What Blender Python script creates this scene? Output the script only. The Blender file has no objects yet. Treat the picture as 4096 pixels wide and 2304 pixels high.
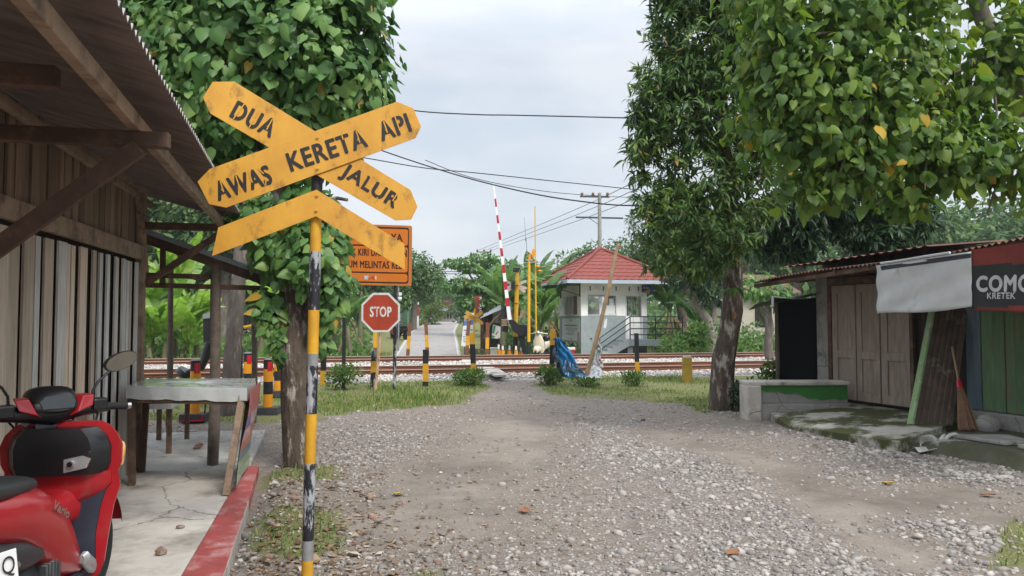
import bpy, math, random
import numpy as np
from mathutils import Vector, Matrix

S = bpy.context.scene
COL = S.collection
rad = math.radians
rng = np.random.default_rng(11)
random.seed(5)

# ------------------------------------------------------------------ camera
YAW = 13.0                       # the street's axis is world +Y, the camera looks 13 degrees to its right
CAMZ = 1.5
FPX, CX, CY, HOR = 2980.0, 2048.0, 1152.0, 1276.0
PIT = math.atan((HOR - CY) / FPX)
cam = bpy.data.cameras.new('camera')
cam.sensor_width = 36
cam.lens = 36 * FPX / 4096
cam.clip_end = 2000
camo = bpy.data.objects.new('camera', cam)
camo.location = (0, 0, CAMZ)
camo.rotation_euler = (math.pi / 2 + PIT, 0, -rad(YAW))
COL.objects.link(camo)
S.camera = camo

# ------------------------------------------------------------------ sky, sun, exposure
SUN_EL, SUN_AZ = 47, 158         # azimuth clockwise from +Y
w = bpy.data.worlds.new("World")
S.world = w
w.use_nodes = True
nt = w.node_tree
nt.nodes.clear()
out = nt.nodes.new('ShaderNodeOutputWorld')
sky = nt.nodes.new('ShaderNodeTexSky')
sky.sky_type = 'NISHITA'
sky.sun_disc = False
sky.sun_elevation = rad(SUN_EL)
sky.sun_rotation = rad(SUN_AZ)
sky.air_density = 1.2
sky.dust_density = 3.0
bg1 = nt.nodes.new('ShaderNodeBackground')
bg1.inputs['Strength'].default_value = 0.08
nt.links.new(sky.outputs[0], bg1.inputs[0])
tc = nt.nodes.new('ShaderNodeTexCoord')
mp = nt.nodes.new('ShaderNodeMapping')
mp.inputs['Scale'].default_value = (1.2, 1.2, 4.0)
nz = nt.nodes.new('ShaderNodeTexNoise')
nz.inputs['Scale'].default_value = 2.6
nz.inputs['Detail'].default_value = 7
nz.inputs['Roughness'].default_value = 0.55
cr = nt.nodes.new('ShaderNodeValToRGB')
cr.color_ramp.elements[0].position = 0.38
cr.color_ramp.elements[0].color = (0.57, 0.625, 0.70, 1)
cr.color_ramp.elements[1].position = 0.62
cr.color_ramp.elements[1].color = (0.74, 0.765, 0.80, 1)
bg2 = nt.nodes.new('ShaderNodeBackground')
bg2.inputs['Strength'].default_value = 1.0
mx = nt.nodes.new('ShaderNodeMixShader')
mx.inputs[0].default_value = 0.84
nt.links.new(tc.outputs['Generated'], mp.inputs[0])
nt.links.new(mp.outputs[0], nz.inputs['Vector'])
nt.links.new(nz.outputs[0], cr.inputs[0])
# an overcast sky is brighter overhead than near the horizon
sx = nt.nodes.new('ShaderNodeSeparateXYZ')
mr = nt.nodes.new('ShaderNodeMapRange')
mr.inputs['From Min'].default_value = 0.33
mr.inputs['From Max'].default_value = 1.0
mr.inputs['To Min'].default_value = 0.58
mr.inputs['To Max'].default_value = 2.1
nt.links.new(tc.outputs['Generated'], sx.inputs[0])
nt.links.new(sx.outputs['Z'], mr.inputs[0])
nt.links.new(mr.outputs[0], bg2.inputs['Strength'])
nt.links.new(cr.outputs[0], bg2.inputs[0])
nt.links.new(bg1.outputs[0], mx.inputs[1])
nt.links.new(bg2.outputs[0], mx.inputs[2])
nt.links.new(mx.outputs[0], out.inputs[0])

sun = bpy.data.lights.new('sun', 'SUN')
sun.energy = 1.5
sun.angle = rad(14)
sun.color = (1.0, 0.965, 0.9)
suno = bpy.data.objects.new('sun', sun)
COL.objects.link(suno)
_az, _el = rad(SUN_AZ), rad(SUN_EL)
sd = Vector((math.sin(_az) * math.cos(_el), math.cos(_az) * math.cos(_el), math.sin(_el)))
suno.rotation_euler = sd.to_track_quat('Z', 'Y').to_euler()
suno.location = (0, 0, 30)

vs = S.view_settings
S.display_settings.display_device = 'sRGB'
vs.view_transform = 'Standard'
vs.look = 'None'
vs.exposure = 1.1
vs.gamma = 1.0
S.cycles.max_bounces = 6
S.cycles.diffuse_bounces = 3
S.cycles.glossy_bounces = 2
S.cycles.transmission_bounces = 4
S.cycles.transparent_max_bounces = 6
S.cycles.use_denoising = True

# ------------------------------------------------------------------ geometry of the view -> world points
_cy, _sy = math.cos(rad(YAW)), math.sin(rad(YAW))
FWD = Vector((_sy, _cy, 0)); RIGHT = Vector((_cy, -_sy, 0)); UP = Vector((0, 0, 1))


def Cw(r, d, z):                 # camera-frame right / forward / height -> world
    return FWD * d + RIGHT * r + UP * z


def P(x, y, d):                  # the world point d metres ahead seen at photo position x, y
    u, v = (x - CX) / FPX, (CY - y) / FPX
    h = math.cos(PIT) - math.sin(PIT) * v
    return Cw(u * d / h, d, CAMZ + (math.sin(PIT) + math.cos(PIT) * v) * d / h)


GY = [-60, 13.5, 17.2, 18.3, 25.6, 27.2, 29, 34, 45, 68, 140, 600]
GZ = [0, 0, .05, .045, .06, -.02, -.2, -.2, .38, 1.02, 1.27, 1.6]


def gz(y):
    return float(np.interp(y, GY, GZ))


def B(x, d):                     # ground point d metres ahead in the photo's column x
    z = 0.0
    for _ in range(4):
        h = math.cos(PIT) * d + (z - CAMZ) * math.sin(PIT)
        p = Cw((x - CX) / FPX * h, d, z)
        z = gz(p.y)
    p.z = z
    return p


# ------------------------------------------------------------------ mesh builder
class MB:
    def __init__(s):
        s.v = []; s.f = []; s.m = []

    def add(s, vs, fs, mi=0):
        o = len(s.v)
        s.v += [tuple(a) for a in vs]
        s.f += [tuple(i + o for i in f) for f in fs]
        s.m += [mi] * len(fs)
        return s

    def box(s, c, size, rz=0.0, mi=0, M=None):
        hx, hy, hz = [a / 2 for a in size]
        vs = [Vector((x, y, z)) for x in (-hx, hx) for y in (-hy, hy) for z in (-hz, hz)]
        R = M if M is not None else Matrix.Rotation(rz, 3, 'Z')
        vs = [R @ a + Vector(c) for a in vs]
        return s.add(vs, [(0, 1, 3, 2), (4, 6, 7, 5), (0, 4, 5, 1), (2, 3, 7, 6), (0, 2, 6, 4), (1, 5, 7, 3)], mi)

    def bar(s, p0, p1, wd, h, up=(0, 0, 1), mi=0):
        p0, p1 = Vector(p0), Vector(p1)
        a = (p1 - p0).normalized(); u = Vector(up)
        if abs(a.dot(u)) > .98: u = Vector((0, 1, 0))
        sd = a.cross(u).normalized(); u = sd.cross(a).normalized()
        vs = []
        for p in (p0, p1):
            for i, j in ((-1, -1), (1, -1), (1, 1), (-1, 1)):
                vs.append(p + sd * (i * wd / 2) + u * (j * h / 2))
        return s.add(vs, [(3, 2, 1, 0), (4, 5, 6, 7), (0, 1, 5, 4), (1, 2, 6, 5), (2, 3, 7, 6), (3, 0, 4, 7)], mi)

    def tube(s, pts, rs, n=10, mi=0, cap=True, jit=0.0):
        pts = [Vector(p) for p in pts]
        if not hasattr(rs, '__len__'): rs = [rs] * len(pts)
        o = len(s.v); prev = None
        for i, p in enumerate(pts):
            a = (pts[min(i + 1, len(pts) - 1)] - pts[max(i - 1, 0)]).normalized()
            ref = Vector((0, 0, 1)) if abs(a.z) < .9 else Vector((1, 0, 0))
            x = a.cross(ref).normalized() if prev is None else (prev - a * prev.dot(a)).normalized()
            prev = x; y = a.cross(x)
            for k in range(n):
                t = 2 * math.pi * k / n
                r = rs[i] * (1 + (jit * (random.random() - .5) if jit else 0))
                s.v.append(tuple(p + x * (r * math.cos(t)) + y * (r * math.sin(t))))
        for i in range(len(pts) - 1):
            for k in range(n):
                a0, a1 = o + i * n + k, o + i * n + (k + 1) % n
                s.f.append((a0, a1, a1 + n, a0 + n)); s.m.append(mi)
        if cap:
            s.f.append(tuple(o + k for k in range(n))[::-1]); s.m.append(mi)
            e = o + (len(pts) - 1) * n
            s.f.append(tuple(e + k for k in range(n))); s.m.append(mi)
        return s

    def cyl(s, p0, p1, r0, r1=None, n=16, mi=0):
        return s.tube([p0, p1], [r0, r0 if r1 is None else r1], n, mi)

    def prism(s, poly, off, mi=0):   # planar polygon extruded by a vector
        n = len(poly); off = Vector(off)
        vs = [Vector(p) for p in poly] + [Vector(p) + off for p in poly]
        fs = [tuple(range(n))[::-1], tuple(range(n, 2 * n))]
        fs += [(i, (i + 1) % n, (i + 1) % n + n, i + n) for i in range(n)]
        return s.add(vs, fs, mi)

    def loft(s, rings, mi=0, cap=True, closed=True):
        n = len(rings[0]); o = len(s.v)
        for r in rings: s.v += [tuple(p) for p in r]
        for i in range(len(rings) - 1):
            for k in range(n if closed else n - 1):
                a0, a1 = o + i * n + k, o + i * n + (k + 1) % n
                s.f.append((a0, a1, a1 + n, a0 + n)); s.m.append(mi)
        if cap:
            s.f.append(tuple(o + k for k in range(n))[::-1]); s.m.append(mi)
            e = o + (len(rings) - 1) * n
            s.f.append(tuple(e + k for k in range(n))); s.m.append(mi)
        return s

    def grid(s, fn, nu, nv, mi=0):   # surface fn(u,v), u,v in 0..1
        o = len(s.v)
        for i in range(nu + 1):
            for j in range(nv + 1): s.v.append(tuple(fn(i / nu, j / nv)))
        for i in range(nu):
            for j in range(nv):
                a = o + i * (nv + 1) + j
                s.f.append((a, a + nv + 1, a + nv + 2, a + 1)); s.m.append(mi)
        return s

    def ball(s, c, r, n=12, mi=0):
        if not hasattr(r, '__len__'): r = (r, r, r)
        return s.loft([[Vector(c) + Vector((r[0] * max(.02, math.sin(math.pi * i / n)) * math.cos(2 * math.pi * k / (2 * n)),
                                            r[1] * max(.02, math.sin(math.pi * i / n)) * math.sin(2 * math.pi * k / (2 * n)),
                                            -r[2] * math.cos(math.pi * i / n))) for k in range(2 * n)] for i in range(n + 1)], mi)

    def wheel(s, c, R, r, axis=(1, 0, 0), n=28, m=10, mi=0):   # torus
        a = Vector(axis).normalized(); x = a.cross(Vector((0, 0, 1))).normalized(); y = a.cross(x)
        o = len(s.v)
        for i in range(n):
            t = 2 * math.pi * i / n; rd = x * math.cos(t) + y * math.sin(t)
            for j in range(m):
                q = 2 * math.pi * j / m
                s.v.append(tuple(Vector(c) + rd * (R + r * math.cos(q)) + a * (r * math.sin(q))))
        for i in range(n):
            for j in range(m):
                s.f.append((o + i * m + j, o + ((i + 1) % n) * m + j, o + ((i + 1) % n) * m + (j + 1) % m, o + i * m + (j + 1) % m)); s.m.append(mi)
        return s

    def text(s, body, org, xd, yd, wdt, hgt, mi=0, bold=0.0, shear=0.0):
        vs, fs = text_mesh(body, 0, shear)
        nv = Vector(xd).cross(Vector(yd)).normalized()
        if bold:                 # heavier strokes: shifted copies, each a hair in front of the last
            for k in range(6):
                a = math.pi * k / 3; off = (Vector(xd) * math.cos(a) + Vector(yd) * math.sin(a)) * (bold * hgt) + nv * (.0001 * (k + 1))
                s.add([Vector(org) + off + Vector(xd) * (p[0] * wdt) + Vector(yd) * (p[1] * hgt) for p in vs], fs, mi)
        xd, yd, org = Vector(xd), Vector(yd), Vector(org)
        return s.add([org + xd * (p[0] * wdt) + yd * (p[1] * hgt) for p in vs], fs, mi)

    def build(s, name, mats, parent=None, loc=None, smooth=None, bevel=0.0, local=False):
        me = bpy.data.meshes.new(name)
        org = Vector((0, 0, 0))
        if not local:
            if parent is not None: org = ORG.get(parent.name, Vector((0, 0, 0)))
            elif loc is not None: org = Vector(loc)
        me.from_pydata([tuple(Vector(v) - org) for v in s.v], [], s.f)
        mats = mats if isinstance(mats, (list, tuple)) else [mats]
        for m in mats: me.materials.append(m)
        me.polygons.foreach_set('material_index', s.m)
        if smooth is not None:
            me.polygons.foreach_set('use_smooth', [True] * len(s.f))
            me.set_sharp_from_angle(angle=rad(smooth))
        me.update()
        o = bpy.data.objects.new(name, me)
        COL.objects.link(o)
        if parent is not None:
            o.parent = parent
            ORG[o.name] = ORG.get(parent.name, Vector((0, 0, 0)))
        else:
            if not local: o.location = org
            ORG[o.name] = org
        if bevel:
            b = o.modifiers.new('bevel', 'BEVEL'); b.width = bevel; b.segments = 2; b.limit_method = 'ANGLE'; b.angle_limit = rad(40)
        return o


ORG = {}
_TX = {}


def text_mesh(body, bold, shear):
    k = (body, bold, shear)
    if k in _TX: return _TX[k]
    cu = bpy.data.curves.new('lettering', 'FONT')
    cu.body = body; cu.offset = bold; cu.shear = shear; cu.resolution_u = 4; cu.space_character = 1.1
    o = bpy.data.objects.new('lettering', cu)
    COL.objects.link(o)
    dg = bpy.context.evaluated_depsgraph_get()
    me = bpy.data.meshes.new_from_object(o.evaluated_get(dg))
    vs = np.array([v.co[:2] for v in me.vertices]); fs = [tuple(p.vertices) for p in me.polygons]
    bpy.data.objects.remove(o); bpy.data.curves.remove(cu); bpy.data.meshes.remove(me)
    lo, hi = vs.min(0), vs.max(0)
    vs = (vs - lo) / np.maximum(hi - lo, 1e-6)
    _TX[k] = ([tuple(a) for a in vs], fs)
    return _TX[k]


def thing(name, label, cat, loc=(0, 0, 0), rz=0.0, group=None):
    o = bpy.data.objects.new(name, None)
    o.empty_display_size = .2
    COL.objects.link(o)
    o.location = loc; o.rotation_euler = (0, 0, rz)
    ORG[o.name] = Vector((0, 0, 0)) if rz else Vector(loc)
    return tag(o, label, cat, group)


def tag(o, label, cat=None, group=None):
    o['label'] = label
    if cat: o['category'] = cat
    if group: o['group'] = group
    return o


def kind(o, k, label=None):
    o['kind'] = k
    if label: o['label'] = label
    return o


def dup(o, loc, rz=0.0, scale=1.0, label=None, group=None):
    kids = list(o.children)
    c = o.copy(); COL.objects.link(c)
    c.location = loc; c.rotation_euler = (0, 0, rz); c.scale = (scale,) * 3 if not hasattr(scale, '__len__') else scale
    if label: c['label'] = label
    if group: c['group'] = group
    for k in kids:
        a = k.copy(); COL.objects.link(a); a.parent = c
        for g in k.children:
            b = g.copy(); COL.objects.link(b); b.parent = a
    return c


# ------------------------------------------------------------------ materials
def _n(nt, t, **kw):
    n = nt.nodes.new(t)
    for k, v in kw.items():
        if k in n.inputs: n.inputs[k].default_value = v
        else: setattr(n, k, v)
    return n


def mat(name, c1, c2=None, rough=.8, scale=6.0, bump=0.0, metal=0.0, stretch=(1, 1, 1), island=0.0, dirt=None, dscale=2.0, dpos=(.5, .65), coat=0.0, spec=.4, detail=6, bdist=.02, crack=0):
    m = bpy.data.materials.new(name); m.use_nodes = True
    t = m.node_tree; b = t.nodes['Principled BSDF']
    b.inputs['Roughness'].default_value = rough; b.inputs['Metallic'].default_value = metal
    b.inputs['Coat Weight'].default_value = coat; b.inputs['Specular IOR Level'].default_value = spec
    L = t.links.new
    co = _n(t, 'ShaderNodeTexCoord'); mp = _n(t, 'ShaderNodeMapping'); mp.inputs['Scale'].default_value = stretch
    L(co.outputs['Object'], mp.inputs[0])
    nz = _n(t, 'ShaderNodeTexNoise', Scale=scale, Detail=detail, Roughness=.62); L(mp.outputs[0], nz.inputs['Vector'])
    c2 = c2 or tuple(a * .75 for a in c1)
    rp = _n(t, 'ShaderNodeValToRGB'); e = rp.color_ramp.elements
    e[0].position, e[1].position = .33, .67
    e[0].color = (*c2, 1); e[1].color = (*c1, 1)
    L(nz.outputs[0], rp.inputs[0]); col = rp.outputs[0]
    if island:
        gi = _n(t, 'ShaderNodeNewGeometry'); hs = _n(t, 'ShaderNodeHueSaturation')
        mr = _n(t, 'ShaderNodeMapRange'); mr.inputs['To Min'].default_value = 1 - island; mr.inputs['To Max'].default_value = 1 + island
        L(gi.outputs['Random Per Island'], mr.inputs[0]); L(mr.outputs[0], hs.inputs['Value']); L(col, hs.inputs['Color']); col = hs.outputs[0]
    if dirt:
        n2 = _n(t, 'ShaderNodeTexNoise', Scale=dscale, Detail=8, Roughness=.7); L(mp.outputs[0], n2.inputs['Vector'])
        r2 = _n(t, 'ShaderNodeValToRGB'); r2.color_ramp.elements[0].position, r2.color_ramp.elements[1].position = dpos
        mx = _n(t, 'ShaderNodeMix', data_type='RGBA'); L(n2.outputs[0], r2.inputs[0]); L(r2.outputs[0], mx.inputs[0])
        L(col, mx.inputs[6]); mx.inputs[7].default_value = (*dirt, 1); col = mx.outputs[2]
    if crack:
        ns = _n(t, 'ShaderNodeTexNoise', Scale=3.0, Detail=5); L(co.outputs['Object'], ns.inputs['Vector'])
        vm = _n(t, 'ShaderNodeVectorMath', operation='MULTIPLY_ADD'); L(ns.outputs['Color'], vm.inputs[0]); vm.inputs[1].default_value = (.35, .35, .35); L(co.outputs['Object'], vm.inputs[2])
        vo = _n(t, 'ShaderNodeTexVoronoi', Scale=crack, feature='DISTANCE_TO_EDGE'); L(vm.outputs[0], vo.inputs['Vector'])
        rc_ = _n(t, 'ShaderNodeMapRange'); rc_.inputs['From Max'].default_value = .008; L(vo.outputs['Distance'], rc_.inputs[0])
        mc = _n(t, 'ShaderNodeMix', data_type='RGBA'); L(rc_.outputs[0], mc.inputs[0]); mc.inputs[6].default_value = (*[a * .3 for a in c2], 1); L(col, mc.inputs[7]); col = mc.outputs[2]
    L(col, b.inputs['Base Color'])
    if bump:
        bp = _n(t, 'ShaderNodeBump', Strength=bump, Distance=bdist); L(nz.outputs[0], bp.inputs['Height']); L(bp.outputs[0], b.inputs['Normal'])
    return m


def leafmat(name, cols, rough=.5, trans=.3, spec=.35, clump=1.6):
    m = bpy.data.materials.new(name); m.use_nodes = True
    t = m.node_tree; b = t.nodes['Principled BSDF']; L = t.links.new
    gi = _n(t, 'ShaderNodeNewGeometry'); rp = _n(t, 'ShaderNodeValToRGB')
    el = rp.color_ramp.elements
    while len(el) < len(cols): el.new(.5)
    for i, (p, c) in enumerate(cols): el[i].position = p; el[i].color = (*c, 1)
    co = _n(t, 'ShaderNodeTexCoord'); nz = _n(t, 'ShaderNodeTexNoise', Scale=clump, Detail=3, Roughness=.6); L(co.outputs['Object'], nz.inputs['Vector'])
    ma = _n(t, 'ShaderNodeMapRange'); ma.inputs['From Min'].default_value = .32; ma.inputs['From Max'].default_value = .68; ma.inputs['To Min'].default_value = -.28; ma.inputs['To Max'].default_value = .28; L(nz.outputs[0], ma.inputs[0])
    ad = _n(t, 'ShaderNodeMath', operation='MULTIPLY_ADD'); L(gi.outputs['Random Per Island'], ad.inputs[0]); ad.inputs[1].default_value = .9; L(ma.outputs[0], ad.inputs[2])
    sel = _n(t, 'ShaderNodeMath', operation='MAXIMUM'); L(ad.outputs[0], sel.inputs[0])
    th = _n(t, 'ShaderNodeMath', operation='GREATER_THAN'); L(gi.outputs['Random Per Island'], th.inputs[0]); th.inputs[1].default_value = .988; L(th.outputs[0], sel.inputs[1])
    cl = _n(t, 'ShaderNodeMath', operation='MINIMUM'); L(sel.outputs[0], cl.inputs[0]); mxv = _n(t, 'ShaderNodeMath', operation='MULTIPLY_ADD'); L(th.outputs[0], mxv.inputs[0]); mxv.inputs[1].default_value = .06; mxv.inputs[2].default_value = .95; L(mxv.outputs[0], cl.inputs[1])
    L(cl.outputs[0], rp.inputs[0]); L(rp.outputs[0], b.inputs['Base Color'])
    b.inputs['Roughness'].default_value = rough; b.inputs['Specular IOR Level'].default_value = spec
    tr = _n(t, 'ShaderNodeBsdfTranslucent'); hs = _n(t, 'ShaderNodeHueSaturation', Saturation=1.1, Value=1.5)
    L(rp.outputs[0], hs.inputs['Color']); L(hs.outputs[0], tr.inputs['Color'])
    mx = _n(t, 'ShaderNodeMixShader'); mx.inputs[0].default_value = trans
    L(b.outputs[0], mx.inputs[1]); L(tr.outputs[0], mx.inputs[2]); L(mx.outputs[0], t.nodes['Material Output'].inputs[0])
    return m


YELLOW = mat('yellow_paint', (.64, .335, .045), (.52, .255, .035), .55, 6, .15, stretch=(1, 1, .6), dirt=(.17, .085, .03), dscale=9, dpos=(.54, .72))
YEL2 = mat('yellow_post_paint', (.62, .33, .02), (.47, .24, .02), .55, 9, .1, dirt=(.14, .09, .04), dscale=8, dpos=(.6, .75))
BLACK = mat('black_paint', (.018, .018, .022), (.01, .01, .012), .55, 12, .1)
BLACKW = mat('worn_black_paint', (.02, .021, .027), (.012, .012, .016), .55, 14, .15, stretch=(1, 1, .35), dirt=(.33, .34, .36), dscale=13, dpos=(.50, .55))
GREYW = mat('worn_grey_paint', (.25, .255, .26), (.17, .17, .17), .6, 18, .1)
INK = mat('stencil_ink', (.028, .024, .024), (.02, .016, .016), .6, 20)
ORANGE = mat('orange_sheet', (.60, .17, .012), (.52, .14, .012), .45, 4)
BROWNINK = mat('dark_brown_ink', (.045, .012, .008), None, .5, 8)
STOPRED = mat('faded_red_sheet', (.40, .048, .018), (.31, .036, .016), .55, 5, dirt=(.16, .05, .03), dscale=9, dpos=(.62, .75))
WHITE = mat('white_paint', (.74, .75, .75), (.66, .67, .67), .55, 6)
WHITEW = mat('weathered_white_paint', (.66, .67, .66), (.5, .5, .49), .6, 9, dirt=(.25, .2, .16), dscale=12, dpos=(.6, .72))
RUST = mat('rusty_pipe', (.42, .24, .12), (.52, .36, .22), .8, 18, .3, stretch=(1, 1, .4), dirt=(.12, .05, .025), dscale=22, dpos=(.54, .6))
RAILR = mat('rusty_rail', (.19, .075, .035), (.12, .045, .024), .7, 7, .1, stretch=(.2, 1, 1))
RAILT = mat('worn_rail_head', (.52, .46, .42), (.44, .36, .31), .32, 7, 0, metal=.6, stretch=(.2, 1, 1))
CONC = mat('concrete', (.34, .33, .305), (.25, .24, .22), .9, 4, .25, dirt=(.15, .14, .12), dscale=1.6, dpos=(.5, .72), crack=1.1)
CONCL = mat('pale_concrete', (.52, .485, .435), (.40, .37, .33), .9, 3, .25, dirt=(.20, .18, .155), dscale=1.9, dpos=(.46, .68), detail=9, crack=.8)
REDFLOOR = mat('red_painted_edge', (.33, .065, .058), (.24, .05, .046), .6, 6, .15, dirt=(.42, .28, .27), dscale=3.5, dpos=(.50, .68))
TIMBER = mat('dark_timber', (.105, .062, .042), (.06, .036, .026), .85, 7, .35, stretch=(1, 1, 1), dirt=(.20, .12, .075), dscale=5, dpos=(.5, .7))
TIMBERL = mat('pale_timber', (.33, .24, .17), (.21, .15, .105), .85, 8, .35, dirt=(.09, .06, .045), dscale=6, dpos=(.5, .7))
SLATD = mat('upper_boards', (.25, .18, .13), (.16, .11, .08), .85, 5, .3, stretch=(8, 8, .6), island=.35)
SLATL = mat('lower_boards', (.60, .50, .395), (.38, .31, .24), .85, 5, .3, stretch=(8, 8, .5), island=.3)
SLATW = mat('whitewashed_boards', (.60, .60, .575), (.40, .385, .36), .85, 6, .25, stretch=(8, 8, .6), island=.15)
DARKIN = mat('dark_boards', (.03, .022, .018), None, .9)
ROOFIN = mat('roof_underside', (.22, .175, .15), (.13, .10, .088), .8, 5, .2, stretch=(.5, 4, 1), dirt=(.22, .17, .14), dscale=2, dpos=(.5, .7))
ROOFMETAL = mat('corrugated_metal', (.33, .32, .31), (.2, .17, .15), .55, 5, .2, metal=.3)
RUSTROOF = mat('rusty_roof_sheet', (.16, .075, .05), (.09, .042, .03), .85, 5, .3, dirt=(.23, .13, .09), dscale=4, dpos=(.5, .65))
BARKD = mat('dark_bark', (.125, .095, .072), (.055, .042, .033), .95, 14, .9, stretch=(1, 1, .35), dirt=(.34, .31, .265), dscale=7, dpos=(.53, .60), bdist=.05)
BARKG = mat('grey_bark', (.155, .13, .11), (.085, .07, .06), .95, 12, .8, stretch=(1, 1, .3), dirt=(.25, .235, .21), dscale=8, dpos=(.56, .66), bdist=.04)
BARKP = mat('pale_bark', (.27, .245, .21), (.15, .13, .11), .95, 9, .6, stretch=(1, 1, .4), bdist=.04)
STEELB = mat('black_plastic', (.012, .012, .014), None, .35, 5, coat=.2)
DGREY = mat('dark_grey_plastic', (.03, .03, .033), (.022, .022, .024), .5, 20, .05)
CHROME = mat('chrome', (.6, .61, .62), None, .2, 5, metal=1)
SILVER = mat('silver_paint', (.45, .46, .47), (.36, .37, .38), .35, 8, metal=.6)
ALU = mat('grey_cast_aluminium', (.085, .09, .092), (.05, .052, .055), .5, 12, .2, metal=.5)
RUBBER = mat('rubber', (.016, .016, .017), None, .85, 20)
SCRED = mat('red_scooter_paint', (.36, .014, .02), (.31, .012, .017), .3, 3, coat=.35, dirt=(.24, .05, .04), dscale=6, dpos=(.55, .8))
NAVY = mat('dark_navy_plastic', (.022, .026, .045), (.016, .018, .03), .5, 18, .05)
SEAT = mat('black_seat_vinyl', (.03, .033, .036), (.022, .024, .026), .45, 40, .1)
REFRED = mat('red_reflector', (.55, .012, .025), None, .25, 6, coat=.5)
ORBOL = mat('orange_plastic', (.72, .29, .012), (.64, .24, .012), .45, 7)
BAMBOO = mat('dry_bamboo', (.38, .255, .145), (.27, .175, .1), .6, 8, .2, stretch=(1, 1, .3))
STICK = mat('weathered_stick', (.15, .12, .095), (.09, .07, .055), .9, 12, .4)
GLASSD = mat('mirror_face', (.30, .29, .25), None, .08, 2, metal=.9)
PLAST = mat('clear_plastic_cloth', (.60, .63, .635), (.45, .475, .48), .13, 5, .25, spec=.8, coat=.5)
STONEM = mat('gravel_stone', (.32, .292, .265), (.205, .184, .165), .9, 22, .3, island=.42)
BALM = mat('ballast_stone', (.47, .435, .405), (.33, .305, .28), .9, 18, .3, island=.42)
BRICKM = mat('brick_rubble', (.24, .13, .085), (.155, .10, .072), .95, 30, .5, island=.4, dirt=(.27, .24, .21), dscale=25, dpos=(.45, .6))
# ------------------------------------------------------------------ ground zones (photo positions turned into places on the ground)
def Gd(x, y):                    # ground point from a photo position given on a 2576-wide copy
    y = y * 1.59; x = x * 1.59
    d = FPX * 1.5 / max(y - HOR, 4)
    for _ in range(6):
        p = B(x, d); d = FPX * (1.5 - p.z) / max(y - HOR, 4)
    return B(x, d)


def inpoly(px, py, poly):
    c = np.zeros(px.shape, bool); n = len(poly)
    for i in range(n):
        x0, y0 = poly[i][0], poly[i][1]; x1, y1 = poly[(i + 1) % n][0], poly[(i + 1) % n][1]
        k = ((y0 > py) != (y1 > py)) & (px < (x1 - x0) * (py - y0) / (y1 - y0 + 1e-12) + x0)
        c ^= k
    return c


def pdist(px, py, line):
    best = np.full(px.shape, 1e9)
    for a, b in zip(line[:-1], line[1:]):
        dx, dy = b[0] - a[0], b[1] - a[1]
        t = np.clip(((px - a[0]) * dx + (py - a[1]) * dy) / (dx * dx + dy * dy + 1e-9), 0, 1)
        best = np.minimum(best, np.hypot(px - a[0] - t * dx, py - a[1] - t * dy))
    return best


_wv = [(rng.uniform(0, 6.28), rng.uniform(0, 6.28), rng.uniform(.6, 1.4)) for _ in range(24)]


def wnoise(x, y, f):             # smooth bounded noise from summed waves
    s = 0
    for i, (a, ph, m) in enumerate(_wv):
        k = f * m * (1 + i % 4)
        s = s + np.sin((x * math.cos(a) + y * math.sin(a)) * k + ph) / (1 + i % 4)
    return s / 6.0


def polyG(pts): return [Gd(*p) for p in pts]


GRASS = [polyG([(400, 1050), (400, 948), (690, 942), (860, 962), (1195, 948), (1222, 972), (1185, 1005), (1080, 1026), (960, 1038), (830, 1048), (700, 1060)]),
         polyG([(1372, 962), (1415, 944), (1700, 938), (1960, 938), (1905, 1022), (1790, 1034), (1650, 1012), (1480, 1003), (1385, 990)])]
GPATCH = [polyG([(620, 1330), (700, 1275), (850, 1285), (890, 1370), (760, 1405), (640, 1400)]),
          polyG([(655, 1185), (830, 1172), (835, 1205), (680, 1218)]),
          polyG([(1030, 1435), (1100, 1430), (1110, 1470), (1020, 1470)]),
          polyG([(2495, 1345), (2576, 1300), (2650, 1400), (2520, 1430)])]
BARE = [(polyG([(1330, 1050), (1280, 1120), (1180, 1180), (1020, 1300)]), .75),
        (polyG([(1640, 1080), (1740, 1118), (1882, 1150), (2027, 1213), (2110, 1283), (2300, 1400)]), .36),
        (polyG([(2110, 1275), (2338, 1241), (2620, 1236)]), .30)]
RIDGE = [(polyG([(1480, 1050), (1650, 1150), (1850, 1270), (2050, 1420)]), .95),
         (polyG([(1850, 1040), (2080, 1110), (2300, 1165), (2620, 1240)]), .32),
         (polyG([(700, 1100), (830, 1060), (960, 1090), (930, 1150), (820, 1160)]), .55),
         (polyG([(2250, 1330), (2420, 1330), (2620, 1380)]), .3)]


def frameco(x, y): return x * RIGHT.x + y * RIGHT.y, x * FWD.x + y * FWD.y


def density(x, y):
    n = wnoise(x, y, 1.1)
    dn = .50 + .35 * n + .25 * wnoise(x + 40, y, 3.1)
    for ln, wd in RIDGE: dn = dn + .6 * np.clip(1.25 - pdist(x, y, ln) / wd, 0, 1)
    for ln, wd in BARE: dn = dn * (1 - .86 * np.clip(1.35 - pdist(x, y, ln) / wd + .25 * n, 0, 1))
    return dn


def grassmask(x, y):
    nx, ny = x + .35 * wnoise(x, y, 2.3), y + .6 * wnoise(x + 9, y, 2.0) + .25 * wnoise(x, y, 6.5)
    g = np.zeros(np.shape(x), bool)
    for p in GRASS: g |= inpoly(nx, ny, p)
    return g


def patchmask(x, y):
    nx, ny = x + .1 * wnoise(x, y, 5), y + .12 * wnoise(x + 9, y, 5)
    g = np.zeros(np.shape(x), bool)
    for p in GPATCH: g |= inpoly(nx, ny, p)
    return g


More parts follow.
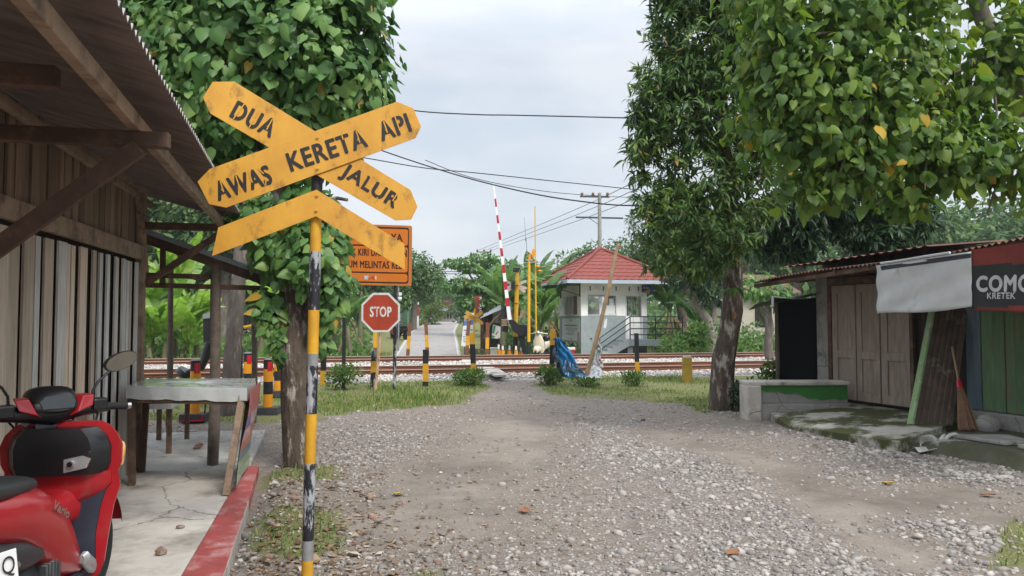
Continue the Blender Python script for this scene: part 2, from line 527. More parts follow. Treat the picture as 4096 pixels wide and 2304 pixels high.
# ground sheet
gx = np.concatenate([np.linspace(-420, -30, 14), np.linspace(-28, -9, 20), np.arange(-8.6, 12, .14), np.linspace(12.5, 32, 22), np.linspace(36, 460, 14)])
gy = np.concatenate([np.linspace(-40, 0, 10), np.arange(.5, 18.4, .14), np.linspace(18.6, 46, 60), np.linspace(46.8, 160, 110), np.linspace(180, 900, 14)])
X, Y = np.meshgrid(gx, gy, indexing='ij')
Z = np.interp(Y, GY, GZ)
near = np.clip((17.0 - Y) / 2, 0, 1) * np.clip((14 - np.abs(X - 2)) / 3, 0, 1)
Z = Z + near * (.016 * wnoise(X, Y, 1.3) + .012 * wnoise(X + 7, Y, 4.0) + .022 * (np.clip(density(X, Y), 0, 1.3) - .6))
Z = Z + .055 * np.exp(-np.maximum(X + .58, 0) / .35) * (Y < 10.5) * (X > -.6) * (Y > 0)
Z = np.where((X < -.6) & (Y < 10.8) & (X > -6), np.minimum(Z, -.015), Z)
nx_, ny_ = len(gx), len(gy)
idx = np.arange(nx_ * ny_).reshape(nx_, ny_)
F = np.stack([idx[:-1, :-1], idx[1:, :-1], idx[1:, 1:], idx[:-1, 1:]], -1).reshape(-1, 4)


def npmesh(name, V, Fc, mats, parent=None, org=None, mi=None, smooth=False):
    me = bpy.data.meshes.new(name)
    V = np.asarray(V, dtype=np.float32).copy()
    o0 = org if org is not None else (ORG.get(parent.name) if parent else None)
    if o0 is not None: V -= np.array(o0, dtype=np.float32)
    k = Fc.shape[1]
    me.vertices.add(len(V)); me.vertices.foreach_set('co', V.ravel())
    me.loops.add(Fc.size); me.loops.foreach_set('vertex_index', Fc.astype(np.int32).ravel())
    me.polygons.add(len(Fc)); me.polygons.foreach_set('loop_start', np.arange(0, Fc.size, k, dtype=np.int32))
    for m in (mats if isinstance(mats, (list, tuple)) else [mats]): me.materials.append(m)
    if mi is not None: me.polygons.foreach_set('material_index', np.asarray(mi, np.int32))
    if smooth: me.polygons.foreach_set('use_smooth', np.ones(len(Fc), bool))
    me.update(calc_edges=True)
    o = bpy.data.objects.new(name, me); COL.objects.link(o)
    if parent: o.parent = parent; ORG[o.name] = ORG.get(parent.name, Vector((0, 0, 0)))
    elif org is not None: o.location = org; ORG[o.name] = Vector(org)
    return o


def groundmat():
    m = bpy.data.materials.new('ground_soil'); m.use_nodes = True
    t = m.node_tree; b = t.nodes['Principled BSDF']; L = t.links.new
    b.inputs['Roughness'].default_value = .95; b.inputs['Specular IOR Level'].default_value = .2
    co = _n(t, 'ShaderNodeTexCoord'); C = co.outputs['Object']

    def noise(s, d=6, r=.6):
        n = _n(t, 'ShaderNodeTexNoise', Scale=s, Detail=d, Roughness=r); L(C, n.inputs['Vector']); return n.outputs[0]

    def ramp(i, a, bb, p0, p1):
        r = _n(t, 'ShaderNodeValToRGB'); e = r.color_ramp.elements
        e[0].position, e[1].position = p0, p1; e[0].color = (*a, 1); e[1].color = (*bb, 1); L(i, r.inputs[0]); return r.outputs[0]

    def mix(f, a, c):
        x = _n(t, 'ShaderNodeMix', data_type='RGBA'); L(f, x.inputs[0]); L(a, x.inputs[6]); L(c, x.inputs[7]); return x.outputs[2]
    dirt = mix(noise(.9, 8), ramp(noise(7, 8), (.175, .138, .11), (.285, .236, .192), .3, .7), ramp(noise(14, 8), (.13, .102, .083), (.225, .186, .152), .35, .7))
    vor = _n(t, 'ShaderNodeTexVoronoi', Scale=46); L(C, vor.inputs['Vector'])
    vcol = _n(t, 'ShaderNodeSeparateColor'); L(vor.outputs['Color'], vcol.inputs[0])
    grv = ramp(vcol.outputs[0], (.15, .135, .125), (.33, .305, .28), .1, .95)
    gatt = _n(t, 'ShaderNodeAttribute', attribute_name='gravel')
    gm = _n(t, 'ShaderNodeMath', operation='MULTIPLY'); L(gatt.outputs['Fac'], gm.inputs[0])
    L(ramp(noise(9, 5), (0, 0, 0), (1, 1, 1), .38, .62), gm.inputs[1])
    pale = mix(ramp(noise(.75, 6, .6), (0, 0, 0), (1, 1, 1), .44, .60), ramp(noise(4, 9, .7), (.20, .168, .14), (.295, .255, .217), .3, .7), ramp(noise(5, 9, .7), (.125, .104, .086), (.20, .17, .143), .3, .7))
    inv = _n(t, 'ShaderNodeMapRange'); inv.inputs['From Min'].default_value = .42; inv.inputs['From Max'].default_value = .05; L(gatt.outputs['Fac'], inv.inputs[0])
    dirt = mix(inv.outputs[0], dirt, pale)
    col = mix(gm.outputs[0], dirt, grv)
    grs = mix(noise(2.2, 7), ramp(noise(22, 6), (.09, .115, .032), (.15, .165, .055), .3, .7), ramp(noise(30, 6), (.23, .19, .11), (.14, .15, .055), .3, .7))
    ga = _n(t, 'ShaderNodeAttribute', attribute_name='grass')
    col = mix(ga.outputs['Fac'], col, grs)
    L(col, b.inputs['Base Color'])
    bp = _n(t, 'ShaderNodeBump', Strength=.7, Distance=.03)
    bm = _n(t, 'ShaderNodeMath', operation='MULTIPLY_ADD'); L(vor.outputs['Distance'], bm.inputs[0]); L(gatt.outputs['Fac'], bm.inputs[1]); L(noise(30, 8, .7), bm.inputs[2])
    L(bm.outputs[0], bp.inputs['Height']); L(bp.outputs[0], b.inputs['Normal'])
    return m


GROUND = groundmat()
g = npmesh('ground', np.stack([X.ravel(), Y.ravel(), Z.ravel()], 1), F, GROUND, smooth=True)
kind(g, 'structure', 'grey brown gravelly ground of the yard and verge')
fx, fy = X.ravel(), Y.ravel()
gr = (grassmask(fx, fy) | patchmask(fx, fy)).astype(float)
gr = np.where(fy > 26.4, 1.0, gr)
gr = np.where((np.abs(fx - 2) > 16) & (fy > 3), 1.0, gr)
gr = np.where((fx > 8.5) & (fy > 2), 1.0, gr)
a = g.data.attributes.new('grass', 'FLOAT', 'POINT'); a.data.foreach_set('value', gr.astype(np.float32))
a = g.data.attributes.new('gravel', 'FLOAT', 'POINT'); a.data.foreach_set('value', (np.clip(density(fx, fy), 0, 1) * (fy < 18)).astype(np.float32))

# ------------------------------------------------------------------ far road, ballast bed
ROADM = mat('worn_asphalt', (.29, .272, .258), (.225, .21, .20), .92, 3, .15, dirt=(.31, .29, .275), dscale=.8, dpos=(.5, .7))
rp_ = [(1700, 28.2, 1.5), (1706, 31, 1.5), (1722, 40, 1.52), (1733, 52, 1.55), (1752, 60, 1.55), (1768, 68, 1.55), (1795, 95, 1.6), (1815, 140, 1.7), (1840, 230, 2)]
RV, RF = [], []
_f = []
for (x0_, d0_, w0_), (x1_, d1_, w1_) in zip(rp_[:-1], rp_[1:]):
    for k in range(6): _f.append((x0_ + (x1_ - x0_) * k / 6, d0_ + (d1_ - d0_) * k / 6, w0_ + (w1_ - w0_) * k / 6))
rp_ = _f + [rp_[-1]]
rc = [B(x, d) for x, d, _ in rp_]
for i, (p, q) in enumerate(zip(rc, rp_)):
    t_ = (rc[min(i + 1, len(rc) - 1)] - rc[max(i - 1, 0)]); t_.z = 0; t_.normalize(); sd_ = Vector((t_.y, -t_.x, 0))
    for k in range(5):
        v = p + sd_ * (q[2] * (k / 2 - 1)); v.z = gz(v.y) + .05; RV.append(v)
ROADC = [(p.x, p.y) for p in rc]
for i in range(len(rc) - 1):
    for k in range(4): RF.append((i * 5 + k, i * 5 + k + 1, i * 5 + k + 6, i * 5 + k + 5))
m_ = MB(); m_.add(RV, RF)
o = m_.build('road', ROADM); kind(o, 'structure', 'worn grey village road curving away beyond the tracks')
m_ = MB()
for sgn in (0, 4):
    ln = [RV[i * 5 + sgn] for i in range(3, 34)]
    ins = .12 if sgn == 0 else -.12
    for p, q in zip(ln[:-1], ln[1:]):
        t_ = (q - p).normalized(); s_ = Vector((t_.y, -t_.x, 0)) * ins
        u_ = Vector((t_.y, -t_.x, 0)) * .045
        m_.add([p + s_ - u_ + UP * .005, p + s_ + u_ + UP * .005, q + s_ + u_ + UP * .005, q + s_ - u_ + UP * .005], [(0, 1, 2, 3)])
o = m_.build('road_edge_line', mat('worn_line_paint', (.5, .49, .46), (.3, .29, .27), .8, 9)); kind(o, 'structure', 'worn white lines along the edges of the village road')

BY0, BY1, TR1, TR2 = 18.25, 26.0, 19.0, 23.4
GAUGE = 1.067
m_ = MB()
prof = [(17.0, .0), (17.5, .065), (18.3, .085), (18.75, .085), (19.1, .085), (20.0, .095), (20.35, .13), (21.5, .165), (22.9, .165), (23.3, .155), (24.4, .17), (25.4, .18), (26.3, .05)]
m_.grid(lambda u, v: (-70 + 140 * u, np.interp(v * (len(prof) - 1), range(len(prof)), [p[0] for p in prof]), np.interp(v * (len(prof) - 1), range(len(prof)), [p[1] for p in prof])), 60, len(prof) - 1)
o = m_.build('ballast_bed', mat('ballast_base', (.36, .34, .315), (.23, .21, .195), .95, 26, .6, bdist=.05)); kind(o, 'structure', 'grey crushed stone bed under the two tracks')

RAILZ = [(TR1, .224), (TR1 + GAUGE, .262), (TR2, .270), (TR2 + GAUGE, .300)]
rprof = [(-.055, -.15), (.055, -.15), (.055, -.137), (.012, -.118), (.010, -.04), (.033, -.03), (.035, -.004), (.03, 0), (-.03, 0), (-.035, -.004), (-.033, -.03), (-.010, -.04), (-.012, -.118), (-.055, -.137)]
for ti, (nm, a_, b_) in enumerate((('nearer rusty railway track running across the crossing', 0, 1), ('farther rusty railway track in front of the guard hut', 2, 3))):
    root = thing('railway_track', nm, 'railway track', (0, RAILZ[a_][0] + GAUGE / 2, RAILZ[a_][1] - .15), group='parallel railway tracks')
    for j in (a_, b_):
        yy, zz = RAILZ[j]
        mb = MB()
        mb.loft([[(x, yy + p[0], zz + p[1]) for p in rprof] for x in (-65, -20, 0, 20, 65)])
        mb.m = [1 if (i % 14) in (6, 7, 8) and i < 56 else 0 for i in range(len(mb.f))]
        mb.build('rail', [RAILR, RAILT], root)
    mb = MB()
    for i in range(-46, 47):
        mb.box((i * .62, RAILZ[a_][0] + GAUGE / 2, RAILZ[a_][1] - .19), (.24, 1.95, .08))
    mb.build('sleeper_row', CONC, root)

# ------------------------------------------------------------------ loose stones
_ph = (1 + 5 ** .5) / 2
ICO = np.array([(-1, _ph, 0), (1, _ph, 0), (-1, -_ph, 0), (1, -_ph, 0), (0, -1, _ph), (0, 1, _ph), (0, -1, -_ph), (0, 1, -_ph), (_ph, 0, -1), (_ph, 0, 1), (-_ph, 0, -1), (-_ph, 0, 1)]) / 1.9
ICF = np.array([(0, 11, 5), (0, 5, 1), (0, 1, 7), (0, 7, 10), (0, 10, 11), (1, 5, 9), (5, 11, 4), (11, 10, 2), (10, 7, 6), (7, 1, 8), (3, 9, 4), (3, 4, 2), (3, 2, 6), (3, 6, 8), (3, 8, 9), (4, 9, 5), (2, 4, 11), (6, 2, 10), (8, 6, 7), (9, 8, 1)])


def stones(name, pos, size, flat, m, label, jit=.25, asp=(.65, 1.35)):
    n = len(pos)
    T = ICO[None] * (1 + rng.uniform(-jit, jit, (n, 12, 1)))
    T = T * np.stack([rng.uniform(*asp, n), rng.uniform(*asp, n), np.full(n, 1.0) * flat], 1)[:, None, :]
    a = rng.uniform(0, 6.28, n); tl = rng.normal(0, .3, n)
    c, s, ct, st = np.cos(a), np.sin(a), np.cos(tl), np.sin(tl)
    x, y, z = T[..., 0], T[..., 1], T[..., 2]
    y, z = y * ct[:, None] - z * st[:, None], y * st[:, None] + z * ct[:, None]
    x, y = x * c[:, None] - y * s[:, None], x * s[:, None] + y * c[:, None]
    V = np.stack([x, y, z], -1) * (size / 2)[:, None, None] + pos[:, None, :]
    Fc = (ICF[None] + (np.arange(n) * 12)[:, None, None]).reshape(-1, 3)
    o = npmesh(name, V.reshape(-1, 3), Fc, m)
    return kind(o, 'stuff', label)


def gheight(x, y):
    n_ = np.clip((17.0 - y) / 2, 0, 1) * np.clip((14 - np.abs(x - 2)) / 3, 0, 1)
    return np.interp(y, GY, GZ) + .055 * np.exp(-np.maximum(x + .58, 0) / .35) * (y < 10.5) * (x > -.6) + n_ * (.016 * wnoise(x, y, 1.3) + .012 * wnoise(x + 7, y, 4.0) + .022 * (np.clip(density(x, y), 0, 1.3) - .6))


TERR1 = [Cw(3.66, 10.2, 0), Cw(4.36, 8.35, 0), Cw(5.5, 9.3, 0), Cw(6.0, 9.6, 0), Cw(5.15, 12, 0), Cw(3.4, 11.5, 0), Cw(3.4, 11.0, 0)]
TERR2 = [Cw(4.85, 8.4, 0), Cw(5.25, 7.3, 0), Cw(5.6, 6.2, 0), Cw(8, 6.2, 0), Cw(7, 9.6, 0), Cw(5.6, 9.4, 0)]


def scatter(n, d0, d1, pw):
    d = d0 * (d1 / d0) ** rng.random(n) if pw == 0 else (d0 ** pw + (d1 ** pw - d0 ** pw) * rng.random(n)) ** (1 / pw)
    r = d * rng.uniform(-.66, .74, n)
    x, y = RIGHT.x * r + FWD.x * d, RIGHT.y * r + FWD.y * d
    ok = ~((x < -.62) & (y < 10.7)) & ~inpoly(x, y, TERR1) & ~inpoly(x, y, TERR2) & (y < 17.9)
    return x[ok], y[ok], d[ok]


x, y, d = scatter(150000, 3.3, 17.8, 1.0)
g_ = grassmask(x, y); dn = density(x, y)
keep = (rng.random(len(x)) < np.clip(dn, .02, 1.3) / 1.3 * np.where(g_, .06, 1)) & ~(patchmask(x, y) & (rng.random(len(x)) < .7))
x, y, d, dn = x[keep], y[keep], d[keep], dn[keep]
size = np.exp(rng.normal(math.log(.0175), .48, len(x))) * (.85 + .35 * np.clip(dn, 0, 1.3))
big = rng.random(len(x)) < .02; size[big] *= 1.9
rr, dd = frameco(x, y); size *= np.where((rr > .42 * dd), 1.35, 1.0)
stones('gravel', np.stack([x, y, gheight(x, y) + size * .04], 1), np.clip(size, .009, .085), .66, STONEM, 'loose grey brown gravel and pebbles of the yard', .34, (.55, 1.45))

n = 30000
x = rng.uniform(-14, 15, n); y = rng.uniform(17.1, 23.2, n)
zb = np.interp(y, [p[0] for p in prof], [p[1] for p in prof]); size = np.clip(np.exp(rng.normal(math.log(.055), .3, n)), .03, .1)
okp = (y > 17.45 + .25 * wnoise(x, y, 2.0)) & ~((y > 18.9) & (y < 20.12) & (rng.random(n) < .8)) & ~((np.abs(x - (2.0 - .12 * (y - 19))) < .75) & (rng.random(n) < .6))
mound = .03 * np.clip(wnoise(x, y, 1.6), 0, 1) * ((y > 20.4) | (y < 18.6))
stones('track_ballast', np.stack([x, y, zb + .012 + mound], 1)[okp], size[okp], .75, BALM, 'pale grey crushed stone ballast between the rails')

x, y, d = scatter(11000, 3.3, 8.2, 1.0); rr, dd = frameco(x, y)
kp = (rr < -.05 * dd + .1) & (rng.random(len(x)) < np.clip(.9 - (rr + .35 * dd) * .55, .04, .9) * np.clip(1.3 - abs(d - 4.5) / 4, .1, 1))
x, y, d = x[kp], y[kp], d[kp]
size = np.clip(np.exp(rng.normal(math.log(.034), .5, len(x))), .015, .12)
stones('brick_rubble', np.stack([x, y, gheight(x, y) + size * .16], 1)[::6], size[::6], .55, BRICKM, 'broken red brick bits and earth clods by the sign pole', .38, (.5, 1.5))

n = 20000
d = rng.uniform(3.3, 9.5, n); r = d * rng.uniform(-.5, .1, n)
x, y = RIGHT.x * r + FWD.x * d, RIGHT.y * r + FWD.y * d
kp = (x > -.5) & (rng.random(n) < np.clip(.85 - (r + .42 * d) * .42, .05, .9)); x, y = x[kp], y[kp]; n = len(x)
sz_ = np.exp(rng.normal(math.log(.032), .4, n)); a_ = rng.uniform(0, 6.28, n); tl = rng.normal(0, .35, (n, 4)); as_ = rng.uniform(.35, .8, n)
qv = []
for i, (u_, v_) in enumerate(((-1, 0), (0, -1), (1, 0), (0, 1))):
    px_, py_ = u_ * sz_ / 2, v_ * sz_ * as_ / 2
    qv.append(np.stack([x + px_ * np.cos(a_) - py_ * np.sin(a_), y + px_ * np.sin(a_) + py_ * np.cos(a_), gheight(x, y) + .006 + np.abs(tl[:, i]) * sz_ * .5], 1))
LITTER = leafmat('dry_litter', [(0, (.10, .06, .035)), (.4, (.19, .125, .075)), (.75, (.30, .22, .14)), (.93, (.42, .36, .27)), (1, (.55, .53, .48))], .85, .1, .2)
o = npmesh('leaf_litter', np.stack(qv, 1).reshape(-1, 3), np.arange(n * 4).reshape(n, 4), LITTER); kind(o, 'stuff', 'dry leaf litter and chips strewn around the sign pole and tree')

# ------------------------------------------------------------------ grass and ground plants
GRASSM = leafmat('grass_blade', [(0, (.07, .13, .025)), (.4, (.125, .20, .04)), (.70, (.19, .24, .06)), (.85, (.36, .31, .15)), (1, (.25, .26, .09))], .6, .25, .3)


def blades(name, x, y, z, h, wd, m, label, lean=.5):
    n = len(x); a = rng.uniform(0, 6.28, n); l = rng.normal(0, lean, n) * h
    b_ = rng.uniform(0, 6.28, n); sx, sy = np.cos(a) * wd / 2, np.sin(a) * wd / 2
    p0 = np.stack([x - sx, y - sy, z], 1); p1 = np.stack([x + sx, y + sy, z], 1)
    mx_, my_ = np.cos(b_) * l, np.sin(b_) * l
    p2 = np.stack([x + mx_ * .4 + sx * .8, y + my_ * .4 + sy * .8, z + h * .6], 1); p3 = np.stack([x + mx_ * .4 - sx * .8, y + my_ * .4 - sy * .8, z + h * .6], 1)
    p4 = np.stack([x + mx_, y + my_, z + h * rng.uniform(.75, 1.0, n)], 1)
    V = np.stack([p0, p1, p2, p3, p4], 1).reshape(-1, 3)
    F3 = np.array([(0, 1, 2), (0, 2, 3), (3, 2, 4)])
    Fc = (F3[None] + (np.arange(n) * 5)[:, None, None]).reshape(-1, 3)
    return kind(npmesh(name, V, Fc, m), 'stuff', label)


n = 170000
x = rng.uniform(-9, 8.5, n); y = rng.uniform(9.5, 18.3, n)
g_ = grassmask(x, y) & ~((x < -.6) & (y < 10.6)) & ~inpoly(x, y, TERR1)
dist = np.abs(wnoise(x, y, 1.7))
kp = g_ & (rng.random(n) < np.clip(.24 + .95 * wnoise(x + 3, y, 1.4) + .3 * wnoise(x, y + 5, 4.0), .03, .85))
x, y = x[kp], y[kp]
tall = np.clip(.5 + .7 * wnoise(x + 20, y, .9), .2, 1.3)
rr, dd = frameco(x, y); tall = tall * np.where((dd > 13.5) & (rr < .2) & (rr > -2.5), 1.35, .8)
h = .035 + .15 * tall * rng.random(len(x)) ** 1.5
blades('grass', x, y, gheight(x, y) - .01, h, .010 + .008 * rng.random(len(x)), GRASSM, 'short patchy green and straw coloured grass on the verge')

n = 16000
d = rng.uniform(3.3, 8, n); r = d * rng.uniform(-.5, .72, n)
x, y = RIGHT.x * r + FWD.x * d, RIGHT.y * r + FWD.y * d
kp = patchmask(x, y) & (rng.random(n) < .8); x, y = x[kp], y[kp]
blades('grass_tufts', x, y, gheight(x, y) - .01, .02 + .07 * rng.random(len(x)), .006 + .005 * rng.random(len(x)), GRASSM, 'small green grass tufts at the foot of the sign and tree', .8)

n = 26000
x = rng.uniform(-16, 20, n); y = rng.uniform(26.4, 36, n)
kp = (pdist(x, y, ROADC) > 1.7) & (rng.random(n) < .75) & ~((x > 9) & (x < 15.5)); x, y = x[kp], y[kp]
blades('far_grass', x, y, np.interp(y, GY, GZ) - .01, .08 + .22 * rng.random(len(x)), .03 + .02 * rng.random(len(x)), GRASSM, 'rough green grass beyond the railway tracks')
# ------------------------------------------------------------------ left: paved floor, plank stall, table, shelter
mb = MB()
mb.prism([(-5.5, -1, -.10), (-.845, -1, -.10), (-.845, 4.4, -.10), (-.865, 6.6, -.10), (-.90, 7.62, -.10), (-5.5, 7.62, -.10)], (0, 0, .18))
o = mb.build('floor_slab', CONCL, bevel=.008); kind(o, 'structure', 'pale concrete floor in front of the plank stall')
mb = MB()
mb.prism([(-.84, -1, -.10), (-.56, -1, -.10), (-.61, 4.36, -.10), (-.68, 6.2, -.10), (-.75, 7.64, -.10), (-.897, 7.64, -.10), (-.862, 6.6, -.10), (-.84, 4.4, -.10)], (0, 0, .185))
mb.m[2:8] = [1, 1, 1, 0, 0, 0][:6]
o = mb.build('red_floor_edge', [REDFLOOR, CONCL], bevel=.008); kind(o, 'structure', 'worn red painted concrete edge of the floor')
mb = MB()
mb.prism([(-5.5, 7.66, -.12), (-.86, 7.66, -.12), (-.95, 10.5, -.12), (-5.5, 10.6, -.12)], (0, 0, .145))
o = mb.build('rear_floor_slab', CONC, bevel=.01); kind(o, 'structure', 'grey concrete floor behind the table')

WX, WY1 = -1.88, 7.8
st = thing('plank_stall', 'dark plank stall with a corrugated overhanging roof beside the red scooter', 'stall', (WX, 6, 0))
mb = MB(); mi = 0
random.seed(3)
y = -0.5
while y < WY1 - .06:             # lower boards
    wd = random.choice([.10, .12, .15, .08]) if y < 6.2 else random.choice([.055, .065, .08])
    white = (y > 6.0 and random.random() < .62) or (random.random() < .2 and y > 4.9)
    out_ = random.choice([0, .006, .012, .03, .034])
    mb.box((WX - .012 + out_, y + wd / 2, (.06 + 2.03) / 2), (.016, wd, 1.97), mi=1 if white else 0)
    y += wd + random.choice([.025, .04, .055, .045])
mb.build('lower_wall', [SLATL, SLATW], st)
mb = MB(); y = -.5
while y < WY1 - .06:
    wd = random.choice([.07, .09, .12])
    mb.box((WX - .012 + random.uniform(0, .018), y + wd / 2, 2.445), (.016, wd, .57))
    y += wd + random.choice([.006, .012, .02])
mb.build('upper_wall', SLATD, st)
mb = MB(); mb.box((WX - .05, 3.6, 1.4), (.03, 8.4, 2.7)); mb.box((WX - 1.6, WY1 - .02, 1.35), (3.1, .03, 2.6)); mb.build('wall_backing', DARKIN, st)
mb = MB()
mb.bar((WX + .03, -.5, 2.13), (WX + .03, WY1, 2.13), .05, .13); mb.bar((WX + .032, -.5, 2.735), (WX + .032, WY1, 2.735), .045, .055)
mb.build('wall_beam', TIMBERL, st, bevel=.006)
mb = MB(); mb.bar((WX, WY1, .03), (WX, WY1, 2.76), .085, .085, up=(1, 0, 0)); mb.build('corner_post', TIMBERL, st, bevel=.006)
mb = MB(); mb.bar((WX + .05, WY1 - .02, 1.95), (WX + .03, WY1 - .28, 2.72), .02, .06, up=(1, 0, 0)); mb.build('wall_batten', TIMBERL, st)
# roof: eave runs (-1.0,8.3,2.54) -> (-.60,0,2.56); rises 0.21 m over 0.88 m towards the wall and beyond


def eave(t): return Vector((-.60 - .40 * t, 0 + 8.35 * t, 2.555 - .015 * t))


SLOPE = Vector((-1, 0, .26))


def roofpt(u, v, dz=0.0):        # u along the eave (0 near .. 1 far), v from the eave up the slope (m)
    k = u * 8.35 / .066
    return eave(u) + SLOPE * v + UP * (.017 * math.cos(2 * math.pi * k) + dz)


mb = MB()
NU = 660
for dz, mi in ((0, 0), (.006, 1)):
    mb.grid(lambda u, v: roofpt(u, v * 3.2, dz), NU, 4, mi)
rf = mb.build('roof', [ROOFIN, ROOFMETAL], st, smooth=60)
mb = MB()
for p0, p1, a_ in (((-.70 - .10, 0, 2.452), (-1.17, 8.25, 2.44), .075), ((-1.62, 0, 2.665), (-1.9, 8.25, 2.665), .06)):
    mb.bar(p0, p1, .05, a_)
mb.build('purlin', TIMBERL, st, bevel=.005)
for yb, xe in ((3.9, -.82), (7.78, -1.10)):
    mb = MB(); mb.bar((-2.6, yb, 2.365 if yb < 5 else 2.40), (xe, yb, 2.37 if yb < 5 else 2.40), .06, .075 if yb < 5 else .07); mb.build('bracket_beam', TIMBER, st, bevel=.005)
    mb = MB()
    if yb < 5: mb.bar((-1.86, yb - .03, 1.56), (-.95, yb - .03, 2.325), .04, .085)
    else: mb.bar((-1.84, yb + .05, 1.84), (-1.15, yb + .05, 2.36), .04, .065)
    br = mb.build('brace', TIMBER, st, bevel=.004)
mb = MB(); mb.bar((-2.6, 3.2, 2.44), (-1.08, 3.2, 2.44), .06, .085); mb.build('tie_beam', TIMBER, st, bevel=.005)
mb = MB(); mb.bar((-1.86, 3.14, 2.02), (-1.55, 3.14, 2.40), .04, .07); mb.build('short_brace', TIMBER, st, bevel=.004)
mb = MB(); mb.bar((-1.75, 5.85, .08), (-1.765, 5.85, .92), .07, .05, up=(0, 1, 0)); mb.build('door_stop_plank', TIMBERL, st, bevel=.004)

# selling table under a plastic cloth
FL, FR, BR, BL = Vector((-1.74, 6.87, .935)), Vector((-.735, 6.43, .935)), Vector((-.78, 7.5, .935)), Vector((-1.80, 7.68, .935))
tb = thing('selling_table', 'rough wooden selling table under a clear plastic cloth', 'table', (-1.25, 7.1, .08))
def inset(p, k, c=(FL + FR + BR + BL) / 4): return p + (c - p) * k
mb = MB(); mb.prism([inset(p, .03) - UP * .05 for p in (FL, FR, BR, BL)], (0, 0, .045)); mb.build('tabletop', TIMBERL, tb)
mb = MB()
mb.bar(inset(FL, .06) - UP * .10, inset(FR, .06) - UP * .10, .04, .075); mb.bar(inset(BL, .06) - UP * .10, inset(BR, .06) - UP * .10, .04, .075)
mb.bar(inset(FR, .07) - UP * .10, inset(BR, .07) - UP * .10, .03, .07)
mb.build('apron', TIMBER, tb)
for p, q in ((FL, Vector((-1.72, 7.0, .08))), (FR, Vector((-.88, 6.42, .085))), (BR, Vector((-.90, 7.45, .085))), (BL, Vector((-1.78, 7.58, .08)))):
    mb = MB(); mb.bar(q, inset(p, .07) - UP * .055, .055, .05, up=(0, 1, 0)); mb.build('leg', TIMBERL if p is FR else TIMBER, tb, bevel=.004)
cl = MB()
edge = []
for a_, b_ in ((FL, FR), (FR, BR), (BR, BL), (BL, FL)):
    for i in range(24): edge.append(a_.lerp(b_, i / 24))
cc = (FL + FR + BR + BL) / 4
rings = []
for k, (ins, dz) in enumerate(((.96, .004), (.55, .006), (.12, .005), (.0, .002), (-.008, -.02), (-.010, -.07), (-.011, -.10))):
    rings.append([inset(p, ins) + UP * (dz + (.0025 * math.sin(i * 1.7 + k) + .002 * math.sin(i * .6)) * (1 if k > 3 else .6) + (-.012 * abs(math.sin(i * .40)) if k == 6 else 0)) +
                  (p - cc).normalized() * (.004 * math.sin(i * 1.3) if k > 4 else 0) for i, p in enumerate(edge)])
cl.loft(rings, cap=False); cl.prism(rings[0], (0, 0, .0005))
o = cl.build('tablecloth', PLAST, loc=cc, smooth=50); tag(o, 'wrinkled clear grey plastic cloth draped over the selling table', 'tablecloth')
mb = MB()
p0, p1 = FR + Vector((.03, .0, -.03)), BR + Vector((.04, .02, -.03))
cols = [(.42, .13, .12), (.42, .14, .13), (.16, .13, .27), (.45, .30, .30), (.44, .16, .10), (.19, .19, .22), (.30, .40, .26), (.38, .46, .34)]
bm_ = [mat('banner_print', c, tuple(a * .85 for a in c), .6, 5) for c in cols]
zs = [0, .12, .20, .31, .40, .47, .56, .66, .75]
for i in range(8):
    for a_, b_ in ((0, .5), (.5, 1)):
        q = lambda s, z: p0.lerp(p1, s) - UP * z + Vector((-.10 * z / .75 + .01 * math.sin(7 * s + 9 * z), 0, 0)) - UP * (.05 * s if z > 0 else 0)
        mb.add([q(a_, zs[i]), q(b_, zs[i]), q(b_, zs[i + 1]), q(a_, zs[i + 1])], [(0, 1, 2, 3)], (i + (1 if a_ and i in (2, 3) else 0)) % 8)
o = mb.build('side_banner', bm_, loc=p0.lerp(p1, .5) - UP * .75)
sol = o.modifiers.new('thick', 'SOLIDIFY'); sol.thickness = .003
tag(o, 'faded red, purple and green printed banner hung on the right side of the selling table', 'banner')

# shelter behind: sloping sheet on posts
sh = thing('lean_to_shelter', 'open lean-to shelter with a grey sloping sheet roof behind the selling table', 'shelter', (-1.2, 9.5, 0))
mb = MB()
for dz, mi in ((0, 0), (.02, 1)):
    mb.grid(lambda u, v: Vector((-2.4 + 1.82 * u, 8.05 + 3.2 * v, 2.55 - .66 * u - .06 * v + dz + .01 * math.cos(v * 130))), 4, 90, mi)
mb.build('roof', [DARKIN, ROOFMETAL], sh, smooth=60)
mb = MB(); mb.bar((-2.4, 8.04, 2.555), (-.58, 8.04, 1.905), .02, .05); mb.build('roof_edge_trim', mat('blue_grey_trim', (.27, .32, .35), None, .5), sh)
for p, q, r_ in (((-1.24, 8.1, .03), (-1.235, 8.1, 2.05), .052), ((-1.18, 11.2, .02), (-1.19, 11.2, 1.95), .04), ((-2.3, 11.2, .02), (-2.3, 11.2, 2.2), .04)):
    mb = MB(); mb.tube([Vector(p).lerp(Vector(q), t) + Vector((.008 * math.sin(5 * t), 0, 0)) for t in np.linspace(0, 1, 8)], [r_ * k for k in np.linspace(1.08, .92, 8)], 10, jit=.12)
    mb.build('post', STICK, sh, smooth=60)
for z, x1 in ((1.95, -1.2), (1.85, -.78)):
    mb = MB(); mb.bar((-2.4, 8.12, z), (x1, 8.12, z - (.02 if x1 < -1 else .03)), .04, .05); mb.build('cross_beam', TIMBER, sh)
mb = MB(); mb.bar((-1.75, 8.12, 1.84), (-1.75, 8.12, 2.28), .04, .05, up=(1, 0, 0)); mb.build('king_post', TIMBER, sh)
mb = MB(); mb.bar((-2.38, 8.10, 2.47), (-.66, 8.10, 1.86), .04, .09); mb.build('rafter', TIMBER, sh)

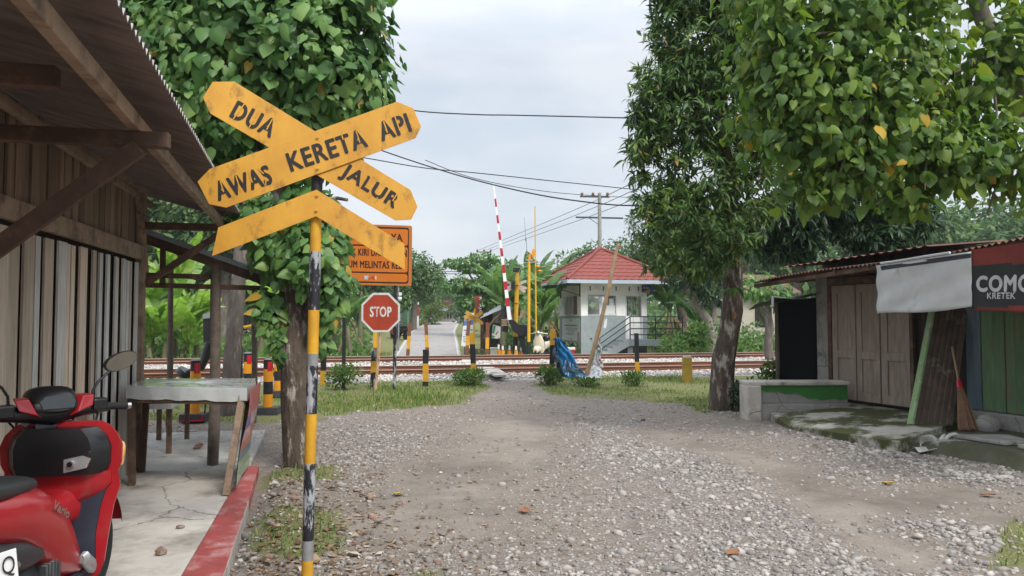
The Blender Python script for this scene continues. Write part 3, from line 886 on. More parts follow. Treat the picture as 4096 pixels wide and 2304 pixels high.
# low bench behind the wall
bn = thing('wooden_bench', 'grey weathered bench behind the corner of the plank stall', 'bench', (-2.0, 9.4, .025))
mb = MB(); mb.box((-1.98, 9.4, .55), (.42, 1.3, .05)); mb.box((-1.98, 9.4, .62), (.36, 1.2, .05)); mb.build('seat', SLATW, bn)
for sx in (-.16, .16):
    for sy in (-.5, .5):
        mb = MB(); mb.bar((-1.98 + sx, 9.4 + sy, .02), (-1.98 + sx, 9.4 + sy, .53), .05, .05, up=(1, 0, 0)); mb.build('leg', TIMBER, bn)

# odds on the floor
def pebble(p, s, m, nm, label, cat, flat=.6, seed=1):
    r_ = np.random.default_rng(seed)
    mb = MB(); mb.ball((0, 0, 0), (s, s * .75, s * flat), 6)
    mb.v = [tuple(np.array(v) * (1 + r_.uniform(-.12, .12)) + np.array([p.x, p.y, p.z + s * flat * .86])) for v in mb.v]
    return tag(mb.build(nm, m, loc=(p.x, p.y, p.z)), label, cat)


def onz(x, y, z):                # point at height z seen at photo position
    d = FPX * (CAMZ - z) / (y - HOR); q = P(x, y, d); q.z = z; return q


pebble(onz(645, 2206, .08), .035, BRICKM, 'stone', 'brown stone lying on the pale floor beside the scooter', 'stone', .75, 2)
pebble(onz(722, 2102, .08), .028, BRICKM, 'stone', 'small brown clod on the pale floor between the scooter and the table', 'clod', .45, 3)
lf = mat('dry_leaf', (.16, .07, .035), (.1, .045, .025), .7, 20)
mb = MB()
p = onz(795, 1786, .03)
mb.grid(lambda u, v: (p.x + .13 * (u - .5) * math.sin(math.pi * max(.05, min(.95, v))) * .8, p.y + .25 * (v - .5), p.z + .004 + .03 * abs(u - .5) + .02 * v * v), 4, 8)
o = mb.build('dry_leaf', lf, loc=p); tag(o, 'brown dry leaf on the grey rear floor behind the table', 'leaf')
dp = thing('dustpan', 'red plastic dustpan lying beside the wooden floor post', 'dustpan', onz(770, 1682, .02))
q = Vector(dp.location)
mb = MB(); mb.prism([q + Vector(v) for v in ((-.16, -.05, .005), (.13, -.05, .005), (.13, .12, .005), (-.10, .12, .005))], (0, 0, .015))
mb.prism([q + Vector(v) for v in ((.13, -.05, .005), (.15, -.05, .005), (.15, .12, .005), (.13, .12, .005))], (0, 0, .09)); mb.prism([q + Vector(v) for v in ((-.10, .12, .005), (.13, .12, .005), (.13, .135, .005), (-.1, .135, .005))], (0, 0, .09))
mb.build('pan', REFRED, dp)
mb = MB(); mb.cyl(q + Vector((.15, .06, .05)), q + Vector((.19, .05, .62)), .012, n=8); mb.build('handle', STEELB, dp)
# ------------------------------------------------------------------ red scooter (local frame: +Y forward, +X right)
GLASSK = mat('dark_glass', (.02, .025, .028), None, .06, 4, spec=.8)
sc = thing('scooter', 'red and black scooter parked on the pale floor, seen from behind', 'scooter', (-1.285, 3.52, .08), rad(-5))


def ring(yc, zc, hw, hh, n=20, pw=2.6, xc=0.0, tilt=0.0):
    pts = []
    for k in range(n):
        t = 2 * math.pi * k / n; c, s = math.cos(t), math.sin(t)
        x = hw * math.copysign(abs(c) ** (2 / pw), c); z = hh * math.copysign(abs(s) ** (2 / pw), s)
        pts.append(Vector((xc + x, yc + tilt * z, zc + z)))
    return pts


def part(mb, name, m, parent=sc, smooth=40, bevel=0): return mb.build(name, m, parent, smooth=smooth, bevel=bevel, local=True)


mb = MB()   # red side body
mb.loft([ring(-.92, .78, .03, .02), ring(-.86, .77, .075, .045), ring(-.7, .735, .125, .07), ring(-.5, .695, .158, .10), ring(-.3, .66, .178, .125), ring(-.14, .60, .184, .16, tilt=.1), ring(-.03, .53, .182, .165, tilt=.25), ring(.07, .45, .178, .13, tilt=.45), ring(.15, .375, .168, .085, tilt=.5), ring(.22, .315, .155, .035, tilt=.5)])
body = part(mb, 'body', SCRED)
mb = MB()
mb.text('Vario', (.1885, -.15, .66), Vector((-.01, .88, -.47)), Vector((0, .4, .9)), .16, .036, bold=.05, shear=.25)
part(mb, 'badge', CHROME, body, None)
mb = MB()   # seat
mb.loft([ring(-.88, .83, .05, .015, tilt=.2), ring(-.82, .835, .11, .04), ring(-.6, .815, .145, .05), ring(-.4, .785, .15, .048), ring(-.22, .765, .135, .046), ring(-.10, .745, .105, .042), ring(-.03, .72, .07, .03), ring(.0, .70, .03, .012)])
seat = part(mb, 'seat', SEAT)
mb = MB(); mb.loft([ring(-.95, .83, .13, .012), ring(-.9, .845, .15, .02), ring(-.76, .84, .155, .018), ring(-.72, .835, .15, .008)]); part(mb, 'grab_rail', DGREY)
mb = MB()   # dark lower side cover
mb.loft([ring(-.86, .64, .06, .05), ring(-.72, .60, .145, .075), ring(-.5, .555, .178, .085), ring(-.3, .52, .182, .08), ring(-.16, .49, .165, .05), ring(-.08, .465, .13, .02)])
part(mb, 'side_cover', DGREY)
mb = MB()   # engine block and transmission
mb.loft([ring(-.48, .36, .13, .11), ring(-.25, .36, .15, .13), ring(-.02, .36, .12, .10), ring(.06, .34, .09, .06)])
mb.loft([ring(-.72, .31, .03, .09, xc=-.15), ring(-.5, .33, .045, .10, xc=-.15), ring(-.2, .34, .04, .09, xc=-.15)], 0)
mb.cyl((.05, -.28, .34), (.19, -.28, .34), .095, .085, 18); mb.cyl((.19, -.28, .34), (.205, -.28, .34), .06, .05, 18)
mb.box((.1, -.08, .30), (.11, .13, .12)); mb.box((.13, -.45, .40), (.07, .12, .07))
for k in range(5): mb.box((.12, -.13 + .028 * k, .37), (.09, .012, .13))
part(mb, 'engine', ALU, smooth=30, bevel=.006)
mb = MB(); mb.tube([(.09, .0, .24), (.15, -.12, .2), (.17, -.3, .21), (.18, -.42, .25)], .022, 10); part(mb, 'exhaust_pipe', ALU)
mb = MB(); mb.loft([ring(-.38, .27, .03, .03, xc=.19), ring(-.42, .28, .05, .055, xc=.195), ring(-.65, .33, .06, .07, xc=.205), ring(-.86, .385, .058, .065, xc=.21), ring(-.9, .395, .04, .045, xc=.21)])
ex = part(mb, 'silencer', STEELB)
mb = MB()
ov = [Vector((.262 - .035 * abs(t_ - .5), 0, 0)) + Vector((0, -.66 + .13 * math.cos(a) - .012 * math.sin(a), .60 + .028 * math.sin(a) - .05 * math.cos(a) * .55)) for a, t_ in ((2 * math.pi * i / 20, i / 20) for i in range(20))]
ov = [Vector((.183, v.y + .12, v.z - .045)) for v in ov]
mb.prism(ov, (.012, 0, 0)); part(mb, 'side_trim', CHROME)
for nm, yy, R, r in (('rear_wheel', -.64, .215, .055), ('front_wheel', .64, .215, .048)):
    mb = MB(); mb.wheel((0, yy, .27), R, r); wh = part(mb, nm, RUBBER)
    mb = MB(); mb.wheel((0, yy, .27), R - .045, .014); mb.cyl((-.06, yy, .27), (.06, yy, .27), .035, n=14)
    for k in range(5):
        t_ = 2 * math.pi * k / 5; mb.bar((0, yy + .03 * math.cos(t_), .27 + .03 * math.sin(t_)), (0, yy + .17 * math.cos(t_), .27 + .17 * math.sin(t_)), .04, .03, up=(1, 0, 0))
    part(mb, 'rim', DGREY, wh)
mb = MB(); mb.loft([[Vector((x, -.64 + (.31 + dz) * math.cos(a), .27 + (.31 + dz) * math.sin(a))) for x, dz in ((-.07, -.01), (-.04, .02), (.04, .02), (.07, -.01))] for a in np.linspace(.5, 2.9, 12)], cap=False, closed=False); part(mb, 'rear_mudguard', STEELB)
mb = MB(); mb.bar((0, -.86, .66), (0, -1.0, .42), .13, .02, up=(0, 1, 0)); part(mb, 'plate_bracket', STEELB)
mb = MB()
pr, pu, pc = Vector((1, 0, 0)), Vector((0, .35, .94)), Vector((0, -.97, .50))
mb.prism([pc + pr * a + pu * b for a, b in ((-.14, -.055), (.14, -.055), (.14, .055), (-.14, .055))], (0, .004, 0))
pl = part(mb, 'number_plate', WHITE, smooth=None, bevel=.003)
mb = MB(); mb.loft([ring(-.95, .76, .05, .02), ring(-.93, .755, .10, .04), ring(-.87, .75, .10, .04)]); part(mb, 'tail_light', REFRED)
mb = MB(); mb.box((0, .13, .285), (.30, .36, .035)); mb.box((0, .13, .24), (.22, .34, .06)); part(mb, 'footboard', NAVY, smooth=None, bevel=.012)
for s_ in (-1, 1):
    mb = MB(); mb.loft([ring(.17, .36, .012, .018, 10, xc=s_ * .170), ring(.19, .355, .022, .036, 10, xc=s_ * .178), ring(.25, .31, .024, .036, 10, xc=s_ * .180), ring(.29, .29, .012, .018, 10, xc=s_ * .175)]); part(mb, 'foot_trim', SILVER)
# leg shield: red shell wrapped round darker inner panels


def shell(z, w, y, dep, n=18):   # D-shaped section, bulging forward
    return [Vector((w * math.cos(math.pi * k / (n - 1)) * (1 if abs(math.cos(math.pi * k / (n - 1))) > .5 else 1), y + dep * math.sin(math.pi * k / (n - 1)), z)) for k in range(n)]


mb = MB()
lv = [(.19, .12, .36, .05), (.24, .18, .34, .07), (.30, .205, .33, .09), (.42, .215, .345, .10), (.55, .23, .36, .11), (.64, .255, .365, .12), (.71, .245, .36, .13), (.75, .262, .355, .13), (.83, .265, .35, .14), (.88, .245, .35, .13), (.92, .21, .355, .11), (.94, .17, .37, .06)]
mb.loft([shell(*a) for a in lv]); lsh = part(mb, 'leg_shield', SCRED)
mb = MB(); mb.loft([[Vector((sx * (w - .055 + (.02 if z < .4 else 0)), y - .012 - dy, z)) for sx, dy in ((-1, 0), (-.6, .03), (.6, .03), (1, 0), (1, -.02), (-1, -.02))] for z, w, y, _ in lv[1:6]]); part(mb, 'lower_inner_panel', NAVY, smooth=30)
mb = MB(); mb.loft([[Vector((sx * (w - .03), y - .02 - dy, z)) for sx, dy in ((-1, 0), (-.6, .05), (.6, .05), (1, 0), (1, -.02), (-1, -.02))] for z, w, y in ((.545, .10, .37), (.60, .20, .37), (.66, .25, .37), (.715, .25, .362))]); part(mb, 'red_inner_panel', SCRED, smooth=30)
mb = MB(); mb.loft([[Vector((sx * (w - (.045 if z < .9 else .055)), y - .022 - dy, z)) for sx, dy in ((-1, 0), (-.75, .07), (-.2, .085), (.2, .085), (.75, .07), (1, 0), (1, -.02), (-1, -.02))] for z, w, y, _ in lv[6:11]])
part(mb, 'upper_inner_panel', STEELB, smooth=30)
mb = MB(); mb.loft([ring(.03, .60, .03, .03), ring(.12, .56, .05, .055), ring(.24, .55, .075, .08), ring(.34, .56, .11, .09)]); part(mb, 'centre_tunnel_cover', SCRED)
mb = MB(); mb.prism([(.055, .258, .725), (.15, .262, .745), (.165, .268, .785), (.13, .262, .80), (.055, .258, .785)], (0, -.012, 0)); mb.cyl((.085, .248, .765), (.085, .235, .765), .017, n=14); key = part(mb, 'key_panel', SILVER, smooth=30)
mb = MB(); mb.cyl((.085, .236, .765), (.085, .232, .765), .012, n=14); part(mb, 'keyhole', STEELB, key)
mb = MB(); mb.prism([(.055, .252, .815), (.093, .254, .823), (.09, .254, .855), (.052, .252, .848)], (0, -.003, 0)); part(mb, 'white_sticker', WHITE, smooth=None)
for s_ in (-1, 1):
    mb = MB(); mb.loft([ring(.42, .80, .012, .03, 12, xc=s_ * .215), ring(.45, .79, .022, .045, 12, xc=s_ * .225), ring(.40, .755, .018, .03, 12, xc=s_ * .24)]); part(mb, 'turn_signal', mat('amber_lens', (.62, .45, .30), (.7, .3, .05), .2, 20))
mb = MB(); mb.loft([[Vector((x, .64 + (.315 + dz) * math.cos(a), .27 + (.315 + dz) * math.sin(a))) for x, dz in ((-.075, -.03), (-.05, .015), (.05, .015), (.075, -.03))] for a in np.linspace(.2, 2.4, 12)], cap=False, closed=False); part(mb, 'front_fender', SCRED)
for s_ in (-1, 1):
    mb = MB(); mb.cyl((s_ * .075, .64, .27), (s_ * .07, .45, .75), .02, n=10); part(mb, 'fork_leg', DGREY)
# steering head turned to the left
TW = Matrix.Rotation(rad(46), 4, 'Z'); PV = Vector((0, .36, 0))


def H(mb): mb.v = [tuple(TW @ (Vector((v[0] * .93, v[1], v[2])) - PV) + PV + Vector((-.05, -.01, -.015))) for v in mb.v]; return mb


mb = MB()
def ringx(xc, yc, zc, hy, hz, n=16): return [Vector((xc, yc + hy * math.cos(2 * math.pi * k / n), zc + hz * math.sin(2 * math.pi * k / n))) for k in range(n)]
mb.loft([ringx(-.27, .345, 1.005, .022, .022), ringx(-.19, .345, 1.005, .028, .03), ringx(-.10, .36, 1.01, .05, .048), ringx(0, .37, 1.0, .07, .06), ringx(.10, .36, 1.01, .05, .048), ringx(.19, .345, 1.005, .028, .03), ringx(.27, .345, 1.005, .022, .022)])
cw = part(H(mb), 'handlebar_cowl', STEELB)
mb = MB(); mb.loft([ring(.40, .94, .06, .06), ring(.36, .93, .07, .05), ring(.34, .86, .06, .04)]); part(H(mb), 'stem_cover', STEELB)
mb = MB(); mb.loft([ring(.285, 1.035, .07, .022, tilt=.3), ring(.30, 1.045, .10, .042, tilt=.3), ring(.36, 1.065, .118, .058, tilt=.2), ring(.42, 1.065, .105, .055, tilt=.1), ring(.465, 1.045, .07, .04), ring(.48, 1.03, .03, .02)]); ic = part(H(mb), 'instrument_cluster', STEELB)
mb = MB(); mb.prism([(x, .288 + .3 * z, 1.048 + z) for x, z in ((-.07, -.022), (.07, -.022), (.082, .012), (.055, .034), (-.055, .034), (-.082, .012))], (0, -.006, 0)); part(H(mb), 'instrument_glass', GLASSK, ic, None)
for s_ in (-1, 1):
    mb = MB(); mb.loft([[Vector((s_ * .09, .28, 1.0)), Vector((s_ * .125, .30, 1.075)), Vector((s_ * .10, .37, 1.08)), Vector((s_ * .06, .31, .98))], [Vector((s_ * .17, .29, 1.025)), Vector((s_ * .185, .31, 1.075)), Vector((s_ * .17, .37, 1.08)), Vector((s_ * .15, .32, 1.02))]]); part(H(mb), 'red_cowl_wing', SCRED, smooth=None, bevel=.006)
    mb = MB(); mb.box((s_ * .215, .335, 1.025), (.075, .07, .06)); part(H(mb), 'switch_box', STEELB, smooth=None, bevel=.01)
    mb = MB(); mb.cyl((s_ * .25, .345, 1.01), (s_ * .36, .325, 1.005), .018, n=12); part(H(mb), 'grip', RUBBER)
    mb = MB(); mb.cyl((s_ * .36, .325, 1.005), (s_ * .378, .322, 1.005), .016, n=12); part(H(mb), 'bar_end', CHROME)
    mb = MB(); mb.tube([(s_ * .20, .375, 1.0), (s_ * .30, .40, 1.0), (s_ * .38, .39, .995)], .007, 8); part(H(mb), 'brake_lever', SILVER)
    mb = MB(); mb.tube([(s_ * .19, .35, 1.03), (s_ * .195, .35, 1.09), (s_ * .22, .35, 1.13), (s_ * .265, .355, 1.165), (s_ * .29, .36, 1.185)], .007, 8); ms = part(H(mb), 'mirror_stalk', STEELB)
    el = lambda k, f, y: Vector((s_ * .34 + f * (.085 * math.cos(k) * 1.0 - .012 * math.sin(k)), y, 1.225 + f * (.042 * math.sin(k) + s_ * .028 * s_ * math.cos(k))))
    mb = MB(); mb.loft([[el(2 * math.pi * k / 24, f, y) for k in range(24)] for f, y in ((1, .353), (1.03, .36), (.9, .39), (.4, .40))]); mh = part(H(mb), 'mirror', STEELB)
    mb = MB(); mb.prism([el(2 * math.pi * k / 24, .94, .350) for k in range(24)], (0, -.002, 0)); part(H(mb), 'mirror_glass', GLASSD, ms, None)
for s_, pts_ in ((-1, [(-.20, .37, 1.0), (-.16, .46, .98), (-.08, .50, .90), (-.05, .47, .80)]), (1, [(.20, .37, 1.0), (.17, .46, .99), (.09, .50, .90), (.05, .47, .80)]), (1, [(.23, .36, .99), (.19, .30, .95), (.12, .30, .90), (.07, .36, .84)])):
    mb = MB(); mb.tube(pts_, .006, 6); part(H(mb), 'cable', RUBBER)
mb = MB(); mb.loft([ring(.44, .965, .10, .04), ring(.47, .955, .08, .035), ring(.485, .95, .03, .02)]); part(H(mb), 'headlight', mat('clear_lens', (.6, .62, .63), None, .1))
# ------------------------------------------------------------------ crossbuck sign beside the camera
SD = 4.05
def Q(x, y, d=SD): return P(750 + x / 1.666, 280 + y / 1.666, d)
SN = -FWD                        # sign faces back along the view


cb = thing('crossing_sign', 'yellow railway crossbuck on a yellow, black and grey banded pole', 'road sign', B(1228, 4.1))
SX = RIGHT
ptop = P(1269, 690, SD + .05); pbot = B(1226, 4.10) - UP * .05
bands = [(690, 0), (772, 1), (1005, 2), (1242, 1), (1412, 3), (1462, 2), (1655, 1), (1853, 2), (2160, 3), (2235, 1), (2400, 1)]
bands = [(690, 0), (860, 1), (1006, 2), (1240, 1), (1415, 3), (1462, 2), (1655, 1), (1853, 2), (2160, 3), (2240, 1)]
mb = MB()
zt, zb_ = ptop.z, pbot.z
def zrow(y): return P(1248, y, SD + .05).z
for i, (y, m) in enumerate(bands):
    z0 = zrow(y); z1 = zrow(bands[i + 1][0]) if i + 1 < len(bands) else zb_
    a = pbot.lerp(ptop, (z0 - zb_) / (zt - zb_)); b = pbot.lerp(ptop, (z1 - zb_) / (zt - zb_))
    mb.tube([b, a], .0305, 20, m, cap=(i == 0))
mb.build('pole', [BLACK, YEL2, BLACKW, GREYW], cb, smooth=50)


def board(pts, d, th=.004): mb = MB(); return mb.prism([Q(x, y, d) for x, y in pts], SN * th)


Apts = [(105, 185), (168, 80), (312, 78), (1488, 800), (1533, 912), (1490, 998), (1385, 1003), (155, 292)]
Bpts = [(68, 745), (150, 660), (1397, 212), (1505, 255), (1557, 378), (1520, 455), (260, 918), (145, 895)]
Vl = [(860, 798), (858, 975), (165, 1240), (207, 1050)]
Vr = [(860, 798), (1445, 1160), (1450, 1330), (858, 975)]
bA = board(Apts, SD).build('descending_board', YELLOW, cb, bevel=.001)
bB = board(Bpts, SD - .008).build('rising_board', YELLOW, cb, bevel=.001)
mb = MB(); mb.prism([Q(*p, SD + .001) for p in Vl], SN * .004); mb.prism([Q(x, y, SD + .001 + (.04 if x > 1000 else 0)) for x, y in Vr], SN * .004)
vB = mb.build('chevron_board', YELLOW, cb)


def stencil(body, p0, p1, hgt, d, par, slits, bold=.042):
    a, b = Q(*p0, d), Q(*p1, d)
    xd = (b - a); wdt = xd.length; xd.normalize(); yd = (-FWD).cross(xd); yd = yd if yd.z > 0 else -yd; yd.normalize()
    mb = MB(); mb.text(body, a + SN * .0058, xd, yd, wdt, hgt, bold=bold)
    for s0, t0, s1, t1 in slits:    # gaps a stencil leaves in the letters
        u = a + xd * (s0 * wdt) + yd * (t0 * hgt) + SN * .0078; v = a + xd * (s1 * wdt) + yd * (t1 * hgt) + SN * .0078
        n_ = (v - u).normalized().cross(SN) * .0032
        mb.add([u - n_, u + n_, v + n_, v - n_], [(0, 1, 2, 3)], 1)
    mb.build('lettering', [INK, YELLOW], par)


stencil('DUA', (283, 312), (550, 452), .098, SD, bA, [(.10, -.05, .16, 1.05), (.50, -.05, .50, .45), (.50, .62, .50, 1.05), (.86, .3, .86, 1.0)])
stencil('JALUR', (1003, 722), (1357, 945), .098, SD, bA, [(.38, .22, .38, .95), (.58, .2, .58, .02), (.70, -.02, .70, .28), (.90, -.05, .90, .5), (.93, .55, .93, 1.02)])
stencil('AWAS', (212, 872), (570, 754), .103, SD - .008, bB, [(.13, .35, .13, 1.0), (.42, .1, .42, 1.0), (.66, .35, .66, 1.0), (.90, .62, .83, 1.0), (.87, 0, .92, .4)])
stencil('KERETA', (695, 676), (1203, 507), .10, SD - .008, bB, [(.735, .75, .735, 1.02), (.92, .3, .92, 1.0)])
stencil('API', (1300, 472), (1494, 405), .10, SD - .008, bB, [(.24, .3, .24, 1.0), (.64, .2, .64, 1.02)])
for x, y, d, par in ((866, 452, SD - .012, bB), (866, 657, SD - .012, bB), (862, 838, SD - .004, vB), (858, 938, SD - .004, vB)):
    mb = MB(); q = Q(x, y, d); mb.cyl(q, q + SN * .008, .0085, .006, 10); mb.build('bolt', YEL2, par, smooth=40)

# ------------------------------------------------------------------ orange notice board
ND = 15.4
nb = thing('notice_board', 'orange railway warning notice board on two slim black posts behind the vine tree', 'sign', B(1480, ND))
TL, TR_, BR_, BL_ = P(1310, 893, ND), P(1649, 903, ND), P(1646, 1144, ND), P(1310, 1137, ND)
def nq(u, v, o=0.0): return TL.lerp(TR_, u).lerp(BL_.lerp(BR_, u), v) + SN * o
def rrect(u0, u1, v0, v1, r, o):
    W, Hh = (TR_ - TL).length, (BL_ - TL).length; pts = []
    for cu, cv, a0 in ((u1 - r / W, v0 + r / Hh, -90), (u1 - r / W, v1 - r / Hh, 0), (u0 + r / W, v1 - r / Hh, 90), (u0 + r / W, v0 + r / Hh, 180)):
        for k in range(5):
            a = rad(a0 + 22.5 * k); pts.append(nq(cu + r / W * math.cos(a), cv + r / Hh * math.sin(a), o))
    return pts
mb = MB(); mb.prism(rrect(0, 1, 0, 1, .04, 0), SN * .012); face = mb.build('sign_face', mat('orange_border', (.52, .17, .03), (.45, .14, .025), .45, 4), nb)
mb = MB(); mb.prism(rrect(.02, .965, .035, .965, .05, .013), SN * .001); mb.build('dark_border', BROWNINK, face)
mb = MB()
for v0, v1 in ((.065, .335), (.36, .78), (.805, .94)): mb.prism(rrect(.033, .952, v0, v1, .05, .0155), SN * .001)
mb.build('orange_panels', ORANGE, face)
xd = (TR_ - TL).normalized(); yd = (TL - BL_).normalized(); W = (TR_ - TL).length
for body, u0, u1, v, h in (('AWAS BAHAYA', .13, .885, .265, .135), ('TENGOK KIRI DAN KANAN', .05, .935, .515, .125), ('SEBELUM MELINTAS REL', .055, .875, .715, .125)):
    mb = MB(); mb.text(body, nq(u0, v, .0185), xd, yd, W * (u1 - u0), h * 1.15, bold=.035); mb.build('lettering', BROWNINK, face)
LBLUE, LRED = mat('logo_blue', (.33, .47, .62), None, .5), mat('logo_red', (.55, .05, .02), None, .5)
mb = MB()
mb.prism([nq(u, v, .0175) for u, v in ((.44, .845), (.495, .845), (.475, .91), (.44, .91))], SN * .0004, 0); mb.prism([nq(u, v, .0175) for u, v in ((.565, .845), (.585, .845), (.585, .91), (.57, .91))], SN * .0004, 0)
mb.text('K', nq(.447, .905, .0188), xd, yd, .07, .06, 2, .01); mb.text('A', nq(.490, .912, .0192), xd, yd, .12, .085, 1, .02, .25); mb.text('I', nq(.572, .905, .0188), xd, yd, .018, .06, 2)
mb.build('logo', [LBLUE, LRED, mat('logo_white', (.7, .72, .75), None, .5)], face)
for x in (1376, 1579):
    b_ = B(x, ND + .04); t_ = P(x + 2, 1000, ND + .04)
    mb = MB(); mb.box((b_ + t_) / 2, (.065, .065, (t_ - b_).z), -rad(YAW)); mb.build('post', BLACKW if x > 1400 else BLACK, nb, bevel=.004)

# ------------------------------------------------------------------ stop sign
STD = 15.2
ss = thing('stop_sign', 'faded red octagonal stop sign with a white rim on a rusty leaning pipe', 'road sign', B(1502, STD))
c_ = P(1523, 1250, STD); R_ = .40
def octo(r, o): return [c_ + RIGHT * (r / math.cos(rad(22.5)) * math.cos(rad(22.5 + 45 * k)) * .985) + UP * (r / math.cos(rad(22.5)) * math.sin(rad(22.5 + 45 * k))) + SN * o for k in range(8)]
mb = MB(); mb.prism(octo(R_, 0), SN * .006); pf = mb.build('sign_rim', WHITEW, ss, bevel=.002)
mb = MB(); mb.prism(octo(R_ - .042, .0065), SN * .0015); rfp = mb.build('red_face', STOPRED, pf)
mb = MB(); mb.text('STOP', c_ + RIGHT * -.215 + UP * -.085 + SN * .0095, RIGHT, UP, .43, .20, bold=.035)
for s_ in (.29, .79):
    u = c_ + RIGHT * (-.215 + .43 * s_) + SN * .0116; mb.add([u - RIGHT * .006 + UP * -.09, u + RIGHT * .006 + UP * -.09, u + RIGHT * .006 + UP * .12, u - RIGHT * .006 + UP * .12], [(0, 1, 2, 3)], 1)
mb.build('lettering', [WHITEW, STOPRED], rfp)
mb = MB(); mb.tube([B(1501, STD), P(1508, 1500, STD + .02), P(1517, 1400, STD + .03), P(1522, 1320, STD + .03), P(1523, 1200, STD + .03)], [.028, .03, .03, .028, .026], 12, jit=.1); mb.build('post', RUST, ss, smooth=60)

# ------------------------------------------------------------------ striped rail posts
def post(x0, y0, x1, d, segs, label, wd=.12, dep=.10, group='black and yellow posts along the crossing', col=None):
    b_ = B(x1, d); t_ = P(x0, y0, d)
    mb = MB(); L_ = (t_ - b_)
    a = 0
    mats_ = [BLACKW if d < 17.4 and x1 > 1480 and x1 < 1500 else BLACK, YEL2, RAILR]
    for m, f in segs:
        p, q = b_ + L_ * a, b_ + L_ * f; a = f
        # flat-bottomed rail section standing on end
        for (sx, sy, ww, dd) in ((0, 0, wd * .25, dep), (0, -dep / 2, wd, .022), (0, dep / 2, wd * .62, .035)):
            o_ = RIGHT * sx + FWD * sy
            sect = [RIGHT * (ww / 2 * i) + FWD * (dd / 2 * j) + o_ for i, j in ((-1, -1), (1, -1), (1, 1), (-1, 1))]
            mb.loft([[p + s_ for s_ in sect], [q + s_ for s_ in sect]], m)
    o = mb.build('striped_post', mats_, loc=b_)
    return tag(o, label, 'post', group)


post(1297, 1415, 1293, 16.6, [(1, .45), (0, 1)], 'black topped yellow rail post half hidden right behind the crossbuck pole')
post(1497, 1402, 1494, 15.9, [(0, .42), (1, .72), (0, 1)], 'black and yellow rail post close behind the stop sign pipe')
post(1704, 1398, 1703, 16.3, [(0, .13), (1, .62), (0, 1)], 'black topped rail post with yellow middle between notice board and gravel path', .125)
post(1888, 1332, 1897, 16.9, [(1, .40), (0, .78), (1, 1)], 'yellow topped rail post leaning at the left edge of the gravel path')
post(2211, 1316, 2206, 17.2, [(1, .30), (0, .70), (1, 1)], 'yellow topped rail post with the blue banner tied to it')
post(2393, 1320, 2368, 17.0, [(0, .15), (1, 1)], 'leaning yellow rail post with the white banner tied to it', .11)
post(2544, 1333, 2549, 16.9, [(0, .14), (1, .44), (0, 1)], 'lone brownish black rail post with a yellow lower band right of the bamboo pole', .1)
for x0, y0, x1, seg, lb in ((1641, 1291, 1630, [(2, .32), (1, .66), (2, 1)], 'leftmost of the far rusty posts at the road, leaning right, yellow in the middle'),
                            (1704, 1291, 1712, [(2, .36), (1, .68), (2, 1)], 'far rusty post in the middle of the road mouth, leaning left, yellow in the middle'),
                            (1875, 1284, 1866, [(2, .38), (1, .62), (2, 1)], 'far rusty post in front of the white standing banners'),
                            (1951, 1290, 1948, [(2, .30), (1, .60), (2, 1)], 'far rusty post between the white standing banners and the concrete block'),
                            (1502, 1318, 1501, [(2, .45), (1, 1)], 'far yellow topped rusty post seen behind the stop sign pipe')):
    post(x0, y0, x1, 27.4, seg, lb, .13)
bp_ = B(2749, 17.4)
mb = MB(); t_ = P(2749, 1424, 17.4).z
w_ = .105
mb.loft([[bp_ + RIGHT * (i * k) + FWD * (j * k) + UP * z for i, j in ((-1, -1), (1, -1), (1, 1), (-1, 1))] for z, k in ((-.02, w_), (t_ - bp_.z - .03, w_ * .93), (t_ - bp_.z + .02, w_ * .55))])
mb.m[-1] = 1; mb.m[4:8] = [1] * 4
o = mb.build('concrete_marker', [mat('mossy_yellow_paint', (.42, .26, .035), (.30, .20, .03), .8, 7, .2, dirt=(.16, .14, .05), dscale=5, dpos=(.5, .7)), CONC], loc=bp_, bevel=.015); tag(o, 'stubby mossy yellow concrete marker post with a grey top beside the track', 'marker post')


# ------------------------------------------------------------------ reflector bollards on the left verge
def bollard(x, d, ytop, label, base=True):
    b_ = B(x, d); h = P(x, ytop, d).z - b_.z
    root = thing('bollard', label, 'bollard', b_, group='yellow and black bollards on the left verge')
    mb = MB(); r_ = .073
    for z0, z1, m in ((0, .30, 0), (.30, .53, 1), (.53, .76, 0), (.76, 1, 1)):
        mb.tube([b_ + UP * (h * z0 + .06), b_ + UP * (h * z1 + (.06 if z1 < 1 else 0))], r_, 18, m, cap=z1 == 1)
    mb.build('tube', [ORBOL, BLACK], root, smooth=50)
    mb = MB(); mb.box(b_ + UP * .06, (.36, .30, .12), rad(-8)); mb.build('base_block', mat('dark_rubber_base', (.05, .05, .055), (.035, .035, .04), .8, 9), root, bevel=.01)
    mb = MB(); mb.cyl(b_ + UP * (h + .001), b_ + UP * (h + .014), .07, .06, 18); mb.build('cap', GREYW, root)
    a0 = math.atan2(-FWD.y, -FWD.x)
    mb = MB(); mb.grid(lambda u, v: b_ + Vector((.0765 * math.cos(a0 + .15 + 1.1 * u), .0765 * math.sin(a0 + .15 + 1.1 * u), h * .79 + v * h * .17)), 6, 1); mb.build('reflector', REFRED, root)
    return root


bollard(779, 11.0, 1442, 'bollard nearest the selling table, seen across the clear plastic cloth')
bollard(1071, 11.8, 1438, 'bollard standing whole between the thin shelter post and the vine tree trunk')
bollard(989, 13.3, 1413, 'bollard just left of the thin shelter post, its base hidden')
bollard(1111, 14.3, 1416, 'bollard half hidden behind the vine tree trunk, farthest of the group')

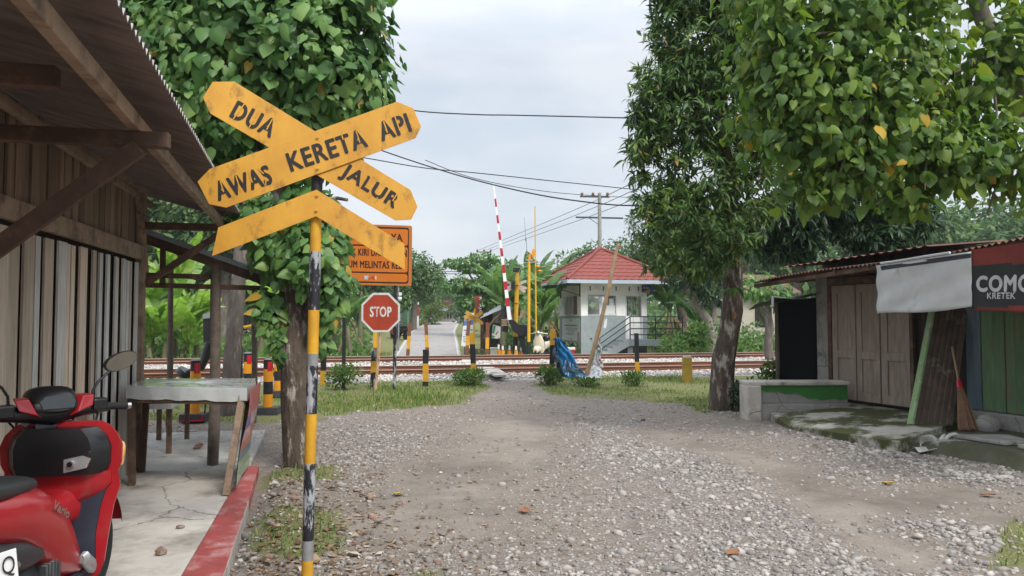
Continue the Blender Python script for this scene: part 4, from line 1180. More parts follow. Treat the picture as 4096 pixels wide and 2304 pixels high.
# ------------------------------------------------------------------ banners tied between the posts and the bamboo pole
bam = thing('bamboo_pole', 'dry bamboo pole leaning in front of the guard hut', 'pole', B(2333, 16.6))
p0, p1 = B(2333, 16.6) - UP * .05, P(2470, 985, 16.9)
mb = MB(); pts, rs = [], []
for i in range(61):
    t = i / 60; pts.append(p0.lerp(p1, t) + RIGHT * (.035 * math.sin(math.pi * t))); rs.append(.050 - .010 * t + (.009 if i % 6 == 0 else 0))
mb.tube(pts, rs, 12); mb.build('cane', BAMBOO, bam, smooth=50)
mb = MB(); mb.tube([p1 - UP * .01, p1 + RIGHT * .06 + UP * .03], [.04, .045], 10); mb.build('cut_end', BAMBOO, bam)


def cloth(pts, nu, nv, d0, wob, lab, mats_, name='torn_banner', mfun=None, seed=1):
    """bilinear patch through photo-placed corners with folds of real depth"""
    a, b, c, e = pts
    def fn(u, v):
        p = a.lerp(b, u).lerp(e.lerp(c, u), v)
        return p + FWD * (wob * abs(math.sin(7 * u + 3 * v + seed)) + wob * .6 * math.sin(17 * u - 9 * v) + wob * .35 * math.sin(31 * u + 23 * v)) + RIGHT * (.025 * math.sin(11 * v + 4 * u)) + UP * (.012 * math.sin(27 * u) * v)
    mb = MB(); mb.grid(fn, nu, nv)
    if mfun: mb.m = [mfun((i // nv + .5) / nu, (i % nv + .5) / nv) for i in range(nu * nv)]
    return mb, fn


CBLUE = mat('banner_blue', (.035, .26, .50), (.02, .19, .42), .6, 4, dirt=(.30, .36, .38), dscale=4, dpos=(.6, .75))
CDARK = mat('banner_print_dark', (.06, .10, .13), (.02, .04, .06), .6, 8, dirt=(.25, .3, .33), dscale=7, dpos=(.55, .65))
CWHT = mat('banner_white', (.62, .63, .64), (.50, .51, .53), .6, 5)
bd = 16.75
mb, fn = cloth([P(2212, 1352, bd), P(2245, 1352, bd), P(2352, 1520, bd - .3), P(2222, 1506, bd - .15)], 20, 30, bd, .075, '', None, mfun=lambda u, v: 1 if u < .27 + .05 * math.sin(9 * v) else 0)
o = mb.build('torn_banner', [CBLUE, CDARK], loc=B(2270, bd), smooth=25)
so = o.modifiers.new('thick', 'SOLIDIFY'); so.thickness = .004
tag(o, 'crumpled blue printed banner drooping from a yellow post to the ground', 'banner')


def onfn(fn, body, u0, v0, u1, v1, up, mat_, parent, scale=1, name='lettering'):
    """lettering that follows the cloth: baseline (u0,v0)->(u1,v1) in the cloth's own coordinates, letters `up` tall"""
    vs, fs = text_mesh(body, .02, 0)
    mb = MB(); pts = []
    for x, y in vs:
        u = u0 + (u1 - u0) * x; v = v0 + (v1 - v0) * x - up * y
        q = fn(u, v); pts.append(q - FWD * .02)
    mb.add(pts, fs); return mb.build(name, mat_, parent)


onfn(fn, 'AYO', .38, .66, .98, .78, .13, CWHT, o)
onfn(fn, '#BEST', .32, .78, .97, .90, .09, mat('banner_ochre', (.45, .36, .2), None, .6), o)
onfn(fn, 'WANA', .30, .92, .95, .985, .075, CWHT, o)
mb, fn2 = cloth([P(2393, 1345, 16.9), P(2398, 1345, 16.9), P(2411, 1475, 16.7), P(2360, 1450, 16.8)], 8, 16, 16.9, .035, '', None)
mb2, fn3 = cloth([P(2360, 1450, 16.8), P(2411, 1475, 16.7), P(2405, 1515, 16.4), P(2338, 1520, 16.5)], 10, 8, 16.9, .05, '', None, seed=3)
o_ = len(mb.v); mb.v += mb2.v; mb.f += [tuple(i + o_ for i in f) for f in mb2.f]; mb.m += mb2.m
o = mb.build('torn_banner', CWHT, loc=B(2380, 16.8), smooth=60)
so = o.modifiers.new('thick', 'SOLIDIFY'); so.thickness = .004
tag(o, 'torn white printed banner hanging from the leaning yellow post', 'banner')
mb = MB()
for v_, c in ((.36, 0), (.52, 1)):
    q = fn2(.55, v_) - FWD * .012; mb.cyl(q, q - FWD * .003, .035, n=14, mi=c)
mb.build('round_emblem', [mat('emblem_maroon', (.22, .05, .07), None, .6), mat('emblem_green', (.08, .24, .18), None, .6)], o)
mb = MB()
for k in range(3):
    q = fn2(.80, .66 + .1 * k) - FWD * .012; mb.prism([q + RIGHT * a + UP * b for a, b in ((-.02, -.06), (.03, -.03), (.035, .03), (-.015, .0))], -FWD * .002)
mb.build('red_print', REFRED, o)
# ------------------------------------------------------------------ right: old closed kiosk
def fac(x, z, off=0.0):          # point on the kiosk front at photo column x, height z, pushed `off` towards the road
    u = (x - CX) / FPX; d = 9.298 / (u + .36)
    return Cw(u * d, d, z) + FN * off


fdir = (Cw(6.6, 7.5, 0) - Cw(5.05, 11.8, 0)).normalized()
FN = Vector((fdir.y, -fdir.x, 0)); FN = FN if FN.dot(RIGHT) < 0 else -FN
DOORM = mat('weathered_door_wood', (.33, .265, .21), (.21, .165, .13), .85, 5, .3, stretch=(3, 3, .6), dirt=(.29, .255, .22), dscale=4, dpos=(.53, .68))
GREENB = mat('faded_green_boards', (.13, .23, .11), (.085, .15, .078), .8, 5, .25, stretch=(4, 4, .6), dirt=(.20, .15, .09), dscale=3, dpos=(.54, .66), island=.2)
BLUEB = mat('faded_blue_board', (.14, .20, .24), (.09, .13, .15), .8, 5, .2, stretch=(4, 4, .6))
KWALL = mat('dark_brown_wall', (.10, .074, .06), (.045, .032, .026), .9, 5, .3, stretch=(3, 3, .6))
kb = thing('kiosk', 'old closed wooden kiosk with a rusty roof, brown double door and green boards', 'kiosk', fac(3700, 0))


def panel(mb, x0, x1, z0, z1, off, th, mi=0):
    a, b = fac(x0, z0, off), fac(x1, z0, off)
    mb.prism([a, b, b + UP * (z1 - z0), a + UP * (z1 - z0)], -FN * th, mi); return mb


mb = MB(); panel(mb, 3270, 4700, .12, 2.45, -.10, .05); a, b = fac(3270, .1, -.1), fac(3270, .1, -2.5); mb.prism([a, b, b + UP * 2.3, a + UP * 2.3], fdir * .05); mb.build('wall', KWALL, kb)
mb = MB(); panel(mb, 3268, 3312, .12, 2.2, .02, .1); mb.build('corner_post', CONC, kb, bevel=.01)
for x0, x1 in ((3330, 3424), (3427, 3520), (3524, 3640)):
    dr = MB(); panel(dr, x0, x1, .27, 2.02, .0, .03); d_ = dr.build('door', DOORM, kb, bevel=.004)
    mb = MB(); w_ = x1 - x0
    for z0, z1 in ((.27, .40), (.90, 1.02), (1.90, 2.02)): panel(mb, x0 + 1, x1 - 1, z0, z1, .022, .022)
    for xa, xb in ((x0 + 1, x0 + w_ * .22), (x1 - w_ * .22, x1 - 1)): panel(mb, xa, xb, .40, .90, .02, .02); panel(mb, xa, xb, 1.02, 1.90, .02, .02)
    mb.build('door_frame', DOORM, d_, bevel=.003)
mb = MB(); panel(mb, 3318, 3640, 2.03, 2.14, .03, .06); panel(mb, 3314, 3328, .12, 2.03, .03, .06); panel(mb, 3643, 3654, .2, 2.03, .03, .06); mb.build('door_surround', TIMBER, kb, bevel=.004)
mb = MB(); x = 3862
for i, (w_, m) in enumerate(((30, 1), (32, 1), (50, 0), (46, 0), (40, 0), (44, 0), (50, 0), (60, 0), (60, 0), (70, 0))):
    panel(mb, x, x + w_ - 3, .36, 2.3, .01 + .012 * (i % 2), .02, m); x += w_
mb.build('front_boards', [GREENB, BLUEB], kb, bevel=.002)
mb = MB(); panel(mb, 3690, 3860, .3, 2.3, -.03, .03); mb.build('dark_boards', DARKIN, kb)
mb = MB(); panel(mb, 3860, 4700, .12, .35, .07, .16); mb.build('footing', CONC, kb, bevel=.02)


def keave(t): return Cw(4.04, 12.5, 2.105).lerp(Cw(5.58, 5.5, 2.385), t)


KUP = (RIGHT * .97 + FWD * .22).normalized()
mb = MB()
for dz, mi in ((0, 0), (.004, 1)):
    mb.grid(lambda u, v: keave(u) + KUP * (v * 3.4) + UP * (v * .42 + .014 * math.cos(u * 7.2 / .085 * 6.283 * 1) + .03 * math.sin(u * 9) * (1 - v) + dz), 620, 4, mi)
rk = mb.build('roof', [RUSTROOF, RUSTROOF], kb, smooth=60)
mb = MB(); mb.bar(keave(0) + KUP * .05 + UP * -.05, keave(1) + KUP * .05 + UP * -.05, .05, .06); mb.bar(keave(0) + KUP * .85 + UP * .04, keave(1) + KUP * .85 + UP * .04, .05, .07)
mb.build('eave_beam', TIMBER, kb)
for t in (.06, .3, .55, .8):
    mb = MB(); mb.bar(keave(t) + UP * -.03, keave(t) + KUP * 1.6 + UP * .13, .05, .06); mb.build('rafter', TIMBER, kb)
mb = MB(); mb.grid(lambda u, v: Cw(4.35, 11.9, 2.33).lerp(Cw(5.4, 9.6, 2.45), u) + KUP * (v * 1.2) + UP * (v * .1 + .012 * math.cos(u * 110)), 120, 2); mb.build('roof_patch', mat('red_brown_sheet', (.24, .10, .07), (.17, .07, .05), .8, 5, .2), kb, smooth=60)
# side bay under a dark tarpaulin
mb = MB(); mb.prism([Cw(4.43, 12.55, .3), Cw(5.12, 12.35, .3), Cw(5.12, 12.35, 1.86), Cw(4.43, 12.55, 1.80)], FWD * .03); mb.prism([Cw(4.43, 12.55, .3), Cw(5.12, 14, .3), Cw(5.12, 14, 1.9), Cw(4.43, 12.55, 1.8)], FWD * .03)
tp = mb.build('bay_shade_sheet', mat('bay_shade_black', (.006, .006, .007), None, .95), kb)  # near-black sheets painted in for the shade inside the open bay
mb = MB(); mb.tube([Cw(4.40, 12.4, .0), Cw(4.41, 12.4, .9), Cw(4.40, 12.42, 1.9)], [.035, .033, .03], 10, jit=.1); mb.build('side_post', STICK, kb, smooth=60)
mb = MB(); mb.grid(lambda u, v: Cw(4.12, 12.1, 1.78).lerp(Cw(5.1, 11.9, 1.92), u) + FWD * (v * .9) + UP * (.03 * math.sin(9 * u + 4 * v) - .1 * v * (1 - u)), 14, 8); o = mb.build('side_awning', mat('dark_teal_tarpaulin', (.012, .028, .034), (.008, .015, .018), .5, 5), kb, smooth=60)
mb = MB(); mb.tube([Cw(4.30, 12.0, 1.86), Cw(4.20, 12.0, 1.86), Cw(4.20, 12.0, 1.70)], .022, 10); mb.build('gutter_pipe', WHITE, kb, smooth=50)

# low parapet wall
PL = [(3.50, 11.02), (4.98, 11.06)]
pw = thing('parapet_wall', 'low concrete wall with worn green paint at the left end of the kiosk', 'wall', Cw(4.2, 11.1, 0))
mb = MB(); mb.prism([Cw(3.50, 11.03, -.05), Cw(5.0, 11.08, -.05), Cw(5.0, 11.4, -.05), Cw(3.50, 11.4, -.05)], UP * .30); mb.prism([Cw(3.52, 11.10, .25), Cw(5.0, 11.15, .25), Cw(5.0, 11.35, .25), Cw(3.52, 11.35, .25)], UP * .27)
mb.build('wall_body', CONC, pw, bevel=.012)
mb = MB(); mb.prism([Cw(3.46, 11.02, .52), Cw(5.0, 11.06, .52), Cw(5.0, 11.42, .52), Cw(3.46, 11.42, .52)], UP * .055); mb.build('coping', CONCL, pw, bevel=.012)
mb = MB(); mb.prism([Cw(3.46, 10.98, -.05), Cw(3.66, 10.98, -.05), Cw(3.66, 11.4, -.05), Cw(3.46, 11.4, -.05)], UP * .57); mb.build('end_pillar', CONCL, pw, bevel=.015)
mb = MB(); pt = [Cw(3.67, 11.095, .505), Cw(4.99, 11.14, .505), Cw(4.99, 11.14, .30)]
for i in range(15): t = 1 - i / 14; pt.append(Cw(3.67 + 1.3 * t, 11.095 + .043 * t, .505 - (.2 - .09 * max(0, (.62 - t) / .62) - .045 * (1 if t < .55 else 0) + .015 * math.sin(i * 2.1))))
mb.prism(pt, -FWD * .003); mb.build('green_paint', mat('worn_green_paint', (.045, .20, .04), (.035, .15, .03), .75, 6, .1, dirt=(.2, .19, .16), dscale=7, dpos=(.6, .7)), pw)

MOSSY = mat('mossy_concrete', (.46, .43, .38), (.33, .30, .26), .92, 3, .3, dirt=(.055, .06, .018), dscale=1.35, dpos=(.45, .54))
MOSSD = mat('mossy_dark_step', (.085, .082, .055), (.055, .056, .03), .95, 5, .35, dirt=(.27, .26, .23), dscale=1.6, dpos=(.56, .63))
mb = MB()
tp_ = [(3.72, 10.15, .07), (4.32, 8.42, .13), (5.42, 9.25, .21), (6.2, 9.5, .21), (5.2, 11.8, .21), (4.9, 11.05, .20), (3.80, 11.02, .12)]
mb.loft([[Cw(r, d, -.1) for r, d, z in tp_], [Cw(r, d, z) for r, d, z in tp_]])
o = mb.build('terrace', MOSSY, bevel=.012); kind(o, 'structure', 'mossy sloping concrete apron in front of the kiosk door')
mb = MB()
tp_ = [(4.72, 8.62, .13), (5.1, 7.9, .14), (5.14, 7.45, .14), (5.5, 6.3, .15), (8.0, 6.3, .17), (6.9, 9.3, .17), (5.5, 9.2, .16)]
mb.loft([[Cw(r - .25 * (i in (0, 1, 2, 3)), d, -.1) for i, (r, d, z) in enumerate(tp_)], [Cw(r, d, z) for r, d, z in tp_]])
o = mb.build('lower_step', MOSSD, bevel=.02); kind(o, 'structure', 'mossy broken concrete step below the green boards')
for pts in ([(5.0, 8.55), (5.25, 8.0), (5.6, 8.05), (5.62, 8.5)], [(5.28, 7.85), (5.4, 7.3), (5.85, 6.7), (6.3, 6.9), (5.75, 7.9)]):
    mb = MB(); mb.prism([Cw(r, d, .15) for r, d in pts], UP * .045); o = mb.build('paving_slab', CONC, bevel=.012); kind(o, 'structure', 'worn grey slab bedded on the mossy step')
mb = MB(); q = Cw(5.72, 9.05, .22); mb.ball((0, 0, 0), (.17, .13, .13), 7); mb.v = [tuple(Vector(v) + q + Vector((random.uniform(-.015, .015),) * 3)) for v in mb.v]
o = mb.build('boulder', CONC, loc=Cw(5.72, 9.05, .14), smooth=70); tag(o, 'rounded grey boulder on the step below the blue board', 'boulder')

# leaning green plank, ribbed sheet and broom
mb = MB(); mb.bar(Cw(4.96, 9.34, .185), Cw(5.62, 9.9, 1.80), .085, .035, up=FN); o = mb.build('green_plank', mat('pale_green_plank', (.24, .36, .17), (.17, .27, .12), .75, 6, .2, dirt=(.42, .42, .34), dscale=5, dpos=(.52, .66)), loc=Cw(4.96, 9.34, .18), bevel=.004)
tag(o, 'long pale green edged plank leaning against the kiosk front', 'plank')
mb = MB(); bl, br, tl, tr = Cw(5.04, 9.36, .19), Cw(5.40, 9.22, .19), Cw(5.68, 9.86, 1.78), Cw(5.90, 9.62, 1.78)
for s_ in (0, .008): mb.grid(lambda u, v: bl.lerp(br, u).lerp(tl.lerp(tr, u), v) + FN * (.022 * math.cos(u * 6.283 * 5.5) + s_), 66, 2)
o = mb.build('ribbed_sheet', mat('brown_ribbed_sheet', (.105, .075, .055), (.06, .042, .032), .8, 6, .3, dirt=(.2, .18, .12), dscale=4, dpos=(.55, .7)), loc=Cw(5.2, 9.3, .18), smooth=60); tag(o, 'brown ribbed roofing sheets leaning on the kiosk beside the green plank', 'roofing sheet')
bb = Cw(5.46, 8.98, .17); br_ = thing('broom', 'straw broom with a red collar standing against the kiosk', 'broom', bb)
up_ = (Cw(5.60, 9.5, 1.12) - bb).normalized()
mb = MB(); random.seed(9)
for k in range(90):
    a = random.uniform(0, 6.28); r_ = random.random() ** .5
    mb.bar(bb + RIGHT * (.12 * r_ * math.cos(a)) + FWD * (.05 * r_ * math.sin(a)) + UP * random.uniform(0, .03), bb + up_ * .58 + RIGHT * (.025 * r_ * math.cos(a)) + FWD * (.02 * r_ * math.sin(a)), .012, .01)
mb.build('bristles', mat('broom_straw', (.21, .115, .065), (.14, .075, .045), .8, 12, .2), br_)
mb = MB(); mb.cyl(bb + up_ * .55, bb + up_ * .66, .036, .024, 14); mb.build('collar', REFRED, br_)
mb = MB(); mb.cyl(bb + up_ * .64, bb + up_ * 1.12, .013, .013, 10); mb.build('handle', BAMBOO, br_)
# white looped shape in place of a blanked-out spot by the step
q = onz(3745, 1800, .0)
mb = MB()
mb.grid(lambda u, v: q + RIGHT * (-.16 + .30 * u) + FWD * (.05 * math.sin(5 * u + 3 * v)) + UP * (.02 + v * (.10 + .07 * abs(math.sin(4.2 * u + .6)))), 14, 6)
mb.tube([q + RIGHT * (.13 + .10 * math.sin(t) * .9) + UP * (.03 + .16 * math.sin(t * .5 + .2)) + RIGHT * (.05 * t / 3) for t in np.linspace(0, 4.6, 12)], .022, 8)
mb.grid(lambda u, v: q + RIGHT * (-.28 + .62 * u) - FWD * (.02 + .14 * v * (1 - .5 * u)) + UP * (.03 + .02 * math.sin(8 * u + 5 * v)), 14, 4)
o = mb.build('white_blob', mat('dull_white', (.50, .50, .46), (.38, .38, .34), .6, 8), loc=q, smooth=60); so = o.modifiers.new('thick', 'SOLIDIFY'); so.thickness = .006
tag(o, 'white looped shape standing in for a blanked-out spot below the mossy step', 'white shape')

# banners hung from the kiosk eave
def hang(x, y, off=-.03):        # point on the hanging plane just in front of the eave
    u = (x - CX) / FPX; a, b = keave(0), keave(1); ra, da = a.dot(RIGHT), a.dot(FWD); rb, db = b.dot(RIGHT), b.dot(FWD)
    k = (rb - ra) / (db - da); d = (ra - k * da) / (u - k)
    return P(x, y, d) - KUP * .035


wb = MB()
A_, B_, C_, D_ = hang(3514, 1062), hang(3895, 1006), hang(3895, 1231), hang(3514, 1258)
def wf(u, v): return A_.lerp(B_, u).lerp(D_.lerp(C_, u), v) + KUP * (.018 * math.sin(7 * u + 2 * v) + .012 * math.sin(13 * v + 9 * u) * (v > .05)) + UP * (.015 * math.sin(6.3 * u + 1) * v)
wb.grid(wf, 30, 16)
o = wb.build('hanging_banner', mat('old_white_banner', (.62, .635, .63), (.52, .53, .53), .65, 3, .2, dirt=(.36, .35, .33), dscale=2.2, dpos=(.58, .72)), loc=A_.lerp(C_, .5), smooth=60)
so = o.modifiers.new('thick', 'SOLIDIFY'); so.thickness = .004
tag(o, 'dirty white blank banner hanging from the kiosk eave', 'banner')
mb = MB(); mb.grid(lambda u, v: wf(.05 + .95 * u, .03 + .085 * v) - KUP * .006, 24, 2); mb.build('dark_top_strip', mat('banner_edge_dark', (.05, .05, .07), None, .6), o)
mb = MB(); mb.tube([wf(u, -.01) - KUP * .01 + UP * .012 for u in np.linspace(.06, .82, 14)], .014, 8); mb.build('rolled_top', WHITE, o, smooth=60)
A_, B_, C_, D_ = hang(3897, 1000), hang(4420, 930), hang(4420, 1262), hang(3897, 1243)
def rf_(u, v): return A_.lerp(B_, u).lerp(D_.lerp(C_, u), v) + KUP * (.012 * math.sin(5 * u + 2 * v))
mb = MB(); NV = 30; mb.grid(rf_, 40, NV)
mb.m = [1 if ((j + .5) / NV > .27 + .04 * (i / 40) and (j + .5) / NV < .955 - .055 * (i / 40) * 2.2) else 0 for i in range(40) for j in range(NV)]
o = mb.build('hanging_banner', [mat('banner_red', (.20, .026, .02), (.10, .018, .016), .5, 2.5), mat('banner_black', (.018, .02, .021), None, .5)], loc=A_.lerp(C_, .5), smooth=60)
so = o.modifiers.new('thick', 'SOLIDIFY'); so.thickness = .004
tag(o, 'red and black banner with big pale letters hanging from the kiosk eave', 'banner')
LET = mat('banner_letter', (.55, .57, .56), None, .55)
def onb(body, u0, v0, u1, v1, up, bold):
    vs, fs = text_mesh(body, bold, 0); mb = MB()
    for k in range(5):
        e = .012 * (up / .2) if body == 'COMO' else .004; a = 6.283 * k / 4; ox, oy = (0, 0) if k == 4 else (e * math.cos(a) * .45, e * math.sin(a))
        mb.add([rf_(u0 + (u1 - u0) * x + ox, v0 + (v1 - v0) * x - up * y + oy) - KUP * (.006 + .0002 * k) for x, y in vs], fs)
    return mb.build('lettering', LET, o)
onb('COMO', .045, .68, .52, .70, .235, 0)
onb('KRETEK', .14, .80, .385, .80, .09, 0)

# roof corner of the next building at the right edge
mb = MB(); mb.grid(lambda u, v: Cw(5.35, 6.9, 2.47).lerp(Cw(4.55, 5.2, 2.75), u) + RIGHT * (2.2 * v) + UP * (.35 * v + .012 * math.cos(u * 160)), 90, 3)
o = mb.build('roof_sheet', RUSTROOF, loc=Cw(5.6, 6.5, 2.5), smooth=60); so = o.modifiers.new('thick', 'SOLIDIFY'); so.thickness = .006
tag(o, 'loose dark roof sheet lying above the kiosk roof at the right edge', 'roof sheet')
# ------------------------------------------------------------------ guard hut beyond the tracks
X0, X1, Y0, Y1 = 10.40, 13.52, 31.46, 34.8
ZF, ZS, ZE = .60, 1.645, 3.12
gh = thing('guard_hut', 'small white and grey crossing guard hut with a red tiled hip roof', 'hut', (12, 33, 0))
BWHITE = mat('hut_white_wall', (.86, .85, .83), (.80, .79, .77), .8, 3, .05, dirt=(.55, .52, .47), dscale=2.5, dpos=(.56, .75))
BGREY = mat('hut_grey_wall', (.31, .35, .36), (.26, .30, .31), .8, 3, .05, dirt=(.20, .21, .20), dscale=2.5, dpos=(.56, .75))
TILE = mat('red_roof_tile', (.23, .052, .038), (.17, .04, .031), .8, 5, .1, dirt=(.12, .05, .04), dscale=4, dpos=(.5, .72))
FASC = mat('pale_blue_fascia', (.42, .48, .53), (.36, .42, .47), .6, 4)
T = .14
lo, up = MB(), MB()
def wallx(mb, x0, x1, z0, z1, y, mi=0): mb.box(((x0 + x1) / 2, y, (z0 + z1) / 2), (x1 - x0, T, z1 - z0), mi=mi)
def wally(mb, y0, y1, z0, z1, x, mi=0): mb.box((x, (y0 + y1) / 2, (z0 + z1) / 2), (T, y1 - y0, z1 - z0), mi=mi)
yf = Y0 + T / 2
wallx(lo, X0, 12.49, -.35, ZS, yf); wallx(lo, 13.31, X1, -.35, ZS, yf); wallx(lo, 12.49, 13.31, -.35, ZF, yf)
wally(lo, Y0 + T, Y1, .42, ZS, X0 + T / 2); wally(lo, Y0 + T, Y1, .42, ZS, X1 - T / 2); wallx(lo, X0 + T, X1 - T, .42, ZS, Y1 - T / 2)
lo.box((X0 + .12, Y1 - .15, .06), (.24, .24, .82)); lo.box(((X0 + X1) / 2, (Y0 + Y1) / 2, .5), (X1 - X0 - 2 * T, Y1 - Y0 - 2 * T, .14))
lo.build('lower_wall', BGREY, gh)
wallx(up, X0, 10.70, ZS, ZE, yf); wallx(up, 12.09, 12.49, ZS, ZE, yf); wallx(up, 13.31, X1, ZS, ZE, yf); wallx(up, 10.70, 12.09, 2.60, ZE, yf); wallx(up, 12.49, 13.31, 2.57, ZE, yf)
wally(up, Y0 + T, 31.95, ZS, ZE, X0 + T / 2); wally(up, 34.0, Y1, ZS, ZE, X0 + T / 2); wally(up, 31.95, 34.0, 2.60, ZE, X0 + T / 2)
wally(up, Y0 + T, 32.1, ZS, ZE, X1 - T / 2); wally(up, 34.2, Y1, ZS, ZE, X1 - T / 2); wally(up, 32.1, 34.2, 2.6, ZE, X1 - T / 2)
wallx(up, X0 + T, 11.2, ZS, ZE, Y1 - T / 2); wallx(up, 12.9, X1 - T, ZS, ZE, Y1 - T / 2); wallx(up, 11.2, 12.9, 2.6, ZE, Y1 - T / 2)
up.box(((X0 + X1) / 2, (Y0 + Y1) / 2, ZE - .03), (X1 - X0 - 2 * T, Y1 - Y0 - 2 * T, .05))
up.build('upper_wall', BWHITE, gh)
mb = MB()
for xv in (10.83, 11.45, 12.05, 12.68, 13.12): mb.box((xv, Y0 - .002, 2.86), (.055, .02, .2))
mb.build('vent_slot', mat('vent_shadow_grey', (.12, .11, .105), None, .9), gh)
GL = bpy.data.materials.new('window_glass'); GL.use_nodes = True
t_ = GL.node_tree; tr = t_.nodes.new('ShaderNodeBsdfTransparent'); tr.inputs[0].default_value = (.86, .88, .88, 1); gg = t_.nodes.new('ShaderNodeBsdfGlossy'); gg.inputs['Roughness'].default_value = .05
mx = t_.nodes.new('ShaderNodeMixShader'); mx.inputs[0].default_value = .10
t_.links.new(tr.outputs[0], mx.inputs[1]); t_.links.new(gg.outputs[0], mx.inputs[2]); t_.links.new(mx.outputs[0], t_.nodes['Material Output'].inputs[0])


def window(x0, x1, z0, z1, y, nm='window', fr=.05, glass=True, par=gh):
    mb = MB(); d_ = .07
    mb.box(((x0 + x1) / 2, y, z0 + fr / 2), (x1 - x0, d_, fr)); mb.box(((x0 + x1) / 2, y, z1 - fr / 2), (x1 - x0, d_, fr))
    mb.box((x0 + fr / 2, y, (z0 + z1) / 2), (fr, d_, z1 - z0 - 2 * fr)); mb.box((x1 - fr / 2, y, (z0 + z1) / 2), (fr, d_, z1 - z0 - 2 * fr))
    f = mb.build(nm, WHITE, par)
    if glass: mb = MB(); mb.box(((x0 + x1) / 2, y, (z0 + z1) / 2), (x1 - x0 - 2 * fr, .006, z1 - z0 - 2 * fr)); mb.build('pane', GL, f)
    return f


window(10.70, 11.55, 1.66, 2.60, Y0 + .06, fr=.03)
wf_ = window(11.55, 12.09, 1.66, 2.60, Y0 + .04, fr=.06)
mb = MB(); mb.box((11.83, Y0 + .01, 2.24), (.20, .006, .36)); mb.box((11.80, Y0 + .012, 1.92), (.40, .006, .38)); mb.build('paper_notice', WHITE, wf_)
mb = MB(); mb.box((11.40, Y0 + .03, 1.94), (.26, .006, .5)); mb.build('paper_notice', WHITE, wf_)
# door: white leaf with a window above, standing in the opening
mb = MB(); mb.box((12.90, Y0 + .11, 1.12), (.80, .05, 1.03)); dr = mb.build('door', BWHITE, gh)
mb = MB()
for xv in (12.515, 13.285): mb.box((xv, Y0 + .04, 1.585), (.05, .1, 1.97))
mb.box((12.9, Y0 + .04, 2.545), (.82, .1, .05)); mb.build('door_frame', WHITE, gh)
mb = MB(); mb.box((12.9, Y0 + .07, 1.12), (.03, .02, 1.0)); mb.build('door_stile', WHITE, dr)
for x0, x1 in ((12.80, 12.98), (12.98, 13.22)): window(x0, x1, 1.68, 2.5, Y0 + .5, fr=.03)
mb = MB(); mb.bar((12.87, Y0 + .45, 2.45), (12.95, Y0 + .46, 1.95), .03, .03); mb.bar((13.03, Y0 + .45, 2.45), (13.19, Y0 + .46, 1.85), .03, .03); mb.build('window_stay', WHITE, gh)
# left face: hopper window
mb = MB()
for a in (31.98, 32.75, 33.30, 33.97): mb.box((X0 + .03, a, 2.12), (.07, .05, .94))
mb.box((X0 + .03, 32.97, 1.67), (.07, 2.0, .05)); mb.box((X0 + .03, 32.97, 2.57), (.07, 2.0, .05)); sw = mb.build('window', WHITE, gh)
mb = MB(); mb.prism([(X0 - .02, 33.35, 2.52), (X0 - .02, 33.95, 2.52), (X0 - .42, 33.95, 1.78), (X0 - .42, 33.35, 1.78)], (.02, 0, .015)); mb.build('open_sash', WHITE, sw)
mb = MB(); mb.box((X0 + .05, 32.36, 2.12), (.01, .72, .86)); mb.build('brown_curtain', mat('brown_curtain', (.26, .15, .11), (.2, .11, .08), .8, 8), sw)
# roof
E0, E1, F0, F1, AP = (9.50, 30.6), (14.85, 30.6), (9.50, 36.7), (14.85, 36.7), Vector((12.08, 33.65, 4.86))
ez = 3.20
cs = [Vector((*E0, ez)), Vector((*E1, ez)), Vector((*F1, ez)), Vector((*F0, ez))]
mb = MB()
for i in range(4):
    a, b = cs[i], cs[(i + 1) % 4]; nn = (b - a).cross(AP - a).normalized(); W = (b - a).length
    NR, SUB = 9, 2
    rings = []
    for r in range(NR):
        for s_ in (0.02, .98):
            v = (r + s_) / NR; v = min(v, .995)
            row = []
            for k in range(61):
                u = k / 60; p = a.lerp(b, u).lerp(AP, v); wx = (p - a).dot((b - a).normalized())
                row.append(p + nn * (.030 * (1 - s_) + .014 * math.cos(wx * 6.283 / .33)))
            rings.append(row)
    mb.loft(rings, cap=False, closed=False)
rf2 = mb.build('roof', TILE, gh, smooth=45)
mb = MB()
for i in range(4): mb.tube([cs[i].lerp(AP, t) + UP * (.025 + .008 * (j % 2)) for j, t in enumerate(np.linspace(0, 1, 26))], .075, 10)
mb.build('hip_cap', TILE, rf2, smooth=60)
mb = MB()
for i in range(4): mb.bar(cs[i] + UP * -.075, cs[(i + 1) % 4] + UP * -.075, .03, .16)
mb.build('fascia', FASC, gh)
mb = MB(); mb.prism([Vector((c.x, c.y, ez - .10)) for c in cs], UP * .01); mb.build('soffit', BWHITE, gh)
# black steel awning frames left and right
for sx, xs, xe in ((-1, X0, 9.0), (1, X1, 14.9)):
    mb = MB()
    for yy in (31.6, 34.5):
        mb.bar((xs, yy, 3.02), (xe, yy, 2.98), .04, .04); mb.bar((xs + sx * .02, yy, 2.55), (xe, yy, 2.97), .035, .035); mb.bar((xs + sx * .02, yy, 2.5), (xs + sx * .02, yy, 3.03), .04, .04, up=(1, 0, 0))
    mb.bar((xe, 31.6, 2.98), (xe, 34.5, 2.98), .04, .04)
    mb.build('awning_frame', STEELB, gh)
    mb = MB(); mb.prism([(xs, 31.5, 3.05), (xe, 31.5, 3.01), (xe, 34.6, 3.01), (xs, 34.6, 3.05)], (0, 0, .012)); mb.build('awning_sheet', mat('awning_sheet', (.30, .31, .28), (.22, .22, .2), .5, 5), gh)
